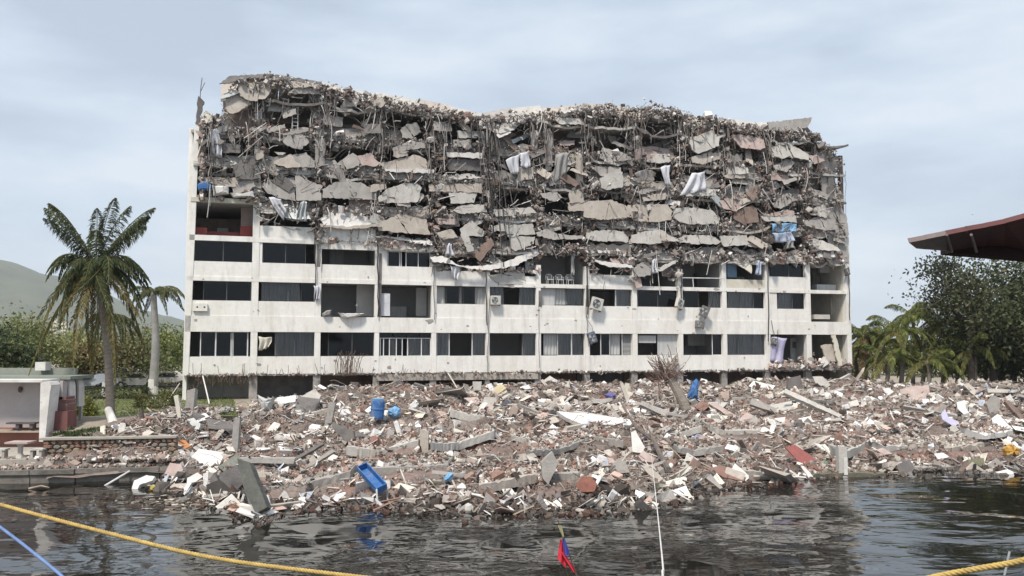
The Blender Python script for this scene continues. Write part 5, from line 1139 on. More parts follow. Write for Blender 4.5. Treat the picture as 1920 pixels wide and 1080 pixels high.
for a in [
 (Y7, [845, 250, 980, 235, 975, 282, 850, 300], "flat white panel under the first floor, beside a curved shell", CHALK, "wall_panel", "panel", 40, .1),
 (Y7, [930, 290, 1110, 190, 1160, 235, 1130, 290, 1000, 305], "large pale curved shell of concrete under the first floor", LGREY, "concrete_shell", "concrete slab", 30, .3),
 (Y7, [1040, 770, 1060, 735, 1240, 620, 1260, 640], "narrow concrete beam sloping up towards the dark fallen slab", GREY, "concrete_beam", "beam", 20, .3),
 (Y7, [900, 720, 1170, 570, 1180, 585, 920, 735], "thin dark beam edge lying up the heap beside the posts", DGREY, "concrete_beam", "beam", 30, .2),
 (Y7, [1240, 430, 1390, 490, 1400, 560, 1340, 570, 1240, 470], "dark slab lying on edge against the leaning grey post", DGREY, "wall_panel", "panel", 10, .25),
 (Y7, [215, 690, 280, 620, 420, 640, 455, 680, 430, 730, 310, 770, 220, 735], "big clean white sheet lying on the heap above the dark water", CHALK, "white_sheet", "sheet", 55, .06),
 (Y7, [105, 570, 180, 555, 222, 600, 180, 622, 120, 612], "orange brick coloured slab beside the end of the stone wall", M("orange_clay", (0.50, 0.22, 0.10)), "clay_slab", "slab piece", 50, .15),
 (Y7, [415, 750, 550, 655, 585, 700, 560, 745, 470, 790], "mossy grey concrete block tipped over the dark gap at the water", M("mossy_grey", (0.20, 0.205, 0.175)), "concrete_block", "block", 40, .5),
 (Y7, [195, 830, 270, 790, 310, 820, 190, 900], "white broken panel poking out over the water", CHALK, "wall_panel", "panel", 40, .1),
 (Y7, [310, 800, 350, 780, 340, 920, 315, 930], "narrow white plank standing in the water", CHALK, "plank", "plank", 10, .06),
 (Y7, [360, 830, 390, 790, 430, 870, 400, 940, 360, 940], "dark upright slab in the gap at the water's edge", DGREY, "wall_panel", "panel", 10, .3),
 (Y7, [600, 870, 640, 850, 690, 1000, 720, 1060, 650, 1060], "wet grey slab sliding into the water at the corner of the heap", DGREY, "wall_panel", "panel", 20, .3),
 (Y7, [740, 960, 780, 950, 800, 1050, 760, 1060], "white strip of slab edge dipping in the water", CHALK, "wall_panel", "panel", 20, .2),
 (Y8, [1060, 235, 1280, 265, 1270, 290, 1060, 270], "long flat white board near the top of the heap", CHALK, "white_board", "board", 55, .12),
 (Y8, [1320, 350, 1560, 370, 1880, 415, 1850, 450, 1500, 440, 1400, 400], "largest white slab lying flat in mid heap", CHALK, "white_slab", "slab piece", 60, .25),
 (Y8, [780, 330, 800, 245, 890, 250, 850, 335], "pale grey panel standing below the yellow board", LGREY, "wall_panel", "panel", 15, .1),
 (Y8, [820, 235, 910, 150, 960, 180, 870, 245], "cream yellow board leaning at the top of the heap", M("yellow_cream", (0.60, 0.52, 0.33)), "board_panel", "board", 35, .08),
 (Y8, [715, 135, 780, 135, 775, 200, 720, 200], "square grey block under the first floor beam", LGREY, "concrete_block", "block", 5, .5),
 (Y8, [650, 255, 750, 245, 775, 300, 700, 290], "pinkish slab piece beside the curved pale slab", PINK, "slab_piece", "slab piece", 40, .12),
 (Y8, [1100, 670, 1180, 690, 1200, 760, 1150, 740], "pale grey panel beside the snapped column near the water", LGREY, "wall_panel", "panel", 40, .1),
 (Y8, [1210, 720, 1290, 640, 1330, 720, 1260, 880, 1220, 830], "snapped concrete column stub with torn bars near the water", GREY, "column_stub", "column", 5, .5),
 (Y8, [1460, 880, 1500, 820, 1580, 820, 1610, 870, 1590, 930, 1470, 930], "red brick lump at the waterline beside a pale plank", BRICKM, "brick_lump", "brick lump", 20, .5),
 (Y8, [1600, 845, 1650, 780, 1670, 795, 1620, 860], "cream plank beside the red brick lump", CREAM, "plank", "plank", 30, .06),
 (X1, [320, 500, 350, 485, 420, 610, 400, 650, 330, 640], "broken half of a large white water drum", CHALK, "drum_half", "drum", 20, .4),
 (X1, [370, 670, 410, 630, 490, 690, 480, 720, 400, 710], "pink block below the broken white drum", PINK, "concrete_block", "block", 35, .4),
 (X1, [390, 740, 470, 760, 570, 850, 560, 870, 500, 860], "tan plank sliding down to the water below the pink block", TAN, "plank", "plank", 35, .1),
 (X1, [190, 720, 280, 705, 310, 790, 190, 800], "rounded grey boulder in the lower heap", GREY, "boulder", "boulder", 15, .6),
 (X1, [1430, 610, 1500, 590, 1680, 715, 1565, 750], "dark red corrugated sheet sloping to the water", M("red_sheet", (0.30, 0.10, 0.09), (0.23, 0.08, 0.07), 3.0, 0.7, 0.3, stretch=(4, 1, 1)), "roofing_sheet", "sheet", 45, .06),
 (X1, [1540, 740, 1565, 745, 1650, 840, 1610, 845], "white board dipping its end in the water below the red sheet", CHALK, "white_board", "board", 30, .06),
 (X1, [860, 760, 980, 740, 1140, 830, 1130, 852, 1000, 830], "rusty brown sheet over the dark gap at the waterline", M("rusty_sheet", (0.27, 0.16, 0.13)), "roofing_sheet", "sheet", 60, .06),
 (X1, [860, 830, 890, 800, 980, 900, 960, 910], "grey slab corner sliding into the water", GREY, "wall_panel", "panel", 30, .2),
 (X1, [600, 590, 650, 505, 660, 600], "upright triangular slab shard in the middle of the heap", TAN, "slab_shard", "slab piece", 5, .15),
 (X1, [880, 295, 930, 288, 1080, 385, 1050, 402], "pinkish beam lying below the blue cloth", PINK, "concrete_beam", "beam", 45, .25),
 (X1, [380, 300, 400, 275, 640, 370, 600, 400], "broad grey beam lying beside the fallen palm trunk", GREY, "concrete_beam", "beam", 35, .3),
 (X1, [1180, 300, 1190, 255, 1370, 330, 1360, 360], "bowed grey beam below the white rocks at the top", GREY, "concrete_beam", "beam", 25, .3),
 (X1, [1420, 215, 1430, 185, 1840, 375, 1820, 395], "longest grey beam running down the far side of the heap", LGREY, "concrete_beam", "beam", 35, .3),
 (X1, [1165, 170, 1200, 130, 1360, 165, 1340, 190, 1220, 185], "bright white slab at the crest of the heap", CHALK, "white_slab", "slab piece", 45, .2),
 (X1, [1450, 190, 1460, 110, 1540, 90, 1560, 200], "dark rounded shrub stump against the ground floor", DGREY, "concrete_block", "block", 10, .6),
 (X1, [1625, 100, 1700, 100, 1755, 160, 1720, 190, 1650, 150], "pale curved panel under the broken corner of the first floor", LGREY, "wall_panel", "panel", 20, .2),
 (X1, [240, 150, 260, 140, 310, 270, 290, 290], "tan post leaning at the top of the heap", TAN, "concrete_post", "post", 15, .2),
 (X2, [720, 195, 790, 172, 930, 162, 940, 240, 730, 232], "tan slab of wall lying below the far palms", PINK, "wall_panel", "panel", 45, .2),
 (X2, [1020, 370, 1050, 335, 1070, 390, 1150, 430, 1120, 465, 1030, 410], "pale lavender sheet crumpled on the far side of the heap", LAV, "lavender_sheet", "sheet", 40, .04),
 (X2, [1135, 285, 1190, 270, 1200, 330, 1240, 380, 1200, 390, 1140, 330], "white bent sheet on the far upper heap", CHALK, "white_sheet", "sheet", 35, .04),
 (X2, [1390, 400, 1430, 370, 1540, 480, 1400, 485], "wide white panel sloping on the far side of the heap", CHALK, "white_slab", "slab piece", 50, .08),
 (X2, [1350, 300, 1400, 235, 1450, 260, 1440, 350, 1380, 385], "grey slab standing on edge near the dark trees", GREY, "wall_panel", "panel", 5, .2),
 (X2, [1480, 280, 1510, 270, 1620, 390, 1600, 410], "brown beam running down at the far edge of the heap", BROWN, "concrete_beam", "beam", 35, .25),
 (X2, [1180, 160, 1220, 145, 1290, 215, 1250, 230], "tan slab corner below the dark tree trunk", TAN, "slab_piece", "slab piece", 40, .15),
 (X2, [590, 190, 640, 180, 680, 210, 640, 240, 600, 220], "white rounded sack on the crest below the palms", CHALK, "white_sack", "sack", 30, .3),
 (X2, [635, 720, 670, 710, 710, 720, 660, 790, 635, 800], "tan boulder at the waterline beside black rocks", TAN, "boulder", "boulder", 15, .5),
 (X2, [700, 740, 790, 700, 830, 760, 800, 810, 720, 800], "dark wet boulder at the waterline", DGREY, "boulder", "boulder", 20, .5),
 (X2, [1150, 780, 1200, 710, 1240, 730, 1170, 790], "brown slab tipped against the mossy rock at the waterline", BROWN, "slab_piece", "slab piece", 20, .3),
 (X2, [1215, 700, 1330, 690, 1340, 770, 1230, 770], "mossy green rock at the waterline", M("mossy_rock", (0.20, 0.20, 0.13)), "boulder", "boulder", 20, .6),
 (X2, [1410, 790, 1500, 770, 1570, 800, 1500, 815], "white triangle of slab just above the water at the frame's edge", CHALK, "white_slab", "slab piece", 60, .1),
 (X2, [970, 660, 1030, 650, 1080, 680, 1000, 700], "small white square panel on the lower far heap", CHALK, "white_board", "board", 55, .06),
 (X2, [550, 630, 600, 615, 670, 660, 610, 665], "pink slab piece with red paint on the lower far heap", PINK, "slab_piece", "slab piece", 50, .1),
 (Y5, [1190, 880, 1230, 800, 1310, 810, 1330, 870, 1270, 910], "grey pink boulder above the white sack at the water", PINK, "boulder", "boulder", 30, .5),
 (Y5, [950, 1000, 970, 930, 1060, 890, 1120, 900, 1100, 930, 1010, 960, 985, 1010], "white bent sack trailing into the water by the quay", CHALK, "white_sack", "sack", 40, .2),
 (Y5, [1255, 320, 1285, 310, 1312, 480, 1282, 470], "short white concrete post standing by the corner of the block", CREAM, "concrete_post", "post", 3, .2),
 (Y5, [1340, 490, 1400, 475, 1450, 520, 1440, 560, 1370, 555], "grey round tank lying in rubble by the corner of the block", METALG, "water_tank", "tank", 20, .6),
]:
    sheet_on(a[0], a[1], a[2], a[3], a[4], a[5], a[6], a[7])
for a in [
 (Y7, [555, 690, 640, 715, 700, 860, 770, 1040, 690, 1085, 610, 930], "steep wet grey slab plunging into the water at the heap's near corner", M("wet_slab", (0.15, 0.15, 0.135), (0.09, 0.09, 0.08), 1.5), "plunging_slab", "concrete slab", 18, .5),
 (Y7, [425, 800, 550, 735, 610, 850, 540, 940, 440, 920], "dark slab standing over the cavity at the heap's near corner", DGREY, "standing_slab", "concrete slab", 8, .4),
 (Y7, [330, 880, 430, 840, 540, 935, 500, 965, 350, 950], "almost black slab painting the shade of the cavity at the waterline", M("cavity_shade", (0.055, 0.05, 0.045)), "cavity_shade_slab", "concrete slab", 35, .3)]:  # last slab's near-black colour stands in for the cavity's shade
    sheet_on(a[0], a[1], a[2], a[3], a[4], a[5], a[6], a[7], fwd=1.0)
# blue trough
A_ = px(Y7, [1455, 772, 1600, 930]); b0 = hit(*A_[1]); Yb = b0[1] - .5; p1 = P(*A_[1], Yb); p0 = P(*A_[0], Yb + 1.0); ax_ = p0 - p1; ln_ = np.linalg.norm(ax_); ax_ /= ln_; wd = np.cross(ax_, (0, -.55, .85)); wd /= np.linalg.norm(wd); nm = np.cross(wd, ax_); nm = nm if nm[1] < 0 else -nm
o = empty("blue_trough", p1, 0, "bright blue plastic trough tilted on the slope near the water", "box")
def trough_wall(name, a0, a1, w0, w1, n0, n1):
    mb = MB(); c = [ax_ * a + wd * w + nm * q for a, w, q in ((a0, w0, n0), (a1, w0, n0), (a1, w1, n0), (a0, w1, n0), (a0, w0, n1), (a1, w0, n1), (a1, w1, n1), (a0, w1, n1))]; mb.add(c, [tuple(f) for f in _BF]); mb.build(name, BLUE, o)
h_ = .21; trough_wall("bottom", 0, ln_, -h_, h_, 0, .04)
for s_ in (-1, 1): trough_wall("side", 0, ln_, s_ * h_ - .02, s_ * h_ + .02, .04, .3)
for a in (0.02, ln_ - .02): trough_wall("end", a - .02, a + .02, -h_ + .02, h_ - .02, .04, .3)
for k in range(9): trough_wall("rib", ln_ * (k + .7) / 10, ln_ * (k + .7) / 10 + .05, h_ + .021, h_ + .045, .05, .28)
# upright concrete posts
for sheet, (x0, y0, x1, y1), w, label, mat in [
 (X1, (1838, 825, 1832, 600), 62, "square concrete post with a white patch standing in the water", LGREY), (Y8, (372, 625, 375, 485), 50, "pale square post between two bowed slabs", TAN),
 (Y7, (1200, 470, 1245, 285), 46, "grey post leaning over the dark slab on the slope", GREY), (Y7, (1740, 520, 1700, 420), 34, "short white post behind the bowed white-edged slab", CHALK),
 (Y7, (1900, 610, 1900, 480), 50, "stout pale post at the end of the bowed white-edged slab", TAN), (Y7, (215, 350, 235, 190), 60, "mossy grey box post under the corner of the block", GREY),
 (Y7, (540, 620, 560, 400), 46, "grey kerb standing on end in the rubble near the white sheet", GREY), (Y8, (1790, 240, 1830, 150), 30, "slender post tilting under the first floor, mid block", CREAM)]:
    a = hit(sheet[0] + x0 / sheet[2], sheet[1] + y0 / sheet[2]); Yd = a[1] - .2; a = P(sheet[0] + x0 / sheet[2], sheet[1] + y0 / sheet[2], Yd); b = P(sheet[0] + x1 / sheet[2], sheet[1] + y1 / sheet[2], Yd + .1)
    h = w / sheet[2] * Yd / FPX / 2; a[2] -= .3; mb = MB(); o = empty("concrete_post", a, 0, label, "post"); d = b - a
    c = [np.array((sx * h, sy * h, 0)) for sx, sy in ((-1, -1), (1, -1), (1, 1), (-1, 1))]
    mb.add([q for q in c] + [q * .97 + d + np.array((0, 0, rng.uniform(-.08, .08))) for q in c], [(3, 2, 1, 0), (4, 5, 6, 7), (0, 1, 5, 4), (1, 2, 6, 5), (2, 3, 7, 6), (3, 0, 4, 7)]); mb.build("shaft", mat, o)
    for q in c: mb = MB(); mb.tube([q * .7 + d * .97, q * .75 + d * 1.0 + np.array((rng.normal(0, .06), rng.normal(0, .06), rng.uniform(.1, .3)))], .015, k=4); mb.build("reinforcing_bar", STEEL, o)
    if "white patch" in label: mb = MB(); mb.box(.15 * h, h * .98, -h - .012, -h - .002, d[2] * .25, d[2] * .72); mb.build("white_patch", CHALK, o)
# white poles
for sheet, (x0, y0, x1, y1), r, label, mat in [(Y5, (755, 970, 1220, 702), .045, "long white pole slanting out of the rubble into the water by the quay", CHALK), (Y5, (1185, 400, 1300, 225), .035, "thin pale pole leaning on the corner of the block", CREAM),
 (Y7, (362, 325, 298, 55), .05, "white pole leaning against the lowest parapet", CHALK), (Y8, (615, 205, 540, 80), .05, "cream pole leaning against the first floor beam", CREAM), (Y5, (1060, 820, 1225, 715), .06, "second white pole lying beside the long one by the quay", CHALK)]:
    a = P(sheet[0] + x0 / sheet[2], sheet[1] + y0 / sheet[2], hit(sheet[0] + x0 / sheet[2], sheet[1] + y0 / sheet[2])[1] - .1); b = P(sheet[0] + x1 / sheet[2], sheet[1] + y1 / sheet[2], min(hit(sheet[0] + x1 / sheet[2], sheet[1] + y1 / sheet[2])[1], a[1] + 6) - .1)
    mb = MB(); mb.tube([a, (a + b) / 2 + np.array((0, 0, .03)), b], r, k=7); tag(mb.build("pole", mat), label, "pole")
# bent dark branch and fallen palm trunk with its dry root tangle
BARK = M("grey_bark", (0.20, 0.175, 0.15), (0.13, 0.11, 0.095), 4, 0.95, 0.6, stretch=(1, 1, .3))
mb = MB(); p = px(X1, [230, 250, 300, 380, 360, 470, 480, 555, 530, 660, 590, 770]); mb.tube([P(x, y, 50 - i * 2.3) for i, (x, y) in enumerate(p)], .05, .14, k=6); mb.tube([P(X1[0] + 480 / 3.84, X1[1] + 555 / 3.84, 43), P(X1[0] + 420 / 3.84, X1[1] + 420 / 3.84, 44)], .07, .03, k=6)
tag(mb.build("bent_branch", BARK), "dark bent branch arching out of the lower heap", "branch")
o = empty("fallen_palm", P(1288, 770, 56), 0, "uprooted palm trunk leaning with a bushy tangle of dry roots", "tree"); b0 = np.array(o.location)
mb = MB(); mb.tube([np.zeros(3), P(1272, 735, 56.3) - b0, P(1258, 712, 56.6) - b0], .34, .28, k=10); mb.build("trunk", M("palm_trunk_bark", (0.30, 0.26, 0.22), (0.20, 0.17, 0.145), 3, 0.95, 0.6, stretch=(1, 1, 4)), o)
n = 150; c = P(1252, 706, 56.6) - b0; d = rng.normal(0, 1, (n, 3)) * np.array((.75, .5, .6)) + np.array((-.45, 0, .75)); d /= np.linalg.norm(d, axis=1)[:, None]; ln = rng.uniform(.5, 1.7, n); t = np.linspace(0, 1, 4)[None, :, None]
pts = c + rng.normal(0, .3, (n, 1, 3)) + d[:, None, :] * ln[:, None, None] * t + rng.normal(0, .05, (n, 4, 3)); ob = joined("root_tangle", [strands_np(pts, rng.uniform(.012, .03, n), pick([(.20, .14, .115), (.27, .20, .17), (.14, .10, .085)], n))], TINT, o, kind="stuff")
# blue barrel, bag, tall blue cloth, purple cloth
a = hit(708, 783); a[1] -= .3; o = empty("blue_barrel", a, .2, "blue plastic barrel standing in the upper heap", "barrel"); o.rotation_euler[1] = .08
mb = MB(); mb.lathe([(.36, -.1), (.40, 0), (.42, .1), (.42, .45), (.45, .5), (.45, .56), (.42, .6), (.42, .98), (.40, 1.05), (.30, 1.1)]); mb.build("drum", BLUE, o, smooth=False)
mb = MB(); mb.lathe([(.31, 1.1), (.33, 1.12), (.33, 1.17), (.1, 1.18)]); mb.build("lid", LBLUE, o)
def heapcloth(sheet, flat, label, mat, name, cat, h=.35):
    p = ragged(px(sheet, flat), .8, 6); b = hit(*max(p, key=lambda q: q[1])); pts = [P(x, y, b[1] - .3 + rng.uniform(-.1, .1)) for x, y in p]; c = np.mean(pts, 0); n = len(pts)
    V = pts + [c + (q - c) * .6 + np.array((0, -h * rng.uniform(.5, 1.0), rng.uniform(-.05, .05))) for q in pts] + [q + np.array((0, .3, -.05)) for q in pts] + [c + np.array((0, -h, 0))]
    F = [(i, (i + 1) % n, n + (i + 1) % n, n + i) for i in range(n)] + [(n + i, n + (i + 1) % n, 3 * n) for i in range(n)] + [(2 * n + i, 2 * n + (i + 1) % n, (i + 1) % n, i) for i in range(n)] + [tuple(range(3 * n - 1, 2 * n - 1, -1))]
    mb = MB(); mb.add(V, F); return tag(mb.build(name, mat), label, cat)
heapcloth(Y7, [1640, 340, 1690, 310, 1730, 330, 1730, 390, 1680, 400, 1640, 370], "pale blue plastic bag next to the blue barrel", LBLUE, "plastic_bag", "bag")
heapcloth(X1, [725, 250, 745, 190, 770, 130, 790, 115, 812, 140, 800, 260, 760, 268], "tall blue cloth standing against the ground floor", BLUE, "blue_cloth", "cloth", .3)
heapcloth(X1, [130, 230, 170, 210, 210, 225, 200, 265, 150, 270], "violet blue rag near the top of the heap", M("violet_cloth", (0.16, 0.15, 0.36)), "violet_cloth", "cloth", .2)
heapcloth(X1, [750, 560, 800, 510, 870, 530, 915, 585, 790, 590], "grey blue bundle on a bowed slab, lower heap", M("grey_blue_cloth", (0.30, 0.31, 0.40)), "cloth_bundle", "bundle", .3)
heapcloth(Y8, [505, 830, 540, 790, 575, 800, 565, 860, 520, 865], "small blue rag near the water in the middle", LBLUE, "blue_rag", "cloth", .2)
heapcloth(X1, [1680, 720, 1720, 705, 1745, 740, 1710, 770, 1690, 750], "small green net below the red sheet", M("green_net", (0.10, 0.34, 0.24)), "green_net", "net", .15)
heapcloth(X2, [1480, 620, 1530, 590, 1590, 620, 1580, 670, 1500, 670], "orange yellow net at the frame's edge near the water", M("orange_net", (0.62, 0.36, 0.09)), "orange_net", "net", .15)
heapcloth(Y7, [700, 230, 760, 260, 820, 250, 790, 340, 730, 340], "white crumpled panel on the heap below the corner windows", CLOTHL, "crumpled_panel", "panel", .3)
heapcloth(Y5, [1085, 980, 1110, 960, 1140, 970, 1135, 1005, 1095, 1010], "yellow plastic can floating at the quay", M("yellow_plastic", (0.42, 0.34, 0.07)), "yellow_can", "can", .2)
heapcloth(Z3, [265, 310, 340, 300, 350, 350, 270, 375], "x", M("teal_cloth", (0.05, 0.20, 0.17)), "teal", "cloth") if False else None

# say which loose piece is which: colour, size rank and the nearest landmark
LMK = {"the blue barrel": (706, 765), "the big white sheet": (388, 862), "the tilted blue trough": (697, 905), "the leaning grey post": (615, 775), "the yellow board": (930, 733), "the largest white slab": (1120, 785), "the uprooted palm trunk": (1262, 745), "the tall blue cloth": (1300, 735),
 "the broken white drum": (1195, 830), "the red corrugated sheet": (1505, 853), "the concrete post in the water": (1578, 865), "the lavender sheet": (1775, 785), "the orange net": (1898, 845), "the stone wall's end": (330, 845), "the snapped column": (1030, 880), "the longest grey beam": (1530, 755), "the bent branch": (1215, 810),
 "the small blue rag": (840, 895), "the waterline end of the white mooring line": (1230, 915), "the grey slab on edge by the trees": (1862, 755), "the corner of the block": (400, 745), "the bowed white-edged slab": (700, 835)}
LP = {k: hit(*v) for k, v in LMK.items()}
HUE = {"bare_concrete": "grey", "pale_concrete": "pale grey", "tan_concrete": "tan", "dark_concrete": "dark grey", "white_plaster": "white", "pinkish_plaster": "pinkish", "cream_paint": "cream", "red_brick": "brick red", "brown_masonry": "brown"}
ORD = ["largest", "second largest", "third largest", "fourth largest", "fifth largest", "sixth largest", "seventh largest", "eighth largest"]
bins = {}
for o, s_, noun in LOOSE:
    p_ = np.array(o.location); k = min(LP, key=lambda q: np.linalg.norm(LP[q][:2] - p_[:2])); bins.setdefault((HUE[o.data.materials[0].name], noun, k), []).append((s_, o))
for (hue, noun, k), l in bins.items():
    l.sort(key=lambda q: -q[0])
    for i, (_, o) in enumerate(l): o["label"] = ("%s %s %s lying near %s" % (ORD[min(i, 7)], hue, noun, k)) if len(l) > 1 else "%s %s lying near %s" % (hue, noun, k)
# ------------------------------------------------------------------ vegetation
rpl = np.random.default_rng(77)
LEAF = tint_mat("leaf_blades", 0.6, 0.25, 3.0, 0.25)
PTRUNK = M("coconut_trunk", (0.235, 0.205, 0.175), (0.15, 0.13, 0.11), 2.5, 0.95, 0.7, stretch=(1, 1, 5))
def frond_mesh(L, rise, droop, greens, r, shag=1.0):
    """one feather leaf growing along +X: arching rib, drooping leaflets"""
    k = 14; t = np.linspace(0, 1, k)
    x = L * (t - .18 * droop * t ** 2.6); z = L * (rise * t - droop * t ** 2.2)
    pts = np.stack((x, L * r.normal(0, .03) * t ** 2, z), 1)
    parts = [strands_np(pts[None], np.array([.028 * L / 4.5]), np.array([(.17, .15, .055)]), 4)]
    m = 74; tt = np.repeat(np.linspace(.10, .995, m), 2) + r.normal(0, .004, 2 * m); tt = np.clip(tt, .05, 1.0); side = np.tile([1, -1], m)
    pos = np.stack([np.interp(tt, t, pts[:, i]) for i in range(3)], 1)
    tan = np.stack([np.interp(np.minimum(tt + .04, 1), t, pts[:, i]) - np.interp(tt - .04, t, pts[:, i]) for i in range(3)], 1); tan /= np.linalg.norm(tan, axis=1)[:, None]
    ln = L * .215 * np.sin(np.clip(tt * 1.02, 0, 1) * math.pi * .86 + .35) ** .7 * r.uniform(.8, 1.15, 2 * m)
    d = np.stack((np.zeros(2 * m), side * 1.0, -(.45 + .9 * shag * r.random(2 * m))), 1) + tan * (.55 + .5 * tt[:, None]) + r.normal(0, .1, (2 * m, 3))
    d /= np.linalg.norm(d, axis=1)[:, None]; w = np.full(2 * m, .084 * L / 4.5) * r.uniform(.8, 1.3, 2 * m)
    # two-piece leaflets: outer half hangs
    V1, F1 = leaves_np(pos, d, ln * .75, w, r=r); mid = pos + d * (ln * .4)[:, None]; d2 = d + np.array((0, 0, -.8)); V2, F2 = leaves_np(mid, d2, ln * .65, w * .9, r=r)
    c = pick(greens, 2 * m, r=r); parts += [(V1, F1, c), (V2, F2, c)]
    o = 0; Vs = []; Fs = []; Ts = []
    for v, f, q in parts: Vs.append(v); Fs.append(f + o); Ts.append(q); o += len(v)
    return np_mesh("frond", np.concatenate(Vs), np.concatenate(Fs), LEAF, np.concatenate(Ts))
def palm(name, base, top, r0, r1, fronds, label, cat="palm tree", group=None, white=0.0, dead=0, nuts=0, trunk_mat=None):
    base = np.asarray(base, float); top = np.asarray(top, float) - base; o = empty(name, base, 0, label, cat, group)
    mb = MB(); k = 14; pts = [top * t + np.array((.35 * math.sin(t * 3.0), 0, 0)) * (1 - t) * t * 2 for t in np.linspace(0, 1, k)]
    pts[0] = pts[0] + np.array((0, 0, -.3)); V = MB(); V.tube(pts, r0, r1, 12); V.build("trunk", trunk_mat or PTRUNK, o, smooth=True)
    if white: mb = MB(); mb.tube([pts[0], top * white * .5, top * white], r0 + .012, (r0 + (r1 - r0) * white) + .014, 12); mb.build("painted_base", CHALK, o)
    for me, az, scale in fronds:
        f = link("frond", me, o, top + np.array((0, 0, .0))); f.rotation_euler = (rpl.normal(0, .35), rpl.normal(0, .08), az + rpl.normal(0, .15)); f.scale = (scale,) * 3
    if nuts:
        for i in range(nuts):
            a = rng.uniform(0, 6.28); mb = MB(); mb.lathe([(.02, -.16), (.1, -.1), (.13, 0), (.1, .1), (.02, .16)], k=8); mb.build("coconut", M("coconut_husk", (0.22, 0.16, 0.05)), o, base=top + np.array((.3 * math.cos(a), .3 * math.sin(a), -.35 - .15 * rng.random())))
    return o
G1 = [(.085, .105, .045), (.065, .085, .035), (.11, .125, .05), (.05, .065, .03)]; G2 = [(.16, .135, .05), (.13, .125, .045), (.20, .155, .06)]; G3 = [(.22, .16, .09), (.17, .12, .07)]
G4 = [(.15, .19, .055), (.105, .14, .045), (.21, .22, .065)]
rp_ = np.random.default_rng(21)
def fr(L, rise, droop, g, n=1): return [frond_mesh(L, rise, droop, g, rp_) for _ in range(n)]
UPF = fr(4.3, 1.75, .7, G1, 4); MIDF = fr(4.3, .75, 1.1, G1, 4); LOWF = fr(4.2, .2, 1.25, G1, 3) + fr(4.1, .0, 1.25, G2, 2); DEADF = fr(3.7, -.9, .9, G2, 3)
fl = []
for i in range(14): fl.append((UPF[i % 4], i * 2.4 + .3, rpl.uniform(.6, .82)))
for i in range(13): fl.append((MIDF[i % 4], i * .483 + .1, rpl.uniform(.68, .82)))
for i in range(17): fl.append((LOWF[i % 5], i * .37 + .35, rpl.uniform(.66, .82)))
for i in range(6): fl.append((DEADF[i % 3], i * 1.047 + .5, rng.uniform(.8, 1.0)))
pb = P(210, 800, 46.5); pt = P(180, 500, 47.0)
palm("coconut_palm", pb, pt, .23, .15, fl, "tall shaggy coconut palm in front of the hills, beside the block", nuts=9)
# white-limed leaning stump in the rubble at its foot
mb = MB(); mb.tube([P(203, 768, 46.2), P(211, 790, 45.2), P(218, 806, 44.4)], .19, .27, 10); tag(mb.build("limed_trunk_base", CHALK), "white limed stub of trunk lying in the rubble under the tall palm", "trunk")
# royal palm beyond, with a grey trunk, limed foot
ROY = M("royal_palm_trunk", (0.33, 0.32, 0.305), (0.25, 0.24, 0.23), 2, 0.9, 0.2)
RF = fr(3.2, .75, 1.0, [(.10, .12, .05), (.13, .14, .06), (.16, .165, .08)], 3) + fr(3.0, .3, 1.1, G1, 3)
palm("royal_palm", P(287, 742, 66), P(288, 548, 66), .36, .22, [(RF[i % 6], i * .63 + .2, rng.uniform(.75, 1.0)) for i in range(11)], "straight grey royal palm with a white painted foot beyond the hedge", white=.16, trunk_mat=ROY)
palm("slender_palm", P(195, 745, 68), P(205, 590, 68), .2, .15, [(RF[3 + i % 3], i * .57 + .4, rng.uniform(.9, 1.1)) for i in range(11)], "smaller palm half hidden behind the tall coconut palm", white=.2)
# coconut palms on the far side of the block
SF = fr(4.2, 1.1, .85, G4, 4) + fr(4.2, .5, .95, G4, 3) + fr(3.8, .05, 1.0, G4 + G2, 2) + fr(3.4, -.6, .9, G3, 2)
for (x, yb, yt, Y, n, lab, dd) in [(1622, 735, 628, 84, 15, "green coconut palm with a brown dead skirt next to the block", True), (1690, 735, 622, 80, 14, "yellowish coconut palm second from the block on the far bank", False), (1712, 730, 592, 90, 12, "slim palm whose tuft pokes above its neighbours", False),
                                   (1768, 738, 604, 82, 15, "dark spiky palm with a straight tuft beneath the big tree", False), (1825, 740, 655, 78, 12, "low palm in the shade of the big tree", False), (1660, 738, 672, 80, 12, "knee-high palm clump in front of the far bank palms", False), (1740, 738, 676, 79, 12, "low bushy palm at the foot of the dark spiky palm", False), (1880, 738, 640, 84, 11, "shadowed palm behind the big tree's trunk", False), (1644, 738, 640, 90, 13, "palm crowded between the skirted palm and the yellowish one", False), (1730, 738, 640, 86, 13, "bushy palm between the yellowish and the spiky palm", False), (1795, 738, 632, 88, 13, "palm leaning out behind the dark spiky palm", False), (1605, 738, 668, 86, 11, "low palm tucked against the free corner of the block", False)]:
    b = P(x, yb, Y); b[2] = 2.0; tp = P(x + rng.uniform(-4, 4), yt, Y)
    fl = [(SF[i % 4], i * 2.4, rng.uniform(.75, 1.0)) for i in range(n // 3)] + [(SF[4 + i % 5], i * .9 + .2, rng.uniform(.75, 1.0)) for i in range(n - n // 3)]
    if dd: fl += [(SF[9 + i % 2], i * .8, rng.uniform(.9, 1.15)) for i in range(9)]
    palm("coconut_palm", b, tp, .22, .16, fl, lab, group="palms on the far bank")
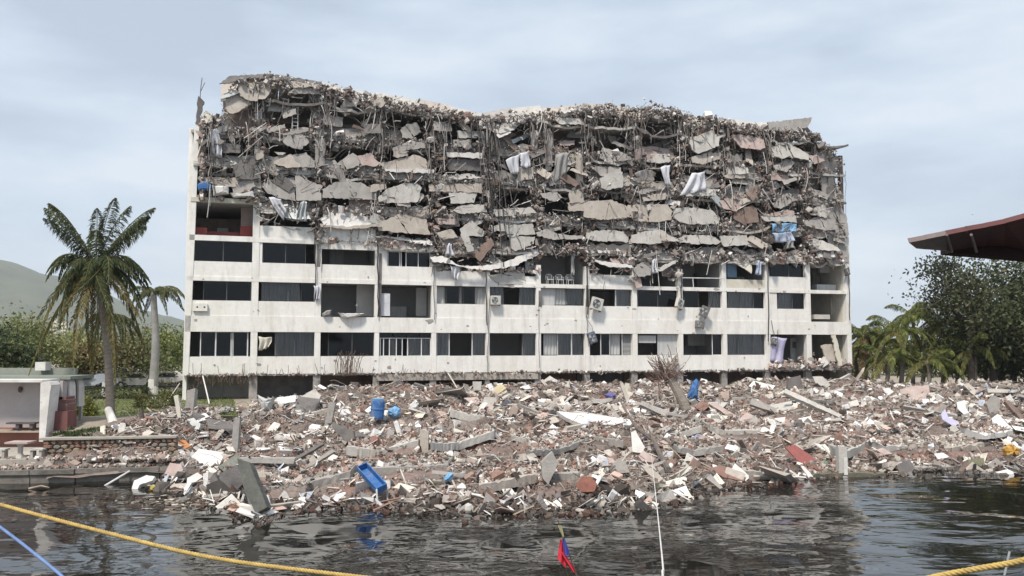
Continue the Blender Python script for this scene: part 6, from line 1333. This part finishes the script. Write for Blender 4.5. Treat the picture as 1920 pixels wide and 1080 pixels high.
def tree(name, base, h, cx, cz, rx, rz, nleaf, ls, greens, label, ntip=26, group=None, lean=0.0, bark=BARK, gap=.55, seed=0):
    """trunk, limbs to leaf clumps, clumps of leaves with gaps between"""
    r = np.random.default_rng(900 + seed); o = empty(name, base, 0, label, "tree", group)
    th = h - cz * .75; mb = MB(); fork = np.array((lean * .6, 0, max(th * .75, .8))); r0 = max(.10, h * .022)
    mb.tube([np.array((0, 0, -.4)), fork * .5 + np.array((r.normal(0, .1), 0, 0)), fork], r0 * 1.25, r0 * .85, 9); mb.build("trunk", bark, o)
    c0 = np.array((lean + cx, 0, h - cz)); tips = []
    mb = MB()
    for i in range(ntip):
        d = r.normal(size=3); d /= np.linalg.norm(d); q = c0 + d * np.array((rx, rx, rz)) * r.uniform(.35, 1.0) ; q[2] = max(q[2], h * .22); tips.append(q)
        if i < 34: m_ = (fork + q) / 2 + np.array((0, 0, -.08 * h)) + r.normal(0, .15, 3); mb.tube([fork - np.array((0, 0, .1)), m_, q], r0 * .45, .02, 5)
    mb.build("limb", bark, o)
    tips = np.array(tips); w = r.dirichlet(np.ones(ntip) * 3); idx = r.choice(ntip, nleaf, p=w); sg = (rx * rx * rz) ** (1 / 3) * .27
    pos = tips[idx] + r.normal(0, 1, (nleaf, 3)) * sg * np.array((1.1, 1.1, .75)); d = r.normal(size=(nleaf, 3)) + np.array((0, 0, -.25))
    L_ = ls * r.uniform(.6, 1.3, nleaf); V, F = leaves_np(pos, d, L_, L_ * .5, r=r)
    tone = np.array(greens)[r.integers(len(greens), size=ntip)][idx] * r.normal(1, .18, (nleaf, 1))
    cr = link("crown", np_mesh("crown", V, F, LEAF, np.clip(tone, .015, .6)), o); cr["kind"] = "stuff"
    return o
OLIVE = [(.22, .235, .095), (.16, .185, .075), (.27, .27, .125), (.12, .145, .06)]; DARKG = [(.06, .08, .038), (.08, .10, .05), (.05, .065, .034)]; RUST = [(.33, .19, .11), (.20, .12, .075), (.17, .14, .065)]; LIVE = [(.19, .23, .07), (.25, .27, .09), (.14, .175, .055)]
TG = "trees behind the garden lawn"
for k, (x, yt, Y, wpx, hpx, n, cols, lab) in enumerate([
 (65, 592, 78, 150, 100, 6500, OLIVE, "large olive green tree at the back of the garden, nearest the hills"), (-15, 612, 70, 110, 90, 5000, DARKG, "dark green tree cut by the frame's edge behind the white house"),
 (158, 640, 82, 75, 62, 3200, RUST, "rust coloured tree behind the house roof"), (120, 622, 98, 110, 70, 4200, LIVE, "mid green tree behind the rust coloured one"), (255, 628, 84, 125, 88, 5000, OLIVE + RUST[2:], "broad olive tree between the two tall palms"),
 (322, 606, 92, 90, 95, 4200, LIVE, "loose green tree next to the corner of the block"), (200, 628, 110, 120, 70, 3800, OLIVE, "far olive tree behind the tall coconut palm"), (20, 640, 66, 120, 60, 4200, DARKG + OLIVE[:1], "dark bushy tree just behind the flat roof"), (345, 640, 100, 80, 70, 3000, OLIVE, "pale tree seen past the corner of the block")]):
    top = P(x, yt, Y); rx = wpx / 2 * Y / FPX; cz = hpx / 2 * Y / FPX
    tree("garden_tree", (top[0], Y, 2.0), top[2] - 2.0, 0, cz, rx, cz, n, .34, cols, lab, 30, TG, seed=k)
# big dark tree over the far bank, with two companions
b = P(1822, 735, 78); b[2] = 2.0
tree("almond_tree", b, P(1850, 466, 78)[2] - 2, 2.6, 5.4, 5.8, 5.4, 10500, .40, [(.07, .088, .042), (.09, .105, .05), (.055, .07, .036), (.12, .11, .055)], "big dark spreading tree under the red roof", 46, None, 0.6, M("dark_bark", (0.10, 0.085, 0.07)), seed=40)
b = P(1765, 748, 66); b[2] = 2.0
tree("thin_tree", P(1862, 735, 79) * np.array((1, 1, 0)) + np.array((0, 0, 2)), P(1762, 470, 79)[2] - 2, -4.0, 3.4, 2.4, 3.2, 2000, .38, [(.06, .07, .045), (.085, .085, .05)], "sparse leafy boughs reaching out towards the block under the red roof", 24, None, 0, M("dark_bark", (0.10, 0.085, 0.07)), seed=41)
b = P(1905, 732, 82); b[2] = 2.0
tree("almond_tree", b, P(1905, 560, 82)[2] - 2, 0, 4.0, 4.4, 4.0, 8000, .42, [(.05, .065, .034), (.07, .085, .04)], "lower dark tree at the frame's edge behind the big one", 30, None, 0, M("dark_bark", (0.10, 0.085, 0.07)), seed=42)
b = P(1965, 738, 76); b[2] = 2.0
tree("almond_tree", b, 12.5, 0, 4.2, 4.2, 3.2, 6000, .34, [(.05, .062, .034), (.07, .08, .04)], "dark tree cut off by the frame's edge under the red roof", 30, None, 0, M("dark_bark", (0.10, 0.085, 0.07)), seed=43)
# far trees closing the bank behind the palms
for k, (x, yt, Y, w, hp) in enumerate([(1600, 655, 110, 90, 60), (1680, 640, 120, 120, 70), (1760, 640, 115, 130, 80), (1850, 650, 112, 110, 60)]):
    top = P(x, yt, Y); rx = w / 2 * Y / FPX; cz = hp / 2 * Y / FPX
    tree("bank_tree", (top[0], Y, 2.0), top[2] - 2.0, 0, cz, rx, cz, 4200, .36, OLIVE + DARKG, ["bushy far tree showing beside the block's free corner", "far olive tree behind the yellowish palm", "far dark tree behind the spiky palm", "far bushy tree behind the big tree's trunk"][k], 26, "trees behind the far bank palms", seed=60 + k)
b = P(1850, 735, 80); b[2] = 2.0
tree("almond_tree", b, P(1850, 590, 80)[2] - 2, 0, 2.9, 3.6, 2.9, 6500, .4, [(.07, .09, .042), (.09, .11, .05)], "lower leafy tree filling the shade under the big tree", 30, None, 0, M("dark_bark", (0.10, 0.085, 0.07)), seed=44)
# hedges and shrubs
def shrub(name, c, rx, ry, rz, n, ls, cols, label, cat, boxy=False, seed=0):
    r = np.random.default_rng(1300 + seed); c = np.asarray(c, float)
    if boxy: p = r.uniform(-1, 1, (n, 3)) * np.array((rx, ry, rz)); ax = r.integers(0, 3, n); sgn = np.sign(r.normal(size=n)); p[np.arange(n), ax] = (np.array((rx, ry, rz))[ax]) * sgn * r.uniform(.85, 1.05, n); p[:, 2] += rz
    else: d = r.normal(size=(n, 3)); d /= np.linalg.norm(d, axis=1)[:, None]; p = d * np.array((rx, ry, rz)) * r.uniform(.6, 1.08, (n, 1)) * (1 + .25 * (vnoise(d[:, 0] * 3 + 9, d[:, 2] * 3 + seed)[:, None] - .5)); p[:, 2] = np.abs(p[:, 2])
    L_ = ls * r.uniform(.6, 1.3, n); V, F = leaves_np(p, r.normal(size=(n, 3)) + np.array((0, 0, .4)), L_, L_ * .5, r=r)
    o = empty(name, c, 0, label, cat); f = link("foliage", np_mesh("foliage", V, F, LEAF, pick(cols, n, var=.2, r=r)), o); f["kind"] = "stuff"
    mb = MB()
    for i in range(5): mb.tube([(r.normal(0, rx * .3), r.normal(0, ry * .3), -.1), (r.normal(0, rx * .5), r.normal(0, ry * .5), rz * 1.1)], .03, .012, 5)
    mb.build("stem", BARK, o); return o
p = P(220, 742, 66); shrub("clipped_hedge", (p[0] - 1, 66, 2.0), 3.6, .5, .42, 5200, .16, [(.05, .062, .03), (.065, .075, .035)], "long dark clipped hedge across the back of the lawn", "hedge", True, 1)
p = P(330, 742, 70); shrub("clipped_hedge", (p[0], 70, 2.0), 2.2, .5, .5, 3200, .16, [(.055, .06, .03), (.10, .075, .04)], "brownish clipped hedge beside the corner of the block", "hedge", True, 2)
p = P(150, 778, 50); shrub("round_shrub", (p[0], 50, 2.0), .95, .8, 1.15, 3400, .13, [(.30, .30, .05), (.20, .21, .05), (.10, .11, .04)], "round yellow green shrub next to the brick steps", "shrub", False, 3)
p = P(292, 765, 56); shrub("clipped_hedge", (p[0], 56, 2.0), 1.25, .5, .42, 2600, .13, [(.14, .13, .045), (.10, .095, .04)], "short olive box hedge in front of the royal palm", "hedge", True, 4)
n = 5200; x = rng.uniform(-21.8, -17.2, n); y = rng.uniform(40.7, 42.6, n); keep = fbm(x * .8, y * .8) > .40; x, y = x[keep], y[keep]; n = len(x)
z = np.interp(y, [40.6, 43.6], [1.72, 2.0]); V, F = leaves_np(np.stack((x, y, z), 1), np.stack((rng.normal(0, .6, n), rng.normal(0, .6, n), np.ones(n)), 1), rng.uniform(.10, .28, n), np.full(n, .07))
tag(link("ground_cover", np_mesh("ground_cover", V, F, LEAF, pick([(.07, .10, .04), (.10, .125, .05), (.055, .075, .035)], n))), "leafy green ground cover behind the stone wall", "plants", kind="stuff")
me = np_mesh("garden_bed", [(-22.0, 40.3, 1.62), (-17.4, 40.7, 1.62), (-17.4, 43.5, 1.95), (-22.6, 46.5, 2.0)], [(0, 1, 2, 3)], EARTH); tag(link("garden_bed", me), kind="structure")
n = 14000; x = rng.uniform(-45, -16, n); y = rng.uniform(49.8, 76, n); ok = (x < -15.8 - (y - 49.5) * .34) & (np.abs(x / y) < .62); x, y = x[ok], y[ok]; n = len(x)
V, F = leaves_np(np.stack((x, y, np.full(n, 2.0)), 1), np.stack((rng.normal(0, .5, n), rng.normal(0, .5, n), np.ones(n)), 1), rng.uniform(.08, .2, n), np.full(n, .05))
tag(link("lawn_grass", np_mesh("lawn_grass", V, F, LEAF, pick([(.12, .145, .05), (.16, .165, .07), (.20, .18, .09)], n))), "short dry grass of the garden lawn", "grass", kind="stuff")

# ------------------------------------------------------------------ garden house, steps, table
HWALL = M("house_plaster", (0.50, 0.46, 0.45), (0.43, 0.395, 0.385), 0.7, 0.9, 0.1, fine=.08)
HP = P(0, 835, 43.0); hx0 = -44.0; hx1 = P(74, 800, 43)[0]; zt = P(40, 716, 43)[2]; zb_ = .92
H_ = empty("garden_house", ((hx0 + hx1) / 2, 45, zb_), 0, "low white garden house with a flat green grey roof and white arches", "building"); c0 = np.array(H_.location)
def hb(name, mat, x0, x1, y0, y1, z0, z1): mb = MB(); mb.box(0, x1 - x0, 0, y1 - y0, 0, z1 - z0); return mb.build(name, mat, H_, base=np.array((x0, y0, z0)) - c0)
hb("wall", HWALL, hx0, hx1, 44.2, 44.4, zb_ + .95, zt - .05); hb("wall_base", M("terracotta_paint", (0.33, 0.15, 0.12), (0.26, 0.12, 0.10), 1.2), hx0, hx1, 43.9, 44.4, zb_ - .2, zb_ + .95)
hb("eave", CHALK, hx0, hx1 + .1, 42.9, 44.6, zt - .02, zt + .10); hb("roof", M("green_grey_roof", (0.25, 0.275, 0.235), (0.20, 0.22, 0.19), 0.8), hx0, hx1 + .6, 44.65, 47.2, zt + .05, zt + .22)
hb("roof_parapet", M("green_grey_render", (0.30, 0.31, 0.27), (0.24, 0.25, 0.215), 0.6), hx0, P(142, 700, 47.3)[0], 47.25, 47.5, zt - 1.6, P(100, 690, 47.3)[2])
mb = MB(); a = P(81, 690, 47.0) - c0; mb.box(a[0] - .28, a[0] + .28, a[1] - .3, a[1] + .3, P(81, 691, 47.0)[2] - c0[2] - .1, P(81, 684, 47.0)[2] - c0[2] + .15); mb.build("roof_vent", CHALK, H_)
mb = MB(); mb.prism([P(x, y, 42.9) - c0 for x, y in ((73, 828), (84, 828), (93, 740), (96, 722), (92, 716), (76, 716))], (0, .9, 0)); mb.build("corner_pillar", CHALK, H_)
hb("bench", M("dark_plank", (0.12, 0.11, 0.11)), P(15, 800, 43.6)[0], P(68, 800, 43.6)[0], 43.4, 43.85, zb_ + 1.18, zb_ + 1.26)
for xx in (30, 56): hb("bench_support", M("dark_plank", (0.12, 0.11, 0.11)), P(xx, 800, 43.5)[0], P(xx + 6, 800, 43.5)[0], 43.45, 43.8, zb_ + .96, zb_ + 1.18)
mb = MB(); a = P(38, 728, 44.1); mb.lathe([(.02, .1), (.09, .05), (.12, -.1), (.05, -.22)], a - c0, 8); mb.build("lantern", STEEL, H_)
# side wall behind the pillar and white arches along the steps
hb("side_wall", HWALL, hx1 + .05, hx1 + .3, 44.5, 45.2, zb_, zt); hb("rear_wall", HWALL, hx1 + .1, P(150, 740, 47)[0], 46.9, 47.1, zb_, zt - .3)
for k, (x0, x1, ya, Y) in enumerate(((118, 131, 712, 45.0), (133, 148, 709, 46.0))):
    mb = MB(); n = 12; xc = (x0 + x1) / 2; outer = []; inner = []
    for i in range(n + 1):
        t = math.pi * i / n; outer.append((xc - (x1 - x0) / 2 * math.cos(t), ya + 14 - 14 * math.sin(t))); inner.append((xc - ((x1 - x0) / 2 - 3) * math.cos(t), ya + 16 - 12 * math.sin(t)))
    ol = [(x0, 762)] + outer + [(x1, 762)] + [(x1 - 3, 762)] + inner[::-1] + [(x0 + 3, 762)]
    mb.prism([P(x, y, Y) - c0 for x, y in ol], (0, .6, 0)); mb.build("arch", CHALK, H_)
    mb = MB(); a = P(x0 + 2, 760, Y + .5) - c0; b = P(x1 - 2, ya + 8, Y + .5) - c0; mb.box(a[0], b[0], a[1], a[1] + .05, a[2], b[2]); mb.build("arch_infill", HWALL, H_)
mb = MB(); mb.prism([P(x, y, 46) - c0 for x, y in ((96, 720), (104, 714), (122, 722), (122, 732), (104, 726), (96, 740))], (0, .3, 0)); mb.build("gable_edge", CHALK, H_)
mb = MB(); mb.prism([P(x, y, 46.6) - c0 for x, y in ((146, 713), (160, 711), (177, 722), (165, 724), (150, 717))], (0, 2.0, .25)); mb.build("awning", METALG, H_)
BRK = M("oxblood_steps", (0.25, 0.145, 0.125), (0.19, 0.105, 0.095), 1.5)
st = empty("entrance_steps", P(110, 812, 44.5) * np.array((1, 1, 0)) + np.array((0, 0, .95)), 0, "stepped oxblood red masonry stair block beside the garden house", "steps"); s0 = np.array(st.location)
for k, (x0, x1, y0, y1, Y) in enumerate(((93, 127, 771, 812, 43.6), (94, 126, 757, 774, 43.9), (95, 125, 750, 760, 44.2), (98, 124, 744, 752, 44.5), (102, 120, 730, 746, 44.8))):
    a = P(x0, y1, Y); b = P(x1, y0, Y); mb = MB(); mb.box(0, b[0] - a[0], 0, .9, 0, b[2] - a[2]); mb.build("step", BRK if k != 0 else M("oxblood_dark", (0.19, 0.085, 0.08)), st, base=a - s0)
# picnic table and benches
t0 = P(38, 852, 39.6); t0[2] = .92
o = empty("picnic_table", t0, 0, "concrete garden table with a pinkish top on the terrace", "table")
mb = MB(); mb.box(-.52, .52, -.4, .4, .66, .74); mb.build("table_top", PINK, o); mb = MB(); mb.lathe([(.2, 0), (.17, .08), (.11, .2), (.12, .5), (.2, .66)], k=8); mb.build("pedestal", LGREY, o)
for dx, lab in ((-.85, "concrete bench at the frame-edge side of the garden table"), (.85, "concrete bench on the stone wall side of the garden table")):
    q = t0 + np.array((dx, -.1, 0)); o = empty("garden_bench", q, 0, lab, "bench"); mb = MB(); mb.box(-.32, .32, -.2, .2, .36, .43); mb.build("seat", LGREY, o)
    for s in (-.2, .2): mb = MB(); mb.box(s - .06, s + .06, -.15, .15, 0, .36); mb.build("leg", GREY, o)
# rubble strip along the quay
n = 1500; x = rng.uniform(-24, -14.6, n); y = np.array([quay_y(q) for q in x]) + rng.uniform(.2, 1.0, n); sz = np.exp(rng.normal(-2.5, .45, n))[:, None] * rng.uniform(.5, 1.4, (n, 3))
n2 = 2600; x2 = rng.uniform(-24, -15, n2); y2 = rng.uniform(39.0, 40.0, n2) ; z2 = np.full(n2, .93); sz2 = np.exp(rng.normal(-2.9, .5, n2))[:, None] * rng.uniform(.5, 1.4, (n2, 3)); ok = rng.random(n2) < np.clip((x2 + 23) / 7, .08, 1); 
tag(joined("quay_gravel", [chunks_np(np.stack((x, y, .60 + rng.random(n) * .06), 1), sz, pick(RUB[:3] + RUB[5:8], n)), chunks_np(np.stack((x2, y2, z2), 1)[ok], sz2[ok], pick(RUB, n2)[ok])], TINT, kind="stuff"), "broken stone and gravel along the quay edge", "gravel")
# parked cars beyond the hedge
def car(x, Y, rz, col, label):
    p = P(x, 720, Y); o = empty("parked_car", (p[0], Y, 2.01), rz, label, "car", "cars parked behind the lawn"); Lh = 2.1
    prof = [(-Lh, .35), (-Lh, .75), (-1.75, .9), (-1.2, .95), (-.75, 1.42), (.6, 1.45), (1.15, .98), (1.9, .88), (Lh, .7), (Lh, .35)]
    mb = MB(); mb.prism([(x_, -.82, z_) for x_, z_ in prof], (0, 1.64, 0)); b = mb.build("body", col, o); md = b.modifiers.new("bevel", "BEVEL"); md.width = .08; md.segments = 2
    for s in (-.83, .83): mb = MB(); mb.prism([(-1.05, s, .98), (-.7, s, 1.36), (.52, s, 1.38), (.98, s, .98)], (0, .012 * np.sign(s), 0)); mb.build("side_window", FAN, o)
    for sx in (-1.3, 1.3):
        for sy in (-.8, .8): mb = MB(); mb.tube([(sx, sy - .1, .32), (sx, sy + .1, .32)], .32, k=14); w = mb.build("wheel", FAN, o); mb = MB(); mb.tube([(sx, sy - .115, .32), (sx, sy + .115, .32)], .17, k=10); mb.build("rim", METALG, w)
    for s in (-.6, .6): mb = MB(); mb.box(Lh - .02, Lh + .01, s - .16, s + .16, .62, .76); mb.build("headlight", METALG, o)
car(258, 84, .15, CHALK, "white car parked nearest the royal palm"); car(225, 88, .1, M("navy_paint", (0.03, 0.05, 0.12), None, 2, .3, 0), "dark blue car parked between the two tall palms"); car(318, 86, .2, CHALK, "white car parked next to the corner of the block"); car(165, 86, .1, M("grey_paint", (0.12, 0.12, 0.125), None, 2, .3, 0), "dark grey car parked behind the awning")
# far pale towers
for x0, x1, yt, Y, lab in ((94, 106, 598, 620, "thin pale tower block far behind the garden trees"), (113, 124, 603, 700, "second pale tower block far behind the garden trees")):
    a = P(x0, yt, Y); b = P(x1, yt, Y); o = empty("far_tower", ((a[0] + b[0]) / 2, Y, 2), 0, lab, "building"); w = b[0] - a[0]; h = a[2] - 2; mb = MB(); mb.box(-w / 2, w / 2, 0, w, 0, h); mb.build("wall", CREAM, o)
    for f in range(10):
        for c in (-.25, .25): mb = MB(); mb.box(c * w - w * .13, c * w + w * .13, -.15, -.05, h - 1.2 - f * 2.6, h - .1 - f * 2.6 + .0); mb.build("window", DGREY, o)

# ------------------------------------------------------------------ near things: ropes, flag, boat rail, red roof
def rope(pts, r, mat, name, label, cat="rope"):
    pts = np.array(pts); t = np.linspace(0, len(pts) - 1, 90); i = np.clip(t.astype(int), 0, len(pts) - 2); f = t - i
    pm = np.vstack((2 * pts[0] - pts[1], pts, 2 * pts[-1] - pts[-2])); p0, p1, p2, p3 = pm[i], pm[i + 1], pm[i + 2], pm[i + 3]; f = f[:, None]
    c = .5 * (2 * p1 + (p2 - p0) * f + (2 * p0 - 5 * p1 + 4 * p2 - p3) * f ** 2 + (3 * p1 - p0 - 3 * p2 + p3) * f ** 3)
    # three strands laid round the curve
    seg = np.linalg.norm(np.diff(c, axis=0), axis=1); s = np.concatenate(([0], np.cumsum(seg))); m = int(min(2200, s[-1] / (r * .6))); ss = np.linspace(0, s[-1], m); c = np.stack([np.interp(ss, s, c[:, k]) for k in range(3)], 1)
    tn = np.gradient(c, axis=0); tn /= np.linalg.norm(tn, axis=1)[:, None]; a = np.cross(tn, (0, 0, 1.0)); a /= np.linalg.norm(a, axis=1)[:, None]; b = np.cross(tn, a); ph = ss / (r * 4.5) * 2 * math.pi
    base = c[0]; P3 = np.stack([c + r * .5 * (np.cos(ph + q)[:, None] * a + np.sin(ph + q)[:, None] * b) - base for q in (0, 2.094, 4.189)])
    V, F, T = strands_np(P3, np.full(3, r * .56), np.ones((3, 3)), 6)
    return tag(link(name, np_mesh(name, V, F, mat, smooth=True), None, base), label, cat)
YROPE = M("yellow_rope", (0.56, 0.40, 0.13), (0.38, 0.26, 0.09), 30, .8, .2)
rope([P(-260, 850, 4.6), P(-60, 926, 4.3), P(0, 946, 4.2), P(200, 999, 4.0), P(400, 1046, 3.9), P(650, 1079, 3.8), P(900, 1105, 3.7)], .0098, YROPE, "mooring_rope", "long yellow rope slung across the near water")
rope([P(-120, 900, 3.6), P(0, 988, 3.4), P(60, 1034, 3.3), P(118, 1082, 3.2), P(180, 1140, 3.1)], .006, M("blue_rope", (0.20, 0.30, 0.55), None, 20, .8, .2), "thin_rope", "thin blue rope across the near corner of the water")
rope([P(1640, 1110, 3.2), P(1755, 1081, 3.2), P(1830, 1067, 3.15), P(1920, 1050, 3.1), P(2060, 1010, 3.0)], .0115, YROPE, "mooring_rope", "short yellow rope beside the boat rail")
rope([P(1252, 1200, 4.5), P(1243, 1080, 6.0), P(1236, 990, 12.0), P(1221, 850, 41)], .010, CHALK, "mooring_line", "thin white line running from the boat to the rubble")
mb = MB(); mb.tube([P(1850, 1100, 3.0), P(1890, 1092, 3.0), P(1980, 1078, 2.9), P(2100, 1060, 2.8)], .024, k=10); tag(mb.build("boat_rail", M("navy_rail", (0.045, 0.05, 0.065), None, 4, .4, .05)), "dark blue boat rail at the near corner", "rail")
mb = MB(); mb.tube([P(1880, 1095, 3.2), P(1893, 1034, 3.2)], .004, k=6); tag(mb.build("aerial_rod", METALG), "thin grey rod sticking up by the boat rail", "rod")
o = empty("bow_flag", P(1093, 1120, 5.0), 0, "small red and blue flag hanging limp on a slanting staff", "flag"); f0 = np.array(o.location)
mb = MB(); mb.tube([np.zeros(3), P(1080, 1076, 5.0) - f0, P(1046, 975, 5.0) - f0], .005, .004, k=6); mb.build("staff", STEEL, o)
def flagpart(name, q, mat):
    n = 8; V = []
    for j in range(n):
        t = j / (n - 1)
        for i in range(n): s = i / (n - 1); x = (q[0][0] * (1 - s) + q[1][0] * s) * (1 - t) + (q[3][0] * (1 - s) + q[2][0] * s) * t; y = (q[0][1] * (1 - s) + q[1][1] * s) * (1 - t) + (q[3][1] * (1 - s) + q[2][1] * s) * t; V.append(P(x, y, 4.97 + .018 * math.sin(s * 8 + t * 2)) - f0)
    link(name, np_mesh(name, V, [(j * n + i, j * n + i + 1, (j + 1) * n + i + 1, (j + 1) * n + i) for j in range(n - 1) for i in range(n - 1)], mat, smooth=True), o)
flagpart("red_field", [(1046, 1036), (1057, 1034), (1080, 1073), (1073, 1072)], M("flag_red", (0.66, 0.045, 0.075), (0.55, 0.04, 0.06), 8, .8, .1)); flagpart("red_field", [(1050, 1011), (1054, 1012), (1062, 1066), (1045, 1048)], M("flag_red", (0.66, 0.045, 0.075)))
flagpart("blue_canton", [(1054.2, 1009), (1060, 1012), (1069, 1040), (1058, 1042)], M("flag_blue", (0.09, 0.10, 0.42), (0.07, 0.08, 0.34), 8, .8, .1)); flagpart("tassel", [(1046, 985), (1053, 985), (1058, 1006), (1055, 1008)], M("tassel_straw", (0.50, 0.48, 0.26)))
# red roof eave of the boat shelter
RR = empty("shelter_roof", P(1990, 700, 9.5) * np.array((1, 1, 0)), 0, "dark red sheet metal roof eave jutting in over the near water", "roof"); r0 = np.array(RR.location)
tp = [(1704, 455), (1735, 449), (1775, 441), (1815, 433), (1850, 427), (1885, 420), (1925, 409), (1990, 392), (2080, 365), (2300, 315), (2600, 250)]; bt = [(1718, 466), (1738, 468), (1775, 471), (1815, 466), (1850, 462), (1885, 464), (1925, 470), (1990, 478), (2080, 486), (2300, 500), (2600, 520)]
RDM = M("oxide_red_sheet", (0.125, 0.045, 0.042), (0.08, 0.034, 0.032), 1.5, .55, .1); GRYS = M("grey_sheet", (0.20, 0.155, 0.15), (0.14, 0.105, 0.10), 1.5, .5, .1)
for i in range(10):
    mb = MB(); a, b, c, d = P(*tp[i], 9.0), P(*tp[i + 1], 9.0), P(*bt[i + 1], 9.75), P(*bt[i], 9.75)
    mb.prism([q - r0 + np.array((0, 0, .002 * i)) for q in (a, b, c, d)], (0, .03, .05)); mb.build("roof_sheet", GRYS if i < 2 else RDM, RR)
mb = MB(); mb.prism([P(x, y, 9.8) - r0 for x, y in ((1783, 447), (2080, 430), (2600, 400), (2600, 545), (2080, 500), (1920, 485), (1835, 478), (1784, 474))], (0, .25, 0)); mb.build("fascia_board", M("black_red_board", (0.035, 0.017, 0.016)), RR)
for x in (1775, 1821): mb = MB(); mb.tube([P(x, 440, 8.97) - r0, P(x + 10, 472, 9.7) - r0], .016, k=5); mb.build("sheet_seam", GRYS, RR)
mb = MB(); mb.tube([P(1812, 436, 9.02) - r0, P(1812, 424, 9.02) - r0], .012, k=5); mb.build("bolt", STEEL, RR)
for Y in (9.9, 10.6): mb = MB(); a = P(2560, 480, Y) - r0; mb.tube([a, np.array((a[0], a[1], -.5))], .09, k=8); mb.build("post", RDM, RR)
# bits afloat near the quay
mb = MB(); a = P(55, 910, 36.5); a[2] = .02; mb.tube([a, a + np.array((.5, 0, .12)), a + np.array((.85, 0, .05))], .06, .02, 6); tag(mb.build("driftwood", WOOD), "short piece of driftwood floating by the quay", "driftwood")
n = 160; x = rng.normal(-12.5, 1.2, n); y = rng.normal(33.6, .7, n); tag(joined("floating_litter", [chunks_np(np.stack((x, y, np.full(n, .01)), 1), np.stack((rng.uniform(.05, .3, n), rng.uniform(.04, .12, n), np.full(n, .03)), 1), pick([(.3, .25, .2), (.5, .46, .4), (.15, .13, .1)], n), tilt=.03)], TINT, kind="stuff"), "small litter floating on the dark water", "litter")

# ------------------------------------------------------------------ air between here and the hills
mb = MB(); mb.box(-3500, 3500, -150, 3600, -3, 330)
hz = mb.build("haze", WATER); tag(hz, "thin pale haze in the air out to the hills", "haze", kind="stuff")
hm = bpy.data.materials.new("haze_air"); hm.use_nodes = True; t = hm.node_tree; t.nodes.remove(t.nodes["Principled BSDF"])
v = t.nodes.new("ShaderNodeVolumePrincipled"); v.inputs["Color"].default_value = (0.93, 0.96, 1.0, 1); v.inputs["Density"].default_value = 0.00013; v.inputs["Anisotropy"].default_value = 0.2
t.links.new(v.outputs[0], t.nodes["Material Output"].inputs["Volume"]); hz.data.materials.clear(); hz.data.materials.append(hm)
